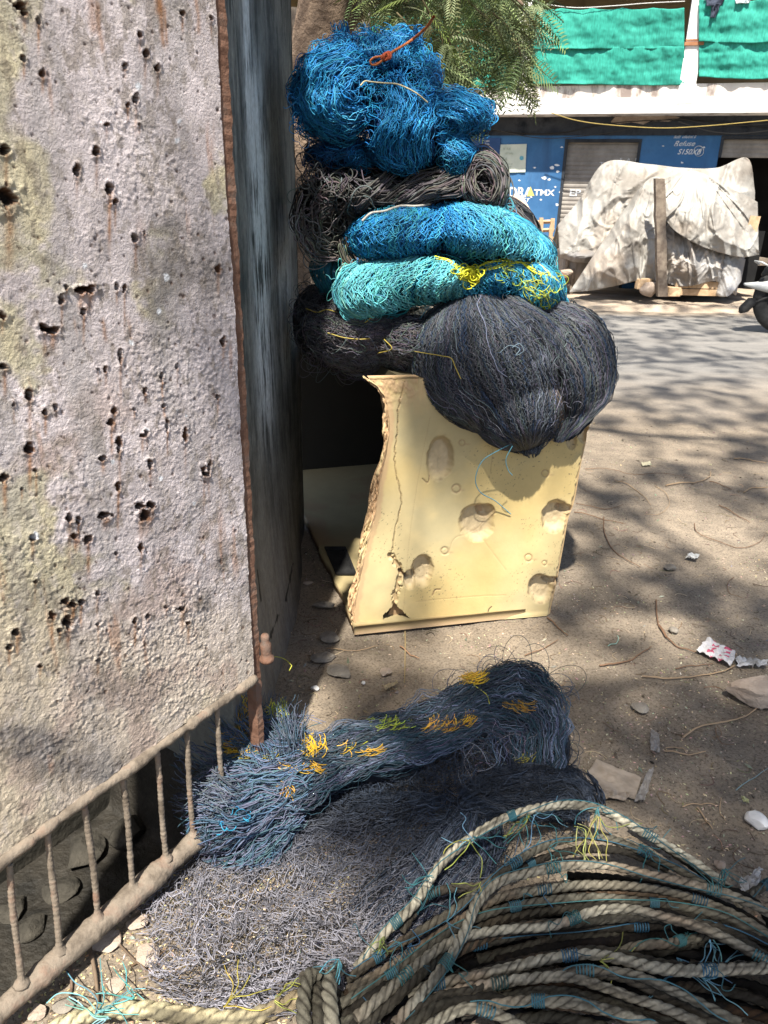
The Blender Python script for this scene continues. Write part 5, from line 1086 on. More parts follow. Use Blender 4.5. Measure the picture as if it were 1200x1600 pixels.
for k, (pts, zz, R, tf) in enumerate(ropes):
    R *= .68; tf = tf*(.95 if tf > 1.2 else (.82 if tf > .95 else (.6 if tf > .5 else .8)))
    if pts[-1][0] >= 1150: e_ = pts[-1]; pts = list(pts)+[(e_[0]+110, e_[1]+60), (e_[0]+170, e_[1]+190), (e_[0]+90, e_[1]+330)]
    pts = np.array([Zx(*p) for p in pts]); c2 = catmull(pts, 220); t = np.linspace(0, 1, 220)
    z = np.interp(t, [0, .5, 1], zz)+0.006*np.sin(t*9+k)
    c2 = c2+np.stack([1.5*vnoise(t*7, 0*t+k, 0, 3), 1.5*vnoise(t*7, 0*t+k, 0, 5)], 1)
    P_ = PZ(c2[:, 0], c2[:, 1], z)
    V, Fq, C_, Q = rope_geo(P_, R, seed=k, tint=TI*tf)
    r_ = mesh('rope_turn', V, Fq, M['rope'], coil, col=C_)
    centre.append((Q, R))
    # twine ties and a whipping line laid along the rope
    if tf > 0.45 and k < 40:
        n = len(Q); g = np.random.default_rng(k); tg = []
        step = g.integers(60, 95); tcol = [(0.03, 0.10, 0.125), (0.04, 0.125, 0.13), (0.025, 0.085, 0.13)][k % 3]
        def flush(nm):
            S_ = np.stack([x[0] for x in tg]); rr = np.array([x[1] for x in tg])
            threads(nm, [(S_, rr, cols(len(tg), tcol, .25, k))], M['thread'], r_, sides=4); tg.clear()
        for m_ in range(int(g.integers(12, 40)), n-14, step):
            hw = g.uniform(2.2, 4.2); a = np.linspace(0, 2*math.pi*5.5, 70); ii = m_+(np.linspace(-hw, hw, 70)); i0 = np.clip(ii.astype(int), 0, n-2); f_ = (ii-i0)[:, None]
            c_ = Q[i0]*(1-f_)+Q[i0+1]*f_; T = Q[i0+1]-Q[i0]; T /= np.linalg.norm(T, axis=1)[:, None]; N = np.cross(T, [0, 0, 1.0]); N /= np.linalg.norm(N, axis=1)[:, None]; B_ = np.cross(N, T)
            tg.append((c_+R*1.07*(np.cos(a)[:, None]*N+np.sin(a)[:, None]*B_), 0.0017))
            for q in range(g.integers(0, 3)):
                e = g.normal(0, 0.02, (4, 3)); e[:, 2] = np.abs(e[:, 2])*0.5; pt = catmull(np.cumsum(np.vstack([c_[35:36]+[0, 0, R*1.05], e*0.8]), axis=0), 70); tg.append((pt, 0.0010))
            flush('twine_tie')
        if k % 2 == 0:
            ii = np.linspace(5, n-6, 70); i0 = ii.astype(int); off = R*1.12; aa = 1.2+1.0*np.sin(np.linspace(0, 12, 70)+k)
            T = Q[i0+1]-Q[i0]; T /= np.linalg.norm(T, axis=1)[:, None]; N = np.cross(T, [0, 0, 1.0]); B_ = np.cross(N, T)
            tg.append((Q[i0]+off*(np.cos(aa)[:, None]*N+np.sin(aa)[:, None]*B_), 0.0013)); flush('whipping_line')
# loose twine ends hanging from the top turn
lt_ = []
def wisp(x, y, n, L, ang, c, seed, z=0.13, r=0.0012):
    g = np.random.default_rng(seed); out = []
    for q in range(n):
        a = math.radians(ang)+g.normal(0, 0.45); p = [(x+g.normal(0, 2), y+g.normal(0, 2))]
        for s_ in range(4): a += g.normal(0, 0.5); p.append((p[-1][0]+L/4*math.cos(a), p[-1][1]+L/4*math.sin(a)))
        c2 = catmull(p, 36); zz = np.linspace(z+0.02, max(0.03, z-0.05), 36)+0.006*np.sin(np.linspace(0, 7, 36)+q)
        out.append(PZ(c2[:, 0], c2[:, 1], zz))
    lt_.append((np.stack(out), r, cols(n, c, .2, seed)))
tl_, yl_ = (0.045, 0.16, 0.175), (0.27, 0.27, 0.07)
for k, (x, y, n, L, a, c) in enumerate([(825, 1268, 9, 60, 75, tl_), (828, 1272, 3, 55, 140, yl_), (835, 1272, 4, 60, 60, (0.12, .24, .34)), (934, 1262, 7, 50, 80, tl_), (936, 1275, 5, 75, 65, yl_), (738, 1310, 4, 55, 10, tl_), (735, 1315, 3, 60, 110, yl_), (738, 1308, 3, 50, 170, (0.15, .3, .4)), (672, 1372, 4, 50, 200, tl_), (655, 1425, 4, 50, -20, tl_), (860, 1325, 5, 50, 15, tl_), (750, 1380, 3, 45, 90, yl_), (530, 1500, 7, 40, 100, (0.12, .35, .4)), (600, 1465, 6, 30, 120, (0.25, .3, .1)), (900, 1290, 4, 70, 60, (0.3, .33, .12)), (940, 1500, 5, 60, 20, yl_), (1080, 1440, 5, 50, 30, tl_), (1110, 1470, 5, 60, 40, (0.15, .32, .42)), (1010, 1560, 5, 60, 10, (0.15, .32, .42)), (1130, 1360, 8, 40, 60, tl_), (700, 1440, 4, 60, 0, (0.12, .3, .4)), (1060, 1500, 6, 90, 20, (0.15, .32, .42)), (1100, 1530, 4, 90, 10, (0.15, .32, .42)), (1000, 1320, 4, 70, 40, tl_)]):
    wisp(x, y, n, L, a, c, 700+k, 0.17 if x < 960 else 0.13)
threads('loose_twine', lt_, M['thread'], coil, sides=3)

# knot of short rope ends at the bottom left of the coil, pale fluffy rope leading off to the left
kt = empty('rope_knot', PZ(505, 1560, 0), 'brown knotted rope ends at the left tip of the coil', 'rope')
for k, (pts, z, tf) in enumerate([([(478, 1620), (474, 1580), (476, 1545), (488, 1520), (500, 1524)], .10, .55), ([(520, 1625), (518, 1585), (514, 1550), (520, 1520), (530, 1512)], .13, .75), ([(500, 1625), (498, 1580), (492, 1550), (500, 1528)], .07, .4), ([(470, 1530), (490, 1540), (515, 1548), (535, 1575), (540, 1610)], .05, .5)]):
    c2 = catmull(pts, 120); zz = z*(0.6+0.4*np.sin(np.linspace(0.2, 2.6, 120))); V, Fq, C_, Q = rope_geo(PZ(c2[:, 0], c2[:, 1], zz), .0150, seed=60+k, tint=TI*tf)
    mesh('rope_end', V, Fq, M['rope'], kt, col=C_)
c2 = catmull([(60, 1625), (105, 1598), (160, 1582), (230, 1578), (300, 1588), (380, 1592), (440, 1572), (480, 1552)], 240)
V, Fq, C_, Q = rope_geo(PZ(c2[:, 0], c2[:, 1], 0.03+0.01*np.sin(np.linspace(0, 6, 240))), .0165, seed=71, tint=(0.60, 0.54, 0.36), pitch=.10)
pr = mesh('pale_rope', V, Fq, M['rope'], None, col=C_*np.array([1.05, 1.05, 1.0])); tag(pr, 'pale cream worn rope lying along the bottom edge left of the knot', 'rope')
lt_ = []
wisp(150, 1580, 8, 90, -35, (0.15, .4, .42), 801, .05); wisp(210, 1560, 6, 60, -160, (0.1, .35, .35), 802, .05); threads('loose_fibres', lt_, M['thread'], pr); lt_ = []
wisp(350, 1575, 5, 80, -20, (0.5, .42, .08), 803, .06); threads('loose_fibres', lt_, M['thread'], pr); lt_ = []
wisp(430, 1560, 5, 60, -20, (0.4, .42, .1), 804, .06); threads('loose_fibres', lt_, M['thread'], pr); lt_ = []; wisp(170, 1590, 6, 70, 160, (0.2, .42, .42), 805, .05)
threads('loose_fibres', lt_, M['thread'], pr)

# ================================================================== GROUND LITTER
def rock(name, P_, size, seed, mat, flat=0.5, parent=None, rot=0, shape=None):
    bm = bmesh.new(); bmesh.ops.create_icosphere(bm, subdivisions=4, radius=1)
    g = np.random.default_rng(seed); V = np.array([v.co[:] for v in bm.verts])
    for q in range(11):                       # cut flats for a broken look
        n = g.normal(0, 1, 3); n /= np.linalg.norm(n); d = g.uniform(0.55, 0.92); s_ = V@n; V -= np.clip(s_-d, 0, None)[:, None]*n*0.95
    V += 0.06*fbm(V[:, 0]*3+seed, V[:, 1]*3, V[:, 2]*3, 4, seed)[:, None]*V
    V = V*np.array([size[0], size[1], size[2] if len(size) > 2 else size[0]*flat])@rotz(rot).T
    for v, c in zip(bm.verts, V): v.co = c
    me = bpy.data.meshes.new(name); bm.to_mesh(me); bm.free(); me.materials.append(mat)
    o = bpy.data.objects.new(name, me); link(o, parent); o.location = P_; return o
M['pinkstone'] = vary('pale_concrete', (0.32, 0.25, 0.20), (0.46, 0.38, 0.31), 9, .95, .1, .9, .01, 60)
M['shadestone'] = vary('shade_darkened_stone', (.03, .028, .024), (.075, .068, .056), 9, .95, .1, .9, .01, 60)  # rubble behind the gate, its shade put into a darker stone colour
M['white'] = vary('dirty_white', (0.55, 0.54, 0.53), (0.72, 0.71, 0.70), 14, .7, .3, .5, .004, 40)
def stone(px, py, w_, d_, h_, label, seed, mat='stone', rot=0, cat='stone', group=None, z=0.0):
    s = (PZ(px, py, z)-CAM)@_f/F_PX
    o = rock('stone', PZ(px, py, h_*s*0.35+z), (w_*s/2*1.15, d_*s/2*1.3, h_*s/2*1.15), seed, M[mat], rot=math.radians(rot)); tag(o, label, cat, group); return o
stone(1182, 1080, 85, 55, 40, 'brown rounded stone at the right edge below the printed wrapper', 1, 'pinkstone', 10)
stone(532, 1050, 42, 26, 12, 'flat grey slab chip, larger of the two between pillar and blue net', 2, 'stone', -30)
stone(505, 1026, 36, 22, 10, 'small flat grey slab chip just behind the larger chip near the pillar foot', 3, 'stone', 20)
stone(602, 1050, 20, 14, 10, 'small buff pebble on the shaded ground in front of the foam box', 4, 'pinkstone')
stone(506, 946, 34, 16, 10, 'dark flat stone beside the pillar left of the foam box', 5, 'stone')
stone(515, 995, 26, 26, 8, 'brownish flat chip left of the foam box foot', 6, 'stone', 60)
stone(1046, 887, 18, 12, 10, 'dark small stone on the sunlit earth right of the foam box', 7, 'stone')
stone(1052, 985, 14, 12, 10, 'greenish dark pebble on the earth above the wrapper', 8, 'stone')
stone(1000, 1105, 24, 22, 8, 'flat brown stone pressed into the shaded earth', 9, 'stone', 10)
stone(1182, 1283, 30, 28, 22, 'white chalky lump on the shaded earth at the right edge', 10, 'white')
stone(1125, 1350, 16, 14, 12, 'pale grey pebble just behind the rope coil at the right', 11, 'pinkstone')
stone(1090, 1352, 12, 10, 8, 'tiny grey pebble by the right end of the rope coil', 111, 'pinkstone')
stone(482, 911, 16, 8, 6, 'pale yellowish foam crumb beside the pillar', 12, 'pinkstone')
stone(492, 1075, 12, 9, 8, 'white crumb in front of the two flat chips', 13, 'white')
stone(568, 1067, 6, 5, 5, 'tiny white chip right of the two flat chips', 14, 'white')
g = np.random.default_rng(77)
rub = [(40, 1540, 70, 40, 30), (95, 1390, 60, 60, 40), (170, 1470, 60, 40, 16), (50, 1450, 60, 40, 40), (200, 1300, 70, 50, 60), (130, 1330, 90, 60, 60), (250, 1380, 30, 24, 20), (215, 1440, 40, 30, 16), (60, 1580, 40, 30, 20), (260, 1275, 40, 30, 30), (20, 1420, 60, 50, 40), (230, 1490, 60, 40, 12), (100, 1570, 40, 30, 14), (180, 1540, 40, 30, 12), (270, 1345, 30, 26, 20), (310, 1230, 40, 30, 30)]
for k, (x, y, a, b, c) in enumerate(rub):
    if k in (2, 7, 8, 11, 12, 13, 14): lab = {2: 'buff', 7: 'flat', 8: 'rough', 11: 'long flat', 12: 'dusty', 13: 'pale', 14: 'smallest'}[k]+' rubble stone in the sun between the gate pipe and the spread net'
    else: lab = ['palest', 'largest', 'broad flat', 'dull grey', 'squat', 'rounded', 'angular', 'brownish', 'tilted', 'low', 'dark', 'knobbly', 'smooth', 'long', 'little', 'farthest'][k]+' rubble stone in deep shade behind the gate bars'
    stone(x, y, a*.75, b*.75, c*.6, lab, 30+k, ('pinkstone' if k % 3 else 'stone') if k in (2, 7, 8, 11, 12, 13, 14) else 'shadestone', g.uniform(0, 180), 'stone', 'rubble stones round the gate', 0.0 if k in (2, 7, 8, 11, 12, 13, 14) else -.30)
# gritty litter of husks, chips and grit
def litter(name, n, xr, yr, size, colr, seed, dens=None, thick=0.35):
    g = np.random.default_rng(seed); x = g.uniform(*xr, n); y = yr[0]+(yr[1]-yr[0])*g.uniform(0, 1, n)**1.4
    nn_ = (x-GE[0])*GN[0]+(y-GE[1])*GN[1]; m = (nn_ > -.03) | (y > 1.9); x, y = x[m], y[m]; n = len(x)
    if dens is not None: m = g.uniform(0, 1, n) < dens(x, y); x, y = x[m], y[m]; n = len(x)
    s = g.uniform(*size, n); a = g.uniform(0, 6.28, n); z = ground_h(x, y)+s*0.25
    L = np.array([[-1, 0, 0], [0, -.45, 0], [1, 0, 0], [0, .45, 0], [0, 0, thick], [0, 0, -thick]])[None]*g.uniform(.6, 1.3, (n, 6, 1))
    V = np.empty((n, 6, 3)); ca, sa = np.cos(a)[:, None], np.sin(a)[:, None]; V[..., 0] = x[:, None]+s[:, None]*(L[..., 0]*ca-L[..., 1]*sa); V[..., 1] = y[:, None]+s[:, None]*(L[..., 0]*sa+L[..., 1]*ca); V[..., 2] = z[:, None]+s[:, None]*(L[..., 2]+0.3*L[..., 0]*g.normal(0, 1, n)[:, None])
    T_ = np.array([[0, 1, 4], [1, 2, 4], [2, 3, 4], [3, 0, 4], [1, 0, 5], [2, 1, 5], [3, 2, 5], [0, 3, 5]]); Fq = (np.arange(n)[:, None, None]*6+T_[None]).reshape(-1, 3)
    c = np.repeat(cols(n, colr, .35, seed, (0.16, 0.13, 0.10), .35), 6, 0)
    return tag(mesh(name, V.reshape(-1, 3), Fq, M['generic'], None, col=c, smooth=False), kind='stuff')
dn = lambda x, y: 0.12+0.88*sstep(-0.15, 0.35, fbm(x*2.2, y*2.2, 0, 4, 61))
litter('husk_litter', 24000, (-1.0, 1.9), (0.75, 3.2), (0.002, 0.0068), (0.44, 0.37, 0.26), 1, dn)
litter('straw_litter', 9000, (-0.95, -0.05), (0.75, 1.5), (0.002, 0.006), (0.55, 0.43, 0.24), 2, None, .2)
litter('pebbles', 2000, (-1.0, 3.4), (1.0, 6.0), (0.004, 0.013), (0.30, 0.26, 0.21), 4, None, .5)
litter('grit', 20000, (-1.0, 3.2), (1.2, 6.0), (0.002, 0.006), (0.30, 0.25, 0.20), 3, dn)
# fallen leaf stalks and twigs, each its own object
def twig(pts, r, colr, label, name='twig', cat='twig', group='fallen stalks and twigs on the earth', z=0.006):
    c2 = catmull(pts, 50); P_ = PZ(c2[:, 0], c2[:, 1], 0); P_[:, 2] = ground_h(P_[:, 0], P_[:, 1])+r+z*(0.3+np.abs(np.sin(np.linspace(0.4, 5, 50))))
    o = threads(name, [(P_[None], np.linspace(r, r*.6, 50)[None], colr)], M['generic'], None, 6); tag(o, label, cat, group); return o
SB = (0.20, 0.12, 0.075); SP = (0.38, 0.27, 0.17)
q3 = lambda L: [(800+a/3, 480+b/3) for a, b in L]; q4 = lambda L: [(800+a/3, 950+b/3) for a, b in L]
tws = [(q3([(720, 838), (800, 828), (880, 820), (925, 800), (930, 775)]), .0045, SP, 'thick curved stalk in the sun right of the foam box'),
 (q3([(925, 818), (980, 835), (1030, 860)]), .003, SB, 'short stalk branching right from the thick curved stalk'),
 (q3([(1040, 712), (1110, 718), (1190, 735)]), .0045, SP, 'straight stalk near the right edge by the road shadow'),
 (q3([(1085, 876), (1130, 852), (1200, 852)]), .0045, SP, 'bent stalk cut by the right edge of the view'),
 (q3([(970, 930), (1040, 965), (1115, 1012)]), .003, SB, 'thin dark stalk on bright earth above the round loop'),
 (q3([(855, 1010), (870, 1060), (960, 1100), (1080, 1128), (1160, 1100), (1185, 1070)]), .0022, SB, 'wide round wiry loop on bright earth'),
 (q3([(430, 985), (432, 1060), (470, 1140), (540, 1190), (600, 1222)]), .003, SB, 'arched stalk right of the lower dents of the box'),
 (q3([(300, 918), (380, 938), (460, 945), (520, 930)]), .0022, SB, 'wiry stalk touching the box shadow'),
 (q3([(290, 965), (380, 985), (520, 1020)]), .0028, SB, 'straight dark stalk crossing below the wiry one'),
 (q3([(480, 812), (560, 845), (620, 890), (650, 930)]), .0028, SP, 'leaning stalk in a round shadow right of the box'),
 (q3([(670, 835), (725, 880), (735, 930), (690, 968), (620, 972)]), .0018, SP, 'pale hooked wiry stalk'),
 (q3([(340, 758), (450, 762), (560, 785), (700, 780), (850, 810)]), .0018, SB, 'long thin wiry stalk across dark shadow patch'),
 (q3([(1040, 1265), (1010, 1300), (1020, 1340), (1080, 1370)]), .0016, SB, 'small hooked stalk near right edge'),
 (q3([(675, 1375), (678, 1440), (690, 1500), (720, 1556)]), .0035, SB, 'dark stalk running down towards the wrapper'),
 (q4([(690, 80), (730, 150), (790, 195), (860, 215)]), .0035, SB, 'dark curved stalk ending at the wrapper'),
 (q4([(410, 272), (500, 262), (590, 230), (650, 195)]), .0035, SB, 'smooth brown bowed stalk above the net loop'),
 (q4([(610, 322), (740, 338), (880, 325), (980, 310), (1040, 280)]), .0035, SP, 'long pale stalk running up to the wrapper'),
 (q4([(765, 292), (850, 280), (940, 270)]), .002, SB, 'short thin stalk above the long pale stalk'),
 (q4([(800, 610), (880, 565), (1000, 535), (1100, 505), (1175, 455)]), .0035, SP, 'long bowed stalk leading to the brown rounded stone'),
 (q4([(715, 668), (780, 682), (850, 690), (905, 685)]), .0028, SP, 'pale crooked twig right of the cloth strip'),
 (q4([(720, 655), (790, 655), (820, 680)]), .002, SP, 'thin curved twig above the pale crooked twig'),
 (q4([(870, 930), (905, 980), (940, 1040)]), .0024, SP, 'straight thin twig in the shade by the rope coil'),
 (q4([(165, 50), (215, 95), (260, 135)]), .0035, SB, 'dark stick at the corner of the foam box'),
 (q4([(60, 220), (140, 190), (215, 155)]), .0022, SB, 'thin dark twig behind the net loop'),
 (q4([(955, 560), (960, 600), (990, 630), (1040, 640)]), .0015, SB, 'thin coiling stem in the shade'),
 (q4([(980, 890), (975, 950), (1000, 1000)]), .0015, SP, 'thin coiling pale stem near white lump'),
 (q4([(800, 930), (870, 915), (950, 922)]), .002, SP, 'short level twig in the shade near the rope coil'),
 ([(633, 985), (633, 1020), (632, 1068)], .003, (0.36, 0.27, 0.14), 'upright straw stick in front of the foam box foot'),
 ([(510, 1012), (545, 1018), (590, 1010)], .002, SP, 'pale curved twig behind the flat chips'),
 ([(625, 1010), (640, 1022), (655, 1030)], .0028, (0.34, 0.20, 0.12), 'reddish twig by the box foot'),
 ([(950, 1010), (962, 1006), (966, 1000), (964, 996)], .002, (0.35, 0.55, 0.45), 'pale green bit of twine on the earth'),
 ([(1150, 1235), (1170, 1220), (1200, 1200)], .0018, (0.22, 0.30, 0.30), 'grey green string at the right edge'),
 ([(140, 1480), (150, 1530), (155, 1590)], .005, (0.18, 0.13, 0.09), 'dark root upright beside the gate pipe in the sun'),
 ([(180, 1470), (220, 1510), (290, 1560)], .003, (0.14, 0.10, 0.07), 'dark twig slanting towards the pale rope'),
 ([(205, 1508), (235, 1500), (258, 1488)], .0028, (0.12, 0.08, 0.05), 'short forked black twig beside spread net'),
 ([(110, 1500), (112, 1540), (108, 1575)], .004, (0.16, 0.11, 0.08), 'brown root beside the gate pipe')]
for t_ in tws: twig(*t_)
# scatter of very small broken stems as one litter mass
g = np.random.default_rng(9); n = 900; S_ = []
for k in range(n):
    x, y = g.uniform(-0.5, 2.6), 1.3+3.4*g.uniform()**1.2; a = g.uniform(0, 6.28); L = g.uniform(.015, .07); t = np.linspace(-.5, .5, 8); b = g.normal(0, 1.2)
    X_ = x+L*t*math.cos(a)-L*b*t*t*math.sin(a); Y_ = y+L*t*math.sin(a)+L*b*t*t*math.cos(a); S_.append(np.stack([X_, Y_, ground_h(X_, Y_)+.002], 1))
tag(threads('stem_litter', [(np.array(S_), 0.0011, cols(n, (0.22, 0.15, 0.10), .4, 4, (0.48, 0.38, 0.26), .35))], M['generic'], None, 3), kind='stuff')
# crumpled things: wrapper, strips, cardboard sheet, foil bits
def sheetlet(name, poly, label, cat, colf, z=0.012, crump=0.012, seed=0, n=46, group=None, mat=None, lift=0.0):
    """crumpled sheet bounded by a four-sided outline of picture points"""
    P_ = [PZ(x, y, z) for x, y in poly]; s, t = np.meshgrid(np.linspace(0, 1, n), np.linspace(0, 1, n)); s, t = s[..., None], t[..., None]
    V = (P_[0]*(1-s)+P_[1]*s)*(1-t)+(P_[3]*(1-s)+P_[2]*s)*t
    size = np.linalg.norm(P_[1]-P_[0])+np.linalg.norm(P_[3]-P_[0]); k = 9/size
    r1 = np.abs(vnoise(V[..., 0]*k+seed, V[..., 1]*k, 0, seed)); r2 = np.abs(vnoise(V[..., 0]*k*2.1+seed, V[..., 1]*k*2.1, 3, seed))
    V = V.copy(); V[..., 2] += crump*(2.2*r1+1.0*r2)+lift; V[..., 0] += crump*0.6*vnoise(s[..., 0]*7, t[..., 0]*7, 1, seed+1); V[..., 1] += crump*0.6*vnoise(s[..., 0]*7, t[..., 0]*7, 2, seed+2)
    i = np.arange(n-1)[:, None]*n; j = np.arange(n-1)[None, :]; Fq = np.stack([i+j, i+j+1, i+j+n+1, i+j+n], -1).reshape(-1, 4)
    o = mesh(name, V.reshape(-1, 3), Fq, mat or M['generic'], None, col=colf(s[..., 0], t[..., 0]).reshape(-1, 3)); m = o.modifiers.new('s', 'SOLIDIFY'); m.thickness = 0.0008
    return tag(o, label, cat, group)
def wrapc(s, t):
    c = mixc(np.array([.62, .60, .60]), np.array([.55, .10, .17]), ((np.abs(s-0.35) < .10) | (np.abs(s-0.75) < .13)) & (fbm(s*6, t*6, 0, 3, 3) > -.2) & (np.sin(t*22+s*9) > -.2)); return c
sheetlet('plastic_wrapper', [(1105, 998), (1150, 1020), (1142, 1042), (1088, 1018)], 'crumpled white wrapper with pink red print on the earth', 'litter', wrapc, .012, .006, 4)
grey = lambda s, t: mixc(np.array([.50, .50, .51]), np.array([.34, .33, .32]), sstep(-.2, .3, fbm(s*5, t*5, 0, 3, 6)))
sheetlet('plastic_scrap', [(1148, 1030), (1200, 1034), (1198, 1044), (1152, 1044)], 'crumpled grey plastic scrap right of the printed wrapper', 'litter', grey, .010, .007, 5)
sheetlet('plastic_scrap', [(1152, 1382), (1185, 1362), (1190, 1380), (1158, 1396)], 'shiny silvery plastic scrap at the right end of the rope coil', 'litter', grey, .015, .012, 6)
cd = lambda s, t: mixc(np.array([.40, .33, .26]), np.array([.32, .26, .20]), sstep(-.2, .3, fbm(s*4, t*4, 0, 4, 8)))
sheetlet('cardboard_sheet', [(932, 1187), (1002, 1216), (992, 1250), (905, 1225)], 'flat dusty cardboard sheet on the earth right of the net loop', 'cardboard', cd, .006, .002, 7)
sheetlet('cardboard_scrap', [(930, 1232), (985, 1240), (978, 1252), (925, 1246)], 'thin torn cardboard scrap in front of the larger dusty sheet', 'cardboard', cd, .006, .003, 8)
gs = lambda s, t: mixc(np.array([.30, .28, .26]), np.array([.22, .20, .18]), sstep(-.2, .3, fbm(s*4, t*9, 0, 4, 8)))
sheetlet('cloth_strip', [(1014, 1204), (1022, 1200), (1008, 1252), (990, 1252)], 'grey dusty cloth strip lying beside the cardboard sheet', 'cloth', gs, .010, .003, 9)
sheetlet('cloth_strip', [(1017, 1140), (1030, 1148), (1030, 1176), (1016, 1174)], 'smaller upper piece of grey cloth strip', 'cloth', gs, .008, .003, 10)
sheetlet('dry_leaf', [(596, 1073), (620, 1066), (622, 1069), (604, 1079)], 'small curled pale dry leaf in front of the foam box', 'leaf', lambda s, t: 0*s[..., None]+np.array([.45, .36, .22]), .008, .004, 11)
sheetlet('dry_leaf', [(1002, 724), (1016, 722), (1016, 727), (1004, 729)], 'pale dry leaf on the sunlit earth right of the box top', 'leaf', lambda s, t: 0*s[..., None]+np.array([.55, .50, .35]), .008, .004, 12)
sheetlet('dry_leaf', [(1158, 1247), (1168, 1250), (1170, 1256), (1162, 1254)], 'small yellow green leaf on the shaded earth', 'leaf', lambda s, t: 0*s[..., None]+np.array([.42, .42, .22]), .008, .004, 13)
sheetlet('plastic_scrap', [(1076, 866), (1092, 868), (1088, 876), (1072, 872)], 'tiny clear plastic scrap on the sunlit earth', 'litter', lambda s, t: 0*s[..., None]+np.array([.6, .6, .58]), .008, .006, 14)
# ================================================================== ACROSS THE ROAD
BL = PY(770, 300, 15.5); BR = PY(1200, 300, 14.2)
bd = (BR-BL); bd[2] = 0; bd /= np.linalg.norm(bd); bn = np.array([bd[1], -bd[0], 0.0])     # bn faces the camera
B0 = np.array([BL[0], BL[1], 0.0])
def BP(px, py, off=0.0): return PP(px, py, B0+bn*off, bn)
def bs(px, py, off=0.0): p = BP(px, py, off)-B0; return float(p@bd), float(p[2])
def BWd(s, z, off=0.0): return B0+bd*s+bn*off+np.array([0, 0, z])
Rb = np.stack([bd, -bn, [0, 0, 1]], 1)          # local x along wall, y into wall, z up
def bbox_(mb, s0, s1, z0, z1, o0, o1, **k):
    return mb.box(BWd((s0+s1)/2, (z0+z1)/2, (o0+o1)/2), (s1-s0, abs(o1-o0), z1-z0), rot=Rb, **k)
bld = empty('shop_building', BWd(0, 0), 'blue painted shop row with roller shutters and white balcony above, across the road', 'building')
OVH = 0.50
slab_z = bs(900, 178, OVH)[1]; print('SLAB z', slab_z)
q = NT('chipped_blue_paint'); f = q.noise(1.1, 8, 0.7); f2 = q.noise(5, 8, 0.75); f3 = q.noise(2.2, 6, 0.6, stretch=(1, 1, .25))
c = q.ramp(f, [(0.3, (0.025, 0.10, 0.24)), (0.6, (0.055, 0.17, 0.36)), (0.75, (0.045, 0.09, 0.17))])
c = q.mix(q.ramp(f2, [(0.68, (0, 0, 0)), (0.71, (1, 1, 1))]), c, (0.55, 0.58, 0.60))
c = q.mix(q.ramp(f3, [(0.56, (0, 0, 0)), (0.72, (.55, .55, .55))]), c, (0.03, 0.07, 0.16))
M['blue'] = q.fin(c, .7, .3, 0, q.bump(f2, .4, .01))
q = NT('stained_white_paint'); f = q.noise(1.6, 8, 0.7); f3 = q.noise(3.0, 8, 0.7, stretch=(1, 1, .35))
c = q.ramp(f, [(0.3, (0.80, 0.77, 0.72)), (0.7, (0.68, 0.62, 0.56))]); c = q.mix(q.ramp(f3, [(0.50, (0, 0, 0)), (0.62, (.9, .9, .9))]), c, (0.22, 0.17, 0.15))
M['whitepaint'] = q.fin(c, .8, .2, 0, q.bump(f, .3, .01))
M['cleanwhite'] = vary('white_paint', (0.74, 0.72, 0.70), (0.82, 0.80, 0.78), 2, .8, .2, .2)
M['soot'] = vary('sooty_plaster', (0.014, 0.018, 0.025), (0.05, 0.055, 0.065), 3, .9, .1, .4, .01, 20, c3=(0.03, 0.035, 0.045))
M['shutter'] = vary('shutter_steel', (0.20, 0.18, 0.16), (0.34, 0.31, 0.28), 3, .6, .4, .2, .003, 60, metal=0.0)
M['dark'] = vary('dark_room', (0.012, 0.012, 0.013), (0.02, 0.02, 0.02), 3, .95, .1, .1)
M['tan'] = vary('tan_plaster', (0.22, 0.16, 0.09), (0.30, 0.22, 0.12), 2, .9, .1, .3)
M['letter'] = vary('white_lettering', (0.60, 0.62, 0.64), (0.80, 0.82, 0.84), 40, .7, .2, .1)
M['brownband'] = vary('brown_band', (0.30, 0.13, 0.07), (0.40, 0.2, 0.1), 6, .8, .2, .1)
s_a, zt_a = bs(883, 222); s_b, _ = bs(1003, 220); s_c, zt_c = bs(1127, 217)
SL, SR = -14.0, 12.0
# wall in pieces around the two shutters
mb = MB(); bbox_(mb, SL, s_a, 0, slab_z, -.3, 0); mb.build('wall', M['blue'], bld)
mb = MB(); bbox_(mb, s_a, s_b, zt_a, slab_z, -.3, 0.001); bbox_(mb, s_b, s_c, 0, slab_z, -.3, 0); bbox_(mb, s_c, s_c+2.0, zt_c, slab_z, -.3, .001); bbox_(mb, s_c+2.0, SR, 0, slab_z, -.3, 0); mb.build('wall', M['blue'], bld)
mb = MB(); bbox_(mb, SL, SR, slab_z-0.30, slab_z-0.002, 0.004, 0.03); mb.build('sooty_band', M['soot'], bld)
mb = MB(); g = np.random.default_rng(3)
bs0, bz0 = bs(1000, 185, .03); pts = [BWd(bs0+a*.55+g.normal(0, .03), bz0+b*.07+g.normal(0, .012)-0.03, .034) for a, b in [(-1, .2), (-.8, .9), (-.3, 1), (.2, .9), (.8, 1), (1.2, .6), (.9, -.2), (.4, -.1), (.1, -.9), (-.3, -.4), (-.6, -1), (-.9, -.5)]]
mb.add(pts, [tuple(range(len(pts)))]); mb.build('bare_patch', M['pinkstone'], bld)
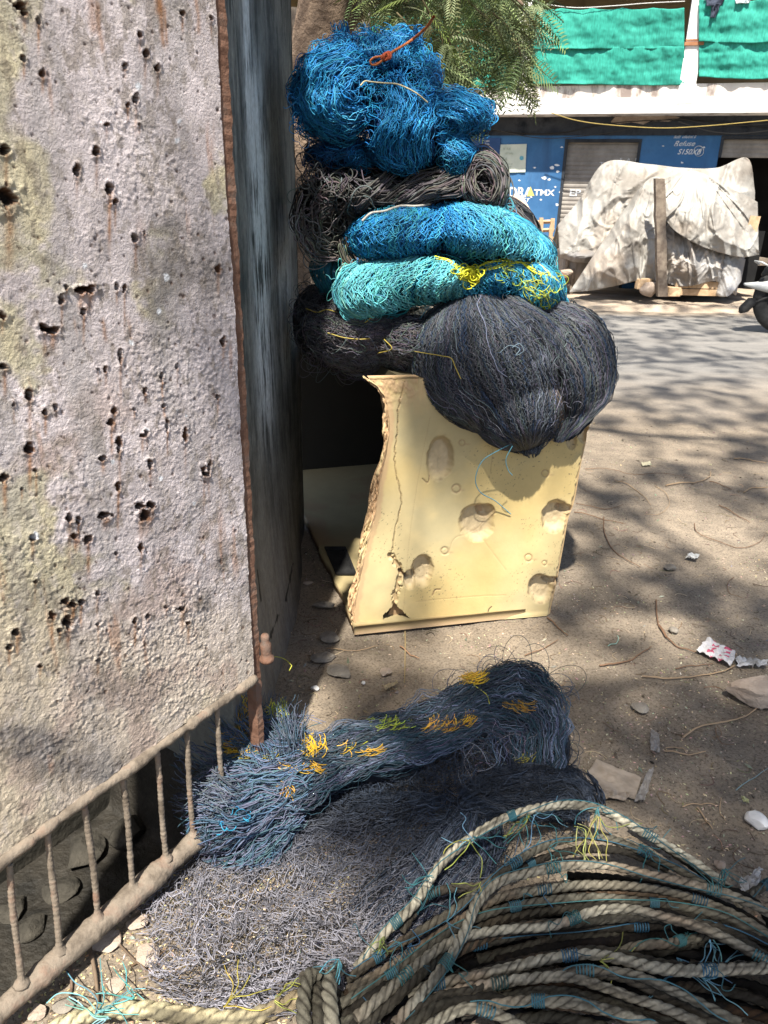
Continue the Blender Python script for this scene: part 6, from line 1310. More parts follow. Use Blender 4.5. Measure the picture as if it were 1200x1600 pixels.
def shutter(s0, s1, z0, z1, name='roller_shutter'):
    n = int((z1-z0)/0.011); z = z0+(z1-z0)*np.arange(n+1)/n; ph = ((z-z0) % 0.075)/0.075
    off = -0.10+0.012*np.sin(ph*math.pi)**.6
    V = np.concatenate([[BWd(s0, zz, oo) for zz, oo in zip(z, off)], [BWd(s1, zz, oo) for zz, oo in zip(z, off)]])
    Fq = np.array([(i, i+n+1, i+n+2, i+1) for i in range(n)])
    o = mesh(name, V, Fq, M['shutter'], bld, smooth=False); m = o.modifiers.new('s', 'SOLIDIFY'); m.thickness = .004
    mb = MB(); fw = .05
    bbox_(mb, s0-.002, s0+fw, z0, z1, -.095, .012); bbox_(mb, s1-fw, s1+.002, z0, z1, -.095, .012); bbox_(mb, s0-.002, s1+.002, z1, z1+.05, -.095, .016)
    mb.build('shutter_frame', M['soot'], o); return o
shutter(s_a, s_b, 0.0, zt_a)
z_o = bs(1160, 246)[1]
shutter(s_c, s_c+2.0, z_o, zt_c)
mb = MB(); bbox_(mb, s_c, s_c+2.0, 0, zt_c, -1.6, -1.5); bbox_(mb, s_c-.05, s_c, 0, zt_c, -1.5, -.3); bbox_(mb, s_c+2.0, s_c+2.05, 0, zt_c, -1.5, -.3); bbox_(mb, s_c, s_c+2, zt_c, zt_c+.05, -1.5, -.3); mb.build('dark_interior', M['dark'], bld)
# balcony slab, parapet, columns, storey behind
z_p0 = slab_z; z_p1 = bs(950, 133, OVH)[1]; z_n1 = bs(950, 12, OVH)[1]
mb = MB(); bbox_(mb, SL, SR, z_p0, z_p0+0.14, -0.3, OVH); bbox_(mb, SL, SR, z_p0+0.14, z_p1, OVH-.12, OVH-.002); mb.build('balcony_parapet', M['whitepaint'], bld)
mb = MB(); bbox_(mb, SL, SR, z_p0, (z_p0*.45+z_p1*.55), OVH, OVH+.02); mb.build('white_fascia', M['cleanwhite'], bld)
mb = MB(); bbox_(mb, SL, SR, z_p0+.14, z_n1+1.6, -1.5, -1.3); bbox_(mb, SL, SR, z_n1+.9, z_n1+1.1, -1.3, OVH+.1); mb.build('upper_wall', M['tan'], bld)
mb = MB(); sA_, sB_ = bs(905, 10, .3)[0], bs(1085, 10, .3)[0]; bbox_(mb, sA_, sB_, z_n1-.3, z_n1+.9, -1.29, -1.2); mb.build('upper_panel', M['tan'], bld)
colx = [(803, 828, 90), (1071, 1097, 70)]
for k, (x0, x1, yb_) in enumerate(colx):
    a, b = bs(x0, yb_, OVH)[0], bs(x1, yb_, OVH)[0]
    mb = MB(); bbox_(mb, a, b, z_p0+.14, z_n1+1.2, OVH-.25, OVH+.028); cl = mb.build('column', M['cleanwhite'], bld)
    zz = bs(x0, 78 if k == 0 else 72, OVH)[1]; mb = MB(); bbox_(mb, a-.02, b+.02, zz, zz+.05, OVH-.27, OVH+.06); bbox_(mb, a-.01, b+.01, zz+.07, zz+.09, OVH-.26, OVH+.04); mb.build('moulding', M['brownband'], cl)
w_c = bs(828, 90, OVH)[0]-bs(803, 90, OVH)[0]; sp_ = bs(1071, 70, OVH)[0]-bs(803, 90, OVH)[0]
for k in (-3, -2, -1, 2, 3):
    a = bs(803, 90, OVH)[0]+k*sp_; mb = MB(); bbox_(mb, a, a+w_c, z_p0+.14, z_n1+1.2, OVH-.25, OVH+.028); mb.build('column', M['cleanwhite'], bld)
# lettering
def text(s, px, py, hpx, off, mat, parent, name='lettering', shear=0.0, bold=0.0, sx=1.0, ext=.004):
    cu = bpy.data.curves.new('t', 'FONT'); cu.body = s; cu.size = 1.0; cu.extrude = 0; cu.offset = bold; cu.shear = shear
    ob = bpy.data.objects.new('t', cu); COL.objects.link(ob); bpy.context.view_layer.update()
    me = bpy.data.meshes.new_from_object(ob.evaluated_get(bpy.context.evaluated_depsgraph_get())); bpy.data.objects.remove(ob)
    p0 = BP(px, py, off); sc = np.linalg.norm(BP(px, py-hpx, off)-p0)/0.70
    V = np.array([v.co[:] for v in me.vertices]); V = p0+V[:, :1]*sc*sx*bd+V[:, 1:2]*sc*np.array([0, 0, 1.0])
    for v, c in zip(me.vertices, V): v.co = c
    me.materials.append(mat); o = bpy.data.objects.new(name, me); return link(o, parent)
text('RUDRA', 770, 307, 15, .004, M['letter'], bld, 'painted_lettering', 0, .03, .92)
text('TMX', 834, 305, 9, .004, M['letter'], bld, 'painted_lettering', 0, .03, 1.25)
text('TRUST', 800, 315, 6, .004, M['letter'], bld, 'painted_lettering', .3, .01, 1.1)
mb = MB(); tri = [BP(823, 307, .005), BP(835, 306, .005), BP(829, 291, .005)]; mb.add(tri, [(0, 1, 2)]); mb.build('painted_emblem', vary('ochre', (.55, .45, .12), (.65, .55, .2), 5), bld)
text('Refuse', 1052, 228, 8, .004, M['letter'], bld, 'painted_lettering', .4, .0, 1.1)
text('S150XB', 1058, 241, 8, .004, M['letter'], bld, 'painted_lettering', .35, .01, 1.0)
text('4', 1089, 240, 8, .004, M['letter'], bld, 'painted_lettering', .2, .01, 1.0)
th = np.linspace(0, 6.28, 30); cc_ = [BP(1092+7.5*math.cos(t), 236+8*math.sin(t), .006) for t in th]
threads('painted_ring', [(np.array([cc_]), .006, (.7, .72, .74))], M['generic'], bld)
text('llulll  ullulml ll', 1052, 216, 5, .004, M['letter'], bld, 'painted_lettering', .5, .0, 0.9)
sh = [o for o in bld.children if o.name.startswith('roller_shutter')][0]
text('THE', 936, 260, 7, -.083, M['letter'], sh, 'painted_lettering', 0, .0, 1.3)
text('S . A . F', 968, 252, 5, -.083, M['letter'], sh, 'painted_lettering', 0, .0, 1.3)
text('EP EE', 889, 306, 10, -.083, M['letter'], sh, 'painted_lettering', 0, .02, 1.3)
# flaked spots on the blue paint
mb = MB(); g = np.random.default_rng(8)
for (x, y, r_) in [(862, 262, 5), (870, 258, 4), (850, 278, 4), (858, 281, 3), (872, 268, 3), (835, 262, 2), (1066, 254, 2), (1100, 230, 2), (876, 300, 3), (870, 320, 3), (790, 285, 2), (812, 282, 2), (845, 312, 2), (868, 292, 2), (1036, 228, 1.5), (878, 230, 2)]:
    n = 9; ps = [BP(x+r_*g.uniform(.4, 1.5)*math.cos(6.28*i/n), y+r_*g.uniform(.3, .9)*math.sin(6.28*i/n), .003) for i in range(n)]; mb.add(ps, [tuple(range(n))])
mb.build('flaked_patches', M['letter'], bld)
# sign board and poster
sg = empty('sign_board', BP(735, 235, .02), 'dark blue sign board with white lettering behind the blue net', 'sign')
a, zt_ = bs(690, 216); b, zb_s = bs(780, 252); mb = MB(); bbox_(mb, a, b, zb_s, zt_, .002, .03); mb.build('board', vary('navy_board', (.02, .06, .17), (.03, .08, .22), 4, .6), sg)
text('MARINE', 684, 235, 10, .034, M['letter'], sg, 'lettering', 0, .02, 1.0)
for (x, y, s_, h_) in [(757, 222, 'IIIIIIIIII', 3), (757, 227, 'IIIIIIIIII', 3), (731, 222, 'III  IIII', 3), (757, 239, 'III IIIII', 3)]: text(s_, x, y, h_, .034, M['letter'], sg, 'lettering', 0, 0, .8)
po = empty('poster', BP(800, 245, .01), 'pale green paper poster taped on the blue wall', 'poster')
q = NT('poster_paper'); M['paper'] = q.fin(q.ramp(q.noise(6, 5, .6), [(.3, (.50, .56, .48)), (.7, (.62, .66, .58))]), .8, .2)
c4 = [BP(779, 270, .012), BP(821, 269, .012), BP(823, 225, .008), BP(782, 226, .008)]
s, t = np.meshgrid(np.linspace(0, 1, 24), np.linspace(0, 1, 24)); s, t = s[..., None], t[..., None]; V = (c4[0]*(1-s)+c4[1]*s)*(1-t)+(c4[3]*(1-s)+c4[2]*s)*t; V = V+bn*(0.012*fbm(s[..., 0]*4, t[..., 0]*4, 0, 3, 5)+.012)[..., None]
i = np.arange(23)[:, None]*24; j = np.arange(23)[None]; mesh('paper', V.reshape(-1, 3), np.stack([i+j, i+j+1, i+j+25, i+j+24], -1).reshape(-1, 4), M['paper'], po)
M['ink'] = vary('grey_green_ink', (.25, .32, .25), (.35, .40, .3), 10)
for (x, y, s_, h_, w_) in [(786, 234, 'lll  llull', 3.5, 1.0), (789, 241, 'ull lullu', 3.5, 1), (784, 251, 'ZA', 5, 1), (786, 257, 'lllllull ll ll lll lullulll', 2, .8), (786, 261, 'llul  lll  lull  lullll', 2, .8)]: text(s_, x, y, h_, .036, M['ink'], po, 'lettering', 0, 0, w_)
mb = MB(); mb.add([BP(815+3.2*math.cos(a), 247+3.4*math.sin(a), .037) for a in np.linspace(0, 6.28, 16)[:-1]], [tuple(range(15))]); mb.build('emblem', vary('poster_blue', (.1, .35, .45), (.15, .4, .5), 9), po)
# green shade nets
q = NT('green_shade_net'); f = q.noise(1.4, 6, .6); f3 = q.noise(60, 2, .5, stretch=(1, 1, .1))
c = q.ramp(f, [(.3, (.02, .21, .165)), (.7, (.045, .30, .24))]); c = q.mix(.35, c, q.ramp(f3, [(.3, (.008, .16, .12)), (.7, (.05, .50, .38))]))
q.b.inputs['Transmission Weight'].default_value = 0.0
M['green'] = q.fin(c, .8, .2, 0, q.bump(q.noise(3, 5, .6, stretch=(1, 1, .3)), .6, .03))
def shade_net(x0, x1, ytop, yseam, ybot, label, seed):
    o = empty('shade_net', BP((x0+x1)/2, yseam, OVH+.05), label, 'shade net', 'green shade nets tied along the balcony')
    for nm, ya, yb2, of in (('lower_cloth', yseam-3, ybot, .05), ('upper_cloth', ytop, yseam+1, .075)):
        n, m = 110, 34; s, t = np.meshgrid(np.linspace(0, 1, n), np.linspace(0, 1, m))
        sag = 3.0*np.abs(np.sin(s*math.pi*5)) if nm == 'upper_cloth' else 0*s
        X = x0+(x1-x0)*s+1.5*vnoise(t*3, s*0, 0, seed); Yy = (ya+sag)*(1-t)+t*(yb2+2.5*vnoise(s*4, 0*s, 0, seed+1)+(4*s if nm == 'lower_cloth' else 0)-2)
        dd = OVH+of+.07*fbm(s*9, t*1.6, 0, 5, seed+2)+.02*vnoise(s*3+t*4, t*5, 0, seed+4)
        V = np.empty((m, n, 3))
        V = PP(X, Yy, B0+bn*(OVH+of), bn)+bn*(dd-OVH-of)[..., None]
        i = np.arange(m-1)[:, None]*n; j = np.arange(n-1)[None]; c_ = mesh(nm, V.reshape(-1, 3), np.stack([i+j, i+n+j, i+n+j+1, i+j+1], -1).reshape(-1, 4), M['green'], o)
        md_ = c_.modifiers.new('s', 'SOLIDIFY'); md_.thickness = .004
    return o
shade_net(560, 802, 24, 85, 135, 'green shade net left of the balcony column, partly behind the tree leaves', 1)
shade_net(829, 1069, 12, 76, 131, 'wide green shade net between the two balcony columns', 2)
shade_net(1091, 1340, -2, 68, 124, 'green shade net right of the right balcony column', 3)
shade_net(290, 540, 30, 92, 140, 'green shade net far left behind the tree and nets', 4)
# hung washing and cord at the top
def cable(pts, r, colr, label, off=.06, cat='cable', name='cable', group='cables strung along the shop wall'):
    c2 = catmull(pts, 80); P_ = PP(c2[:, 0], c2[:, 1], B0+bn*off, bn); o = threads(name, [(P_[None], r, colr)], M['generic'], None, 6); return tag(o, label, cat, group)
cable([(690, 190), (780, 205), (870, 208), (960, 192), (1080, 188), (1200, 200)], .008, (.03, .03, .03), 'black cable sagging left of the shutter under the balcony')
cable([(760, 200), (850, 216), (960, 206), (1050, 186), (1130, 196), (1260, 190)], .007, (.06, .06, .06), 'black cable crossing low over the first shutter', .08)
cable([(860, 176), (900, 188), (950, 195), (1030, 200), (1100, 197), (1200, 188)], .008, (.36, .27, .09), 'yellow cable drooping below the balcony edge', OVH+.05)
cable([(1060, 190), (1110, 205), (1160, 208), (1230, 200)], .008, (.10, .10, .10), 'thin grey cable at the right end of the wall', .10)
cable([(828, 0), (850, 6), (900, 12), (960, 9), (1010, 5), (1070, 2)], .006, (.7, .7, .68), 'white clothes line above the wide green shade net', OVH+.1, 'clothes line', 'clothes_line', None)
cable([(640, 90), (700, 108), (760, 132), (800, 146)], .006, (.5, .5, .2), 'thin yellow cord slanting over the left green net', OVH+.15, 'cord', 'cord', None)
for (poly, colr, lab, nm) in [([(1103, -14), (1136, -12), (1128, 8), (1104, 10)], (.05, .06, .09), 'dark shirt hanging over the right shade net', 'shirt'), ([(1146, -14), (1176, -14), (1172, 4), (1150, 6)], (.6, .68, .72), 'white and pale blue cloth hanging over the right shade net', 'cloth')]:
    ob = empty('hanging_'+nm, BP(poly[0][0], 0, OVH+.12), lab, nm)
    def cl(poly, name):
        P4 = [BP(x, y, OVH+.13) for x, y in poly]; s, t = np.meshgrid(np.linspace(0, 1, 20), np.linspace(0, 1, 20)); s, t = s[..., None], t[..., None]
        V = (P4[0]*(1-s)+P4[1]*s)*(1-t)+(P4[3]*(1-s)+P4[2]*s)*t+bn*(0.05*fbm(s[..., 0]*4, t[..., 0]*2, 0, 3, 3))[..., None]
        i = np.arange(19)[:, None]*20; j = np.arange(19)[None]; o = mesh(name, V.reshape(-1, 3), np.stack([i+j, i+20+j, i+21+j, i+j+1], -1).reshape(-1, 4), M['generic'], ob, col=colr); m = o.modifiers.new('s', 'SOLIDIFY'); m.thickness = .01
    cl(poly, 'body_cloth')
    if nm == 'shirt': cl([(1112, 4), (1126, 6), (1118, 27), (1110, 28)], 'sleeve')

# ------------------------------------------------------------------ tarpaulin heaps
def tarp(name, top_, bot, Yt, Yb, label, cat, seed, colr, group=None, fold=.09, back=1.0, parent=None, n=150, m=90, dirtc=(.20, .175, .15), bulge=.15, tie=None):
    T = catmull(top_, n); B_ = catmull(bot, n); v = np.linspace(0, 1, m)[:, None]
    px = B_[None, :, 0]*(1-v)+T[None, :, 0]*v; py = B_[None, :, 1]*(1-v)+T[None, :, 1]*v; s = np.linspace(0, 1, n)[None]
    Yd = Yb+(Yt-Yb)*v**1.5-bulge*np.sin(v*math.pi)*np.sin(s*math.pi)**.6+0.25*(np.abs(2*s-1)**3)
    fx = px/70; fy = py/110
    a = 1-np.abs(vnoise(fx*1.7+fy*.8, fy*1.1-fx*.5, 0, seed))*2; b = 1-np.abs(vnoise(fx*4.0-fy*1.2, fy*2.2+fx, 0, seed+1))*2
    sg_ = np.sin(v*math.pi)**.3
    Yd = Yd-fold*(1.3*a**3*np.sign(a)+.6*b)-fold*.5*fbm(fx*8, fy*8, 0, 3, seed+2)
    if tie:
        an = np.arctan2(py-tie[1], px-tie[0]); rr = np.hypot(px-tie[0], py-tie[1])
        cr = np.abs(vnoise(an*3.2+.4*vnoise(rr/60, an, 0, seed), rr/160, 0, seed+31)); cr2 = np.abs(vnoise(an*8, rr/90, 0, seed+33))
        Yd = Yd-(.09*(1-sstep(0, .30, cr))+.04*(1-sstep(0, .25, cr2)))*sstep(8, 60, rr)
    wx = fx*3+1.5*vnoise(fx*2, fy*2, 0, seed+40); wy = fy*3+1.5*vnoise(fx*2, fy*2, 4, seed+41); Yd = Yd-.028*(1-sstep(0, .35, np.abs(vnoise(wx, wy, 0, seed+42))))-.016*(1-sstep(0, .35, np.abs(vnoise(wx*2.2+wy, wy*2.1, 0, seed+43))))
    V = PY(px, py, Yd)
    P_ = V[-1]; bk_ = [P_+np.array([0, k*back/6, -k*k*(P_[:, 2:3].mean())/36*1.0])*1.0 for k in range(1, 6)]
    V = np.concatenate([V]+[b_[None] for b_ in bk_]) if back else V; mm = len(V)
    st = np.clip(.42+1.3*fbm(px/45, py/30, 0, 5, seed+6, .6), 0, 1); C_ = mixc(colr, dirtc, st*.85); C_ = mixc(C_, (.34, .27, .21), .5*sstep(.1, .4, fbm(px/80, py/60, 0, 3, seed+8)))
    Cc = np.concatenate([C_]+[C_[-1:]]*(mm-m)) if back else C_
    i = np.arange(mm-1)[:, None]*n; j = np.arange(n-1)[None]
    o = mesh(name, V.reshape(-1, 3), np.stack([i+j, i+j+1, i+n+j+1, i+n+j], -1).reshape(-1, 4), M['tarp'], parent, col=Cc.reshape(-1, 3)); md_ = o.modifiers.new('s', 'SOLIDIFY'); md_.thickness = .008; md_.offset = -1
    if label: tag(o, label, cat, group)
    return o
M['tarp'] = attr_mat('grey_white_tarpaulin', .55, .4, nscale=7, namt=.15, bump=.5, bscale=14, bdist=.02)
WT = (.40, .385, .355)
cart = empty('covered_cart', PY(960, 420, 13.9), 'cart heaped with goods under a grey white tarpaulin in front of the first shutter', 'cart')
tarp('tarpaulin', [(871, 352), (905, 312), (945, 254), (1010, 256), (1065, 262), (1120, 262), (1168, 247), (1180, 300)], [(874, 398), (915, 396), (970, 394), (1020, 392), (1060, 392), (1110, 392), (1150, 390), (1178, 380)], 14.0, 13.4, None, None, 3, WT, None, .07, .7, cart, tie=(700, 470))
tarp('hanging_flap', [(872, 388), (900, 390), (930, 388), (960, 386)], [(876, 402), (900, 410), (925, 410), (960, 405)], 13.5, 13.42, None, None, 5, (.22, .22, .23), None, .03, .2, cart, 60, 20)
mb = MB()
for (x, y0) in ((888, 440), (900, 446), (1150, 446)):
    p = PY(x, 400, 13.6); mb = MB(); mb.tube([p, np.array([p[0]-.02, 13.6, 0])], .035, 8); mb.build('leg', M['wood'], cart)
pass; bx_ = MB(); p = PY(1000, 398, 13.9); bx_.box(p+[0.4, .2, -.05], (3.4, 1.2, .12)); bx_.build('cart_bed', M['wood'], cart)
heap = empty('tarpaulin_heap', PY(1040, 455, 12.9), 'front heap under stained grey white tarpaulins beside the timber post', 'tarpaulin heap')
tarp('left_sheet', [(958, 352), (985, 315), (1008, 285), (1024, 276), (1036, 282), (1046, 300)], [(889, 457), (925, 454), (965, 446), (1000, 438), (1030, 440), (1048, 444)], 13.3, 12.7, None, None, 11, WT, None, .06, .9, heap, bulge=.25, tie=(1020, 262))
tarp('low_sheet', [(1028, 352), (1060, 350), (1100, 365), (1140, 385), (1165, 395)], [(1034, 440), (1060, 447), (1085, 446), (1120, 440), (1150, 462)], 12.85, 12.72, None, None, 13, (.47, .46, .45), None, .06, 0, heap, bulge=.1, tie=(1060, 300))
tarp('top_sheet', [(1030, 284), (1058, 272), (1092, 268), (1130, 290), (1165, 305), (1184, 316)], [(1033, 330), (1052, 358), (1090, 382), (1130, 396), (1160, 402), (1186, 398)], 13.3, 12.55, None, None, 12, WT, None, .06, .9, heap, bulge=.12, tie=(1088, 255))
tarp('tarp_tail', [(1122, 396), (1140, 398), (1155, 402), (1165, 405)], [(1118, 462), (1130, 464), (1142, 460), (1158, 440)], 12.75, 12.6, None, None, 14, (.58, .575, .57), None, .06, 0, heap, 40, 40, bulge=.02)
mb = MB(); mb.box(PY(1060, 400, 13.6), (2.4, .9, .9), jit=.03); mb.build('stacked_goods', M['dark'], heap)
# timber post, stones, planks
def frustum(px0, py0, px1, py1, Yd, w_, name, mat, parent=None):
    a, b = PY(px0, py0, Yd), PY(px1, py1, Yd); mb = MB(); n = 14; V = []
    for k in range(n):
        p = a+(b-a)*k/(n-1); w2 = w_/2*(1+.06*math.sin(k*2.3))
        for dx, dy in ((-1, -1), (1, -1), (1, 1), (-1, 1)): V.append(p+np.array([dx*w2+.006*math.sin(k*1.3+dx), dy*w2*.7, 0]))
    mb.add(V, [(k*4+q, k*4+(q+1) % 4, k*4+4+(q+1) % 4, k*4+4+q) for k in range(n-1) for q in range(4)]+[(0, 3, 2, 1), (n*4-4, n*4-3, n*4-2, n*4-1)])
    return mb.build(name, mat, parent)
tag(frustum(1034, 463, 1030, 279, 12.35, .15, 'timber_post', M['wood']), 'upright weathered grey timber post in front of the tarpaulin heap', 'post')
o = stone(1016, 453, 24, 14, 18, 'large pale rock at the foot of the timber post', 90, 'pinkstone'); o.location = PY(1016, 452, 12.5)
mb = MB(); mb.box(PY(1005, 443, 12.6), (.24, .14, .16), rot=rotz(.2), jit=.008); tag(mb.build('brick', M['palewood'], None, bevel=.01), 'brown brick propping the tarpaulin, behind the large pale rock', 'brick')
crt = empty('wooden_crate', PY(1085, 452, 12.65), 'low wooden plank box under the tarpaulin right of the post', 'box')
p = PY(1088, 450, 12.75)
for k, dz in enumerate((-.07, .045)):
    mb = MB(); mb.box(p+[0, -.0, dz], (.72, .03, .105), rot=rotz(-.02+.02*k), jit=.004); mb.build('plank', M['palewood'], crt)
for k, dx in enumerate((-.345, .345)):
    mb = MB(); mb.box(p+[dx, .18, -.015], (.03, .32, .20)); mb.build('end_board', M['wood'], crt)
mb = MB(); mb.box(PY(1052, 456, 12.5), (.2, .14, .14), jit=.01); tag(mb.build('wood_block', M['palewood'], None, bevel=.01), 'small wood block between the post and the plank box', 'block')
mb = MB(); mb.box(PY(1173, 366, 12.9), (.17, .02, .55), rot=roty(.06), jit=.004); tag(mb.build('board', M['palewood']), 'tan board standing at the right edge of the tarpaulin heap', 'board')
# leaning sheet, pallet, rubble left of the cart
mb = MB(); pl = [PY(790, 318, 14.9), PY(806, 302, 14.95), PY(818, 308, 14.95), PY(842, 352, 14.7), PY(862, 396, 14.4), PY(856, 420, 14.2), PY(800, 420, 14.2)]
mb.add(pl+[p+np.array([0, .03, 0]) for p in pl], [tuple(range(7)), tuple(range(13, 6, -1))]+[(k, (k+1) % 7, 7+(k+1) % 7, 7+k) for k in range(7)]); tag(mb.build('leaning_sheet', vary('peach_sheet', (.50, .36, .26), (.62, .48, .38), 4)), 'peach coloured sheet leaning on the blue wall behind the turquoise net', 'sheet')
pal = empty('pallet', PY(845, 400, 14.5), 'pale broken wooden pallet leaning on the blue wall left of the cart', 'pallet')
for k, (x0, y0, x1, y1) in enumerate([(829, 400, 834, 342), (841, 402, 846, 340), (856, 402, 864, 341)]):
    frustum(x0, y0, x1, y1, 14.5-k*.02, .075, 'upright', M['palewood'], pal)
for k, y in enumerate((347, 360, 374, 388)):
    a, b = PY(826, y+1, 14.56), PY(866, y-1, 14.56); mb = MB(); mb.tube([a, b], .035, 4); mb.build('cross_slat', M['palewood'], pal)
g = np.random.default_rng(21)
for k, (x, y, w_) in enumerate([(872, 432, 20), (884, 426, 16), (868, 445, 14), (886, 441, 10)]):
    o = stone(x, y, w_, w_*.7, w_*.6, ['reddish brick lump', 'brown clod', 'pale stone', 'small dark stone'][k]+' on the far kerb left of the tarpaulin heap', 200+k, 'rust' if k == 0 else 'pinkstone'); o.location = PY(x, y, 13.2+.2*k)
# far kerb of trodden earth
xs2 = np.linspace(-12, 14, 500); tt_ = np.linspace(0, 1, 26); KX, KT = np.meshgrid(xs2, tt_)
KY = 11.9+KT*3.2; KZ = -.01+.07*sstep(0, .12, KT)+.03*fbm(KX*1.6, KY*2, 0, 5, 44)*sstep(0, .1, KT)*1.2
i = np.arange(25)[:, None]*500; j = np.arange(499)[None]
M['sand'] = vary('trodden_earth', (.30, .24, .18), (.46, .38, .30), 2.5, .97, .1, .9, .02, 30)
tag(mesh('pavement', np.stack([KX, KY, KZ], -1).reshape(-1, 3), np.stack([i+j, i+j+1, i+j+501, i+j+500], -1).reshape(-1, 4), M['sand']), kind='structure')

# ------------------------------------------------------------------ scooter at the right edge (its tail shows)
SY = 10.05; wc = PY(1234, 463, SY); rw = wc[2]-0.0
sc_ = empty('scooter', (wc[0], SY, 0), 'parked scooter with black wheel and pale silver tail, cut by the right edge', 'scooter')
M['silver'] = vary('dusty_silver_paint', (.42, .43, .42), (.55, .56, .55), 5, .35, .5, .1)
def lathe_y(c, prof, n=40):
    """ring profile [(r, y)] revolved about the y axis"""
    V, Fs = [], []; k = len(prof)
    for i in range(n):
        a = 2*math.pi*i/n
        for r_, y_ in prof: V.append(c+np.array([r_*math.cos(a), y_, r_*math.sin(a)]))
    for i in range(n):
        for q_ in range(k): Fs.append((i*k+q_, i*k+(q_+1) % k, ((i+1) % n)*k+(q_+1) % k, ((i+1) % n)*k+q_))
    return V, Fs
def wheel(c):
    w_ = empty('wheel', c); w_.parent = sc_; w_.matrix_parent_inverse = sc_.matrix_world.inverted()
    mb = MB(); mb.add(*lathe_y(c, [(rw*.66, -.045), (rw*.85, -.055), (rw*.97, -.035), (rw, 0), (rw*.97, .035), (rw*.85, .055), (rw*.66, .045)])); mb.build('tyre', M['black'], w_, smooth=True)
    mb = MB(); mb.add(*lathe_y(c, [(rw*.18, -.03), (rw*.6, -.02), (rw*.67, -.04), (rw*.67, .04), (rw*.6, .02), (rw*.18, .03)])); mb.build('rim', M['black'], w_, smooth=True)
def loft(name, secs, mat, parent=sc_):
    """sections (x, z, half width, half height) lofted with rounded outline"""
    V, Fs, n = [], [], 16
    for x, z, hw_, hh2 in secs:
        for k in range(n):
            a = 2*math.pi*k/n; V.append((wc[0]+x, SY+hw_*np.sign(math.cos(a))*abs(math.cos(a))**.7, z+hh2*np.sign(math.sin(a))*abs(math.sin(a))**.7))
    for i in range(len(secs)-1):
        for k in range(n): Fs.append((i*n+k, i*n+(k+1) % n, (i+1)*n+(k+1) % n, (i+1)*n+k))
    Fs += [tuple(range(n))[::-1], tuple((len(secs)-1)*n+k for k in range(n))]
    mb = MB(); mb.add(V, Fs); return mb.build(name, mat, parent, smooth=True)
wheel(wc); wheel(wc+np.array([1.25, 0, 0]))
loft('body', [(-.62, .62, .03, .015), (-.45, .60, .10, .05), (-.2, .60, .17, .11), (.1, .60, .19, .15), (.35, .5, .18, .17), (.5, .36, .16, .10)], M['silver'])
loft('rear_mudguard', [(-.52, .36, .05, .012), (-.42, .42, .07, .02), (-.25, .50, .08, .03), (0, .52, .08, .03)], M['black'])
loft('mud_flap', [(-.60, .30, .07, .05), (-.52, .36, .07, .09), (-.46, .40, .07, .05)], M['black'])
loft('seat', [(-.38, .80, .06, .03), (-.25, .82, .13, .06), (.1, .80, .15, .06), (.45, .76, .12, .05), (.5, .74, .05, .03)], M['black'])
loft('seat_cover', [(-.42, .74, .03, .02), (-.30, .86, .10, .10), (-.1, .92, .15, .12), (.1, .88, .12, .09)], M['tarp'])
loft('floorboard', [(.45, .30, .16, .04), (.75, .28, .16, .04), (.95, .30, .16, .04)], M['black'])
loft('front_apron', [(.90, .30, .16, .06), (.98, .6, .19, .1), (1.05, .85, .14, .1), (1.05, .98, .06, .06)], M['silver'])
loft('front_mudguard', [(1.0, .46, .06, .02), (1.2, .56, .07, .03), (1.45, .46, .06, .02)], M['silver'])
mb = MB(); mb.tube([wc+np.array([1.0, -.32, .62]), wc+np.array([1.0, -.1, .72]), wc+np.array([1.0, .1, .72]), wc+np.array([1.0, .32, .62])], .016, 8); mb.build('handlebar', M['black'], sc_, smooth=True)
mb = MB(); mb.tube([wc+np.array([-.42, .14, .38]), wc+np.array([-.5, .1, .42]), wc+np.array([-.5, -.1, .42]), wc+np.array([-.42, -.14, .38])], .012, 8); mb.build('grab_rail', M['silver'], sc_, smooth=True)
mb = MB(); mb.box(wc+np.array([-.46, 0, .12]), (.03, .12, .06)); mb.build('tail_light', vary('red_lens', (.35, .02, .02), (.4, .03, .03), 5, .3), sc_)

# ------------------------------------------------------------------ tree over the place
M['bark'] = vary('bark', (.14, .10, .075), (.30, .22, .16), 16, .95, .1, 1.0, .02, 40)
M['leaf'] = attr_mat('leaf', .55, .3)
tree = empty('shade_tree', (-.62, 4.5, 0), 'feathery leaved tree whose trunk leans out from behind the pillar', 'tree')
mb = MB()
def limb(pts, r0_, r1_, n=40, ns=12, knob=.15):
    c2 = catmull(pts, n); t = np.linspace(0, 1, n); mb.tube(c2+0.02*np.stack([vnoise(t*6, 0*t+k, 0, 5) for k in range(3)], 1), (r0_+(r1_-r0_)*t)*(1+knob*fbm(t*9, 0*t+r0_*50, 0, 3, 4)), ns)
limb([(-.72, 4.55, -.1), (-.66, 4.5, .6), (-.58, 4.45, 1.4), (-.46, 4.4, 2.0), (-.34, 4.35, 2.5), (-.2, 4.1, 3.2), (-.3, 3.2, 4.8), (-.3, 2.0, 6.2)], .17, .08, 80, 20)
mb.build('trunk', M['bark'], tree, smooth=True)
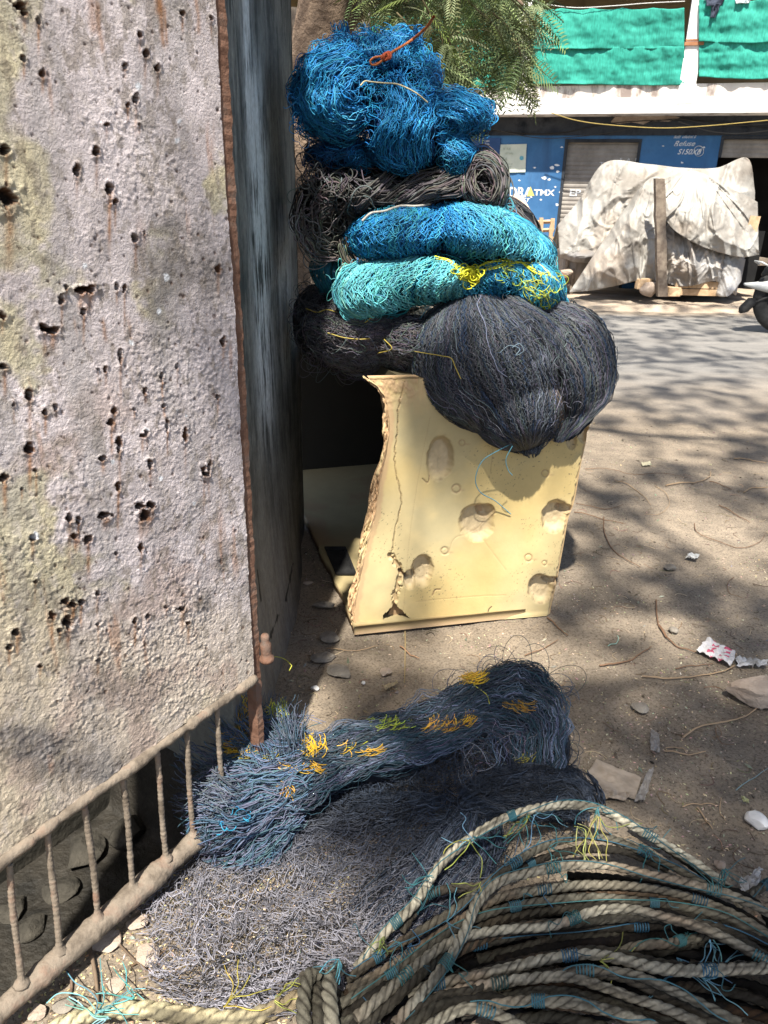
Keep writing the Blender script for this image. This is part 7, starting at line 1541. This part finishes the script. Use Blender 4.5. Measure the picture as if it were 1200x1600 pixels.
LM = [[(-.40, 4.38, 2.2), (-.2, 4.5, 2.45), (.15, 4.6, 2.75), (.7, 4.5, 3.1), (1.6, 4.0, 3.9)], [(-.3, 3.2, 4.8), (.6, 2.6, 5.1), (1.8, 2.0, 5.6), (3.6, 1.6, 6.6)], [(-.25, 3.7, 4.0), (.5, 4.0, 4.8), (1.5, 4.6, 5.4), (3.0, 4.6, 6.2), (4.5, 4.6, 7.0)], [(-.3, 3.2, 4.8), (.4, 1.2, 6.0), (.8, -.6, 6.8), (1.0, -2.4, 7.2)], [(-.3, 2.0, 6.2), (-.5, .4, 6.8), (-.6, -1.6, 7.2)], [(1.8, 2.0, 5.6), (2.6, 1.2, 6.4), (3.8, 0.0, 7.0)], [(1.5, 4.6, 5.4), (1.8, 5.5, 6.4), (2.6, 6.2, 7.2)], [(-.2, 4.1, 3.2), (-1.2, 4.4, 3.9), (-2.4, 5.0, 4.4)], [(.15, 4.6, 2.75), (.35, 4.9, 2.8), (.7, 5.0, 2.62)], [(.7, 4.5, 3.1), (.95, 4.6, 2.9), (1.15, 4.6, 2.6)], [(.15, 4.6, 2.75), (.4, 4.4, 2.65), (.62, 4.3, 2.42)]]
for k, L in enumerate(LM):
    mb = MB(); limb(L, .055 if k in (1, 2, 3, 7) else (.075 if k == 0 else .025), .02 if k < 8 else .008, 40, 10); mb.build('limb', M['bark'], tree, smooth=True)
# feathery sprays: a stalk with paired leaflets
def sprays(P_, D_, L, n_pairs=11, seed=0, lw=.28, ll=.30, colr=(.075, .13, .03)):
    """P_ (n,3) start, D_ (n,3) direction, L (n,) length -> quads"""
    g = np.random.default_rng(seed); n = len(P_); D_ = D_/np.linalg.norm(D_, axis=1)[:, None]
    S = np.cross(D_, g.normal(0, 1, (n, 3))*.6+[0, 0, 1]); S /= np.linalg.norm(S, axis=1)[:, None]; U = np.cross(S, D_)
    t = (np.arange(n_pairs)+1)/n_pairs
    C0 = P_[:, None]+D_[:, None]*L[:, None, None]*t[None, :, None]-np.array([0, 0, 1.0])*(.35*L[:, None, None]*t[None, :, None]**2)
    Vs = []
    for sg_ in (-1, 1):
        d = S*sg_*.9+D_*.45+U*g.normal(0, .25, (n, 1)); d /= np.linalg.norm(d, axis=1)[:, None]
        l_ = (L[:, None]*ll*np.sin(np.clip(t*.85+.15, 0, 1)*math.pi)[None]**.5)[..., None]; w_ = L[:, None, None]*lw/n_pairs
        a = C0; b = C0+d[:, None]*l_*.5+D_[:, None]*w_; c = C0+d[:, None]*l_-np.array([0, 0, .15])*l_; e = C0+d[:, None]*l_*.5-D_[:, None]*w_
        Vs.append(np.stack([a, b, c, e], 2))
    V = np.stack(Vs, 1).reshape(n, -1, 3)
    k = V.shape[1]//4; c = np.repeat(cols(n, colr, .3, seed, (.13, .17, .04), .2), k*4, 0)
    return V.reshape(-1, 3), np.arange(n*k*4).reshape(-1, 4), c
def foliage(name, parts):
    Vs, Fs, Cs, b = [], [], [], 0
    for V, Fq, c in parts: Vs.append(V); Fs.append(Fq+b); Cs.append(c); b += len(V)
    return mesh(name, np.vstack(Vs), np.vstack(Fs), M['leaf'], tree, col=np.vstack(Cs), smooth=False)
# low sprays seen in front of the building
g = np.random.default_rng(14); vis = []
stems = [([(560, -20), (600, 10), (640, 30), (690, 70), (705, 130)], 30), ([(640, -20), (680, 20), (720, 60), (735, 110), (730, 160)], 30), ([(700, -30), (740, 10), (780, 50), (790, 100)], 26), ([(740, -20), (790, 10), (820, 60), (826, 90)], 34), ([(780, -30), (815, 0), (835, 20), (845, 30)], 24), ([(770, 20), (800, 50), (812, 80), (815, 110)], 22), ([(600, -10), (640, 10), (680, 25), (720, 35)], 30), ([(520, -20), (560, 10), (600, 20), (620, 30)], 20), ([(660, 0), (690, 60), (690, 110), (700, 180)], 22), ([(760, -30), (800, 0), (830, 30), (838, 50)], 24), ([(740, 20), (775, 40), (800, 70), (790, 120)], 24), ([(700, 60), (715, 100), (722, 150), (700, 185)], 22), ([(660, 40), (670, 90), (680, 130), (690, 160)], 20), ([(700, 30), (735, 60), (770, 110), (775, 130)], 16), ([(620, 20), (660, 60), (690, 90), (720, 110)], 16), ([(560, -30), (640, -10), (720, 0), (800, -5)], 40), ([(520, -30), (580, -8), (660, 5), (760, 12)], 34)]
stm = []
for k, (pts, n) in enumerate(stems):
    c2 = catmull(pts, n); Yd = 4.3+.5*math.sin(k*2.1)+.15*vnoise(np.linspace(0, 4, n), 0, 0, k)
    P_ = PY(c2[:, 0], c2[:, 1], Yd); stm.append((PY(*catmull(pts, 30).T, np.interp(np.linspace(0, 1, 30), np.linspace(0, 1, n), Yd))[None], .004, (.16, .13, .07)))
    for rep in range(2):
        Dv = np.stack([g.normal(.15, .7, n), g.normal(0, .5, n), g.normal(-.45, .5, n)], 1)
        vis.append(sprays(P_+g.normal(0, .02, (n, 3)), Dv, g.uniform(.10, .24, n), 13, k*3+rep, .26, .30, (.20, .245, .11)))
foliage('foliage', vis); threads('twigs', stm, M['generic'], tree, 5)
# overhead crown which dapples the ground: leaf sprays where the shade falls
def dens(q_):
    px, py = proj(q_); x, y = q_[:, 0], q_[:, 1]
    D = np.where((px > -50) & (px < 1250) & (py > 470) & (py < 1650) & (q_[:, 1] > .5), .10, .45)
    D = np.where(y > 5, .38+.5*fbm(x*.45, y*1.1, 0, 3, 91), D)
    def e(cx, cy, rx, ry, w_, pw=1.5): 
        nonlocal D
        m = np.exp(-(((px-cx)/rx)**2+((py-cy)/ry)**2)**pw); D = D*(1-m)+w_*m
    for a in [(1050, 630, 95, 30, .95), (1175, 680, 50, 34, .95), (1060, 560, 120, 14, .8), (960, 545, 60, 10, .7), (1130, 520, 110, 8, .8), (980, 500, 90, 6, .7), (1150, 585, 60, 7, .7), (1052, 740, 44, 14, .9), (950, 772, 42, 26, .9), (1172, 775, 34, 24, .85), (1045, 915, 70, 30, .8), (935, 940, 60, 38, .7), (1185, 985, 34, 40, .85), (940, 850, 24, 50, .5), (960, 1020, 60, 26, .55),
              (1060, 1180, 230, 110, .97), (1130, 1330, 180, 110, .97), (1090, 1450, 200, 130, .85), (900, 1570, 300, 60, .6), (570, 1040, 70, 50, .9), (600, 1110, 130, 40, .85), (800, 1110, 110, 62, .9), (790, 1210, 90, 40, .8), (700, 1270, 60, 50, .7), (560, 1300, 40, 30, .5), (640, 1560, 120, 60, .6),
              (1100, 1520, 160, 100, .97), (850, 1400, 70, 60, .3),
              (965, 1225, 52, 38, .05), (830, 1255, 110, 18, .05), (1100, 965, 60, 16, .0), (760, 1010, 90, 26, .0), (1020, 1085, 70, 16, .25), (420, 1430, 190, 120, .0), (240, 1500, 120, 90, 0), (330, 1260, 80, 50, .25), (1000, 690, 60, 16, 0), (900, 700, 40, 60, 0), (1090, 820, 90, 30, 0), (1150, 880, 60, 30, 0), (560, 1360, 50, 40, .1)]: e(*a)
    def ew(cx, cy, rx, ry, w_):
        nonlocal D
        m = np.exp(-(((x-cx)/rx)**2+((y-cy)/ry)**2)**2); D = D*(1-m)+w_*m
    ew(.30, 3.45, .70, .95, .0); ew(-.50, 1.9, .26, .9, 0); ew(-.9, 1.6, .5, 1.0, 0); ew(-.36, 3.35, .17, .42, .95); ew(.28, 2.75, .22, .14, .0); ew(.22, 2.97, .38, .13, .6); ew(-1.3, 3.0, .6, 1.6, .1)
    D = np.where((x < -.12) & (y < 2.95), D*.0, D)
    return np.clip(D, 0, 1)
g = np.random.default_rng(33); N_ = 60000
q_ = np.stack([g.uniform(-2.5, 7.5, N_), -1.0+g.uniform(0, 14, N_), 0*g.uniform(0, 1, N_)], 1)
wgt = np.where(q_[:, 1] > 5, .30, 1.0)
q_ = q_[g.uniform(0, 1, N_) < dens(q_)*wgt*.62]
h_ = g.uniform(6.0, 8.0, len(q_)); lfp = q_+SUN[None]/SUN[2]*h_[:, None]
Dv = np.stack([g.normal(0, 1, len(q_)), g.normal(0, 1, len(q_)), g.normal(-.1, .25, len(q_))], 1)
foliage('crown', [sprays(lfp-Dv*.07, Dv, g.uniform(.16, .30, len(q_)), 6, 55, .62, .36)])
print('crown sprays', len(q_))
# board fence behind the tree
fen = empty('board_fence', PY(540, 120, 7.0), 'weathered vertical board fence seen between the tree trunk and blue net', 'fence')
g = np.random.default_rng(2)
for k in range(15):
    x = -1.7+k*.105; mb = MB(); mb.box((x, 7.0+g.normal(0, .01), 1.45), (.098, .02, 2.9+g.uniform(-.1, .1)), rot=roty(g.normal(0, .01))); mb.build('board', M['wood'], fen)
for z in (.6, 2.2): mb = MB(); mb.box((-.95, 7.04, z), (1.6, .04, .09)); mb.build('rail', M['wood'], fen)
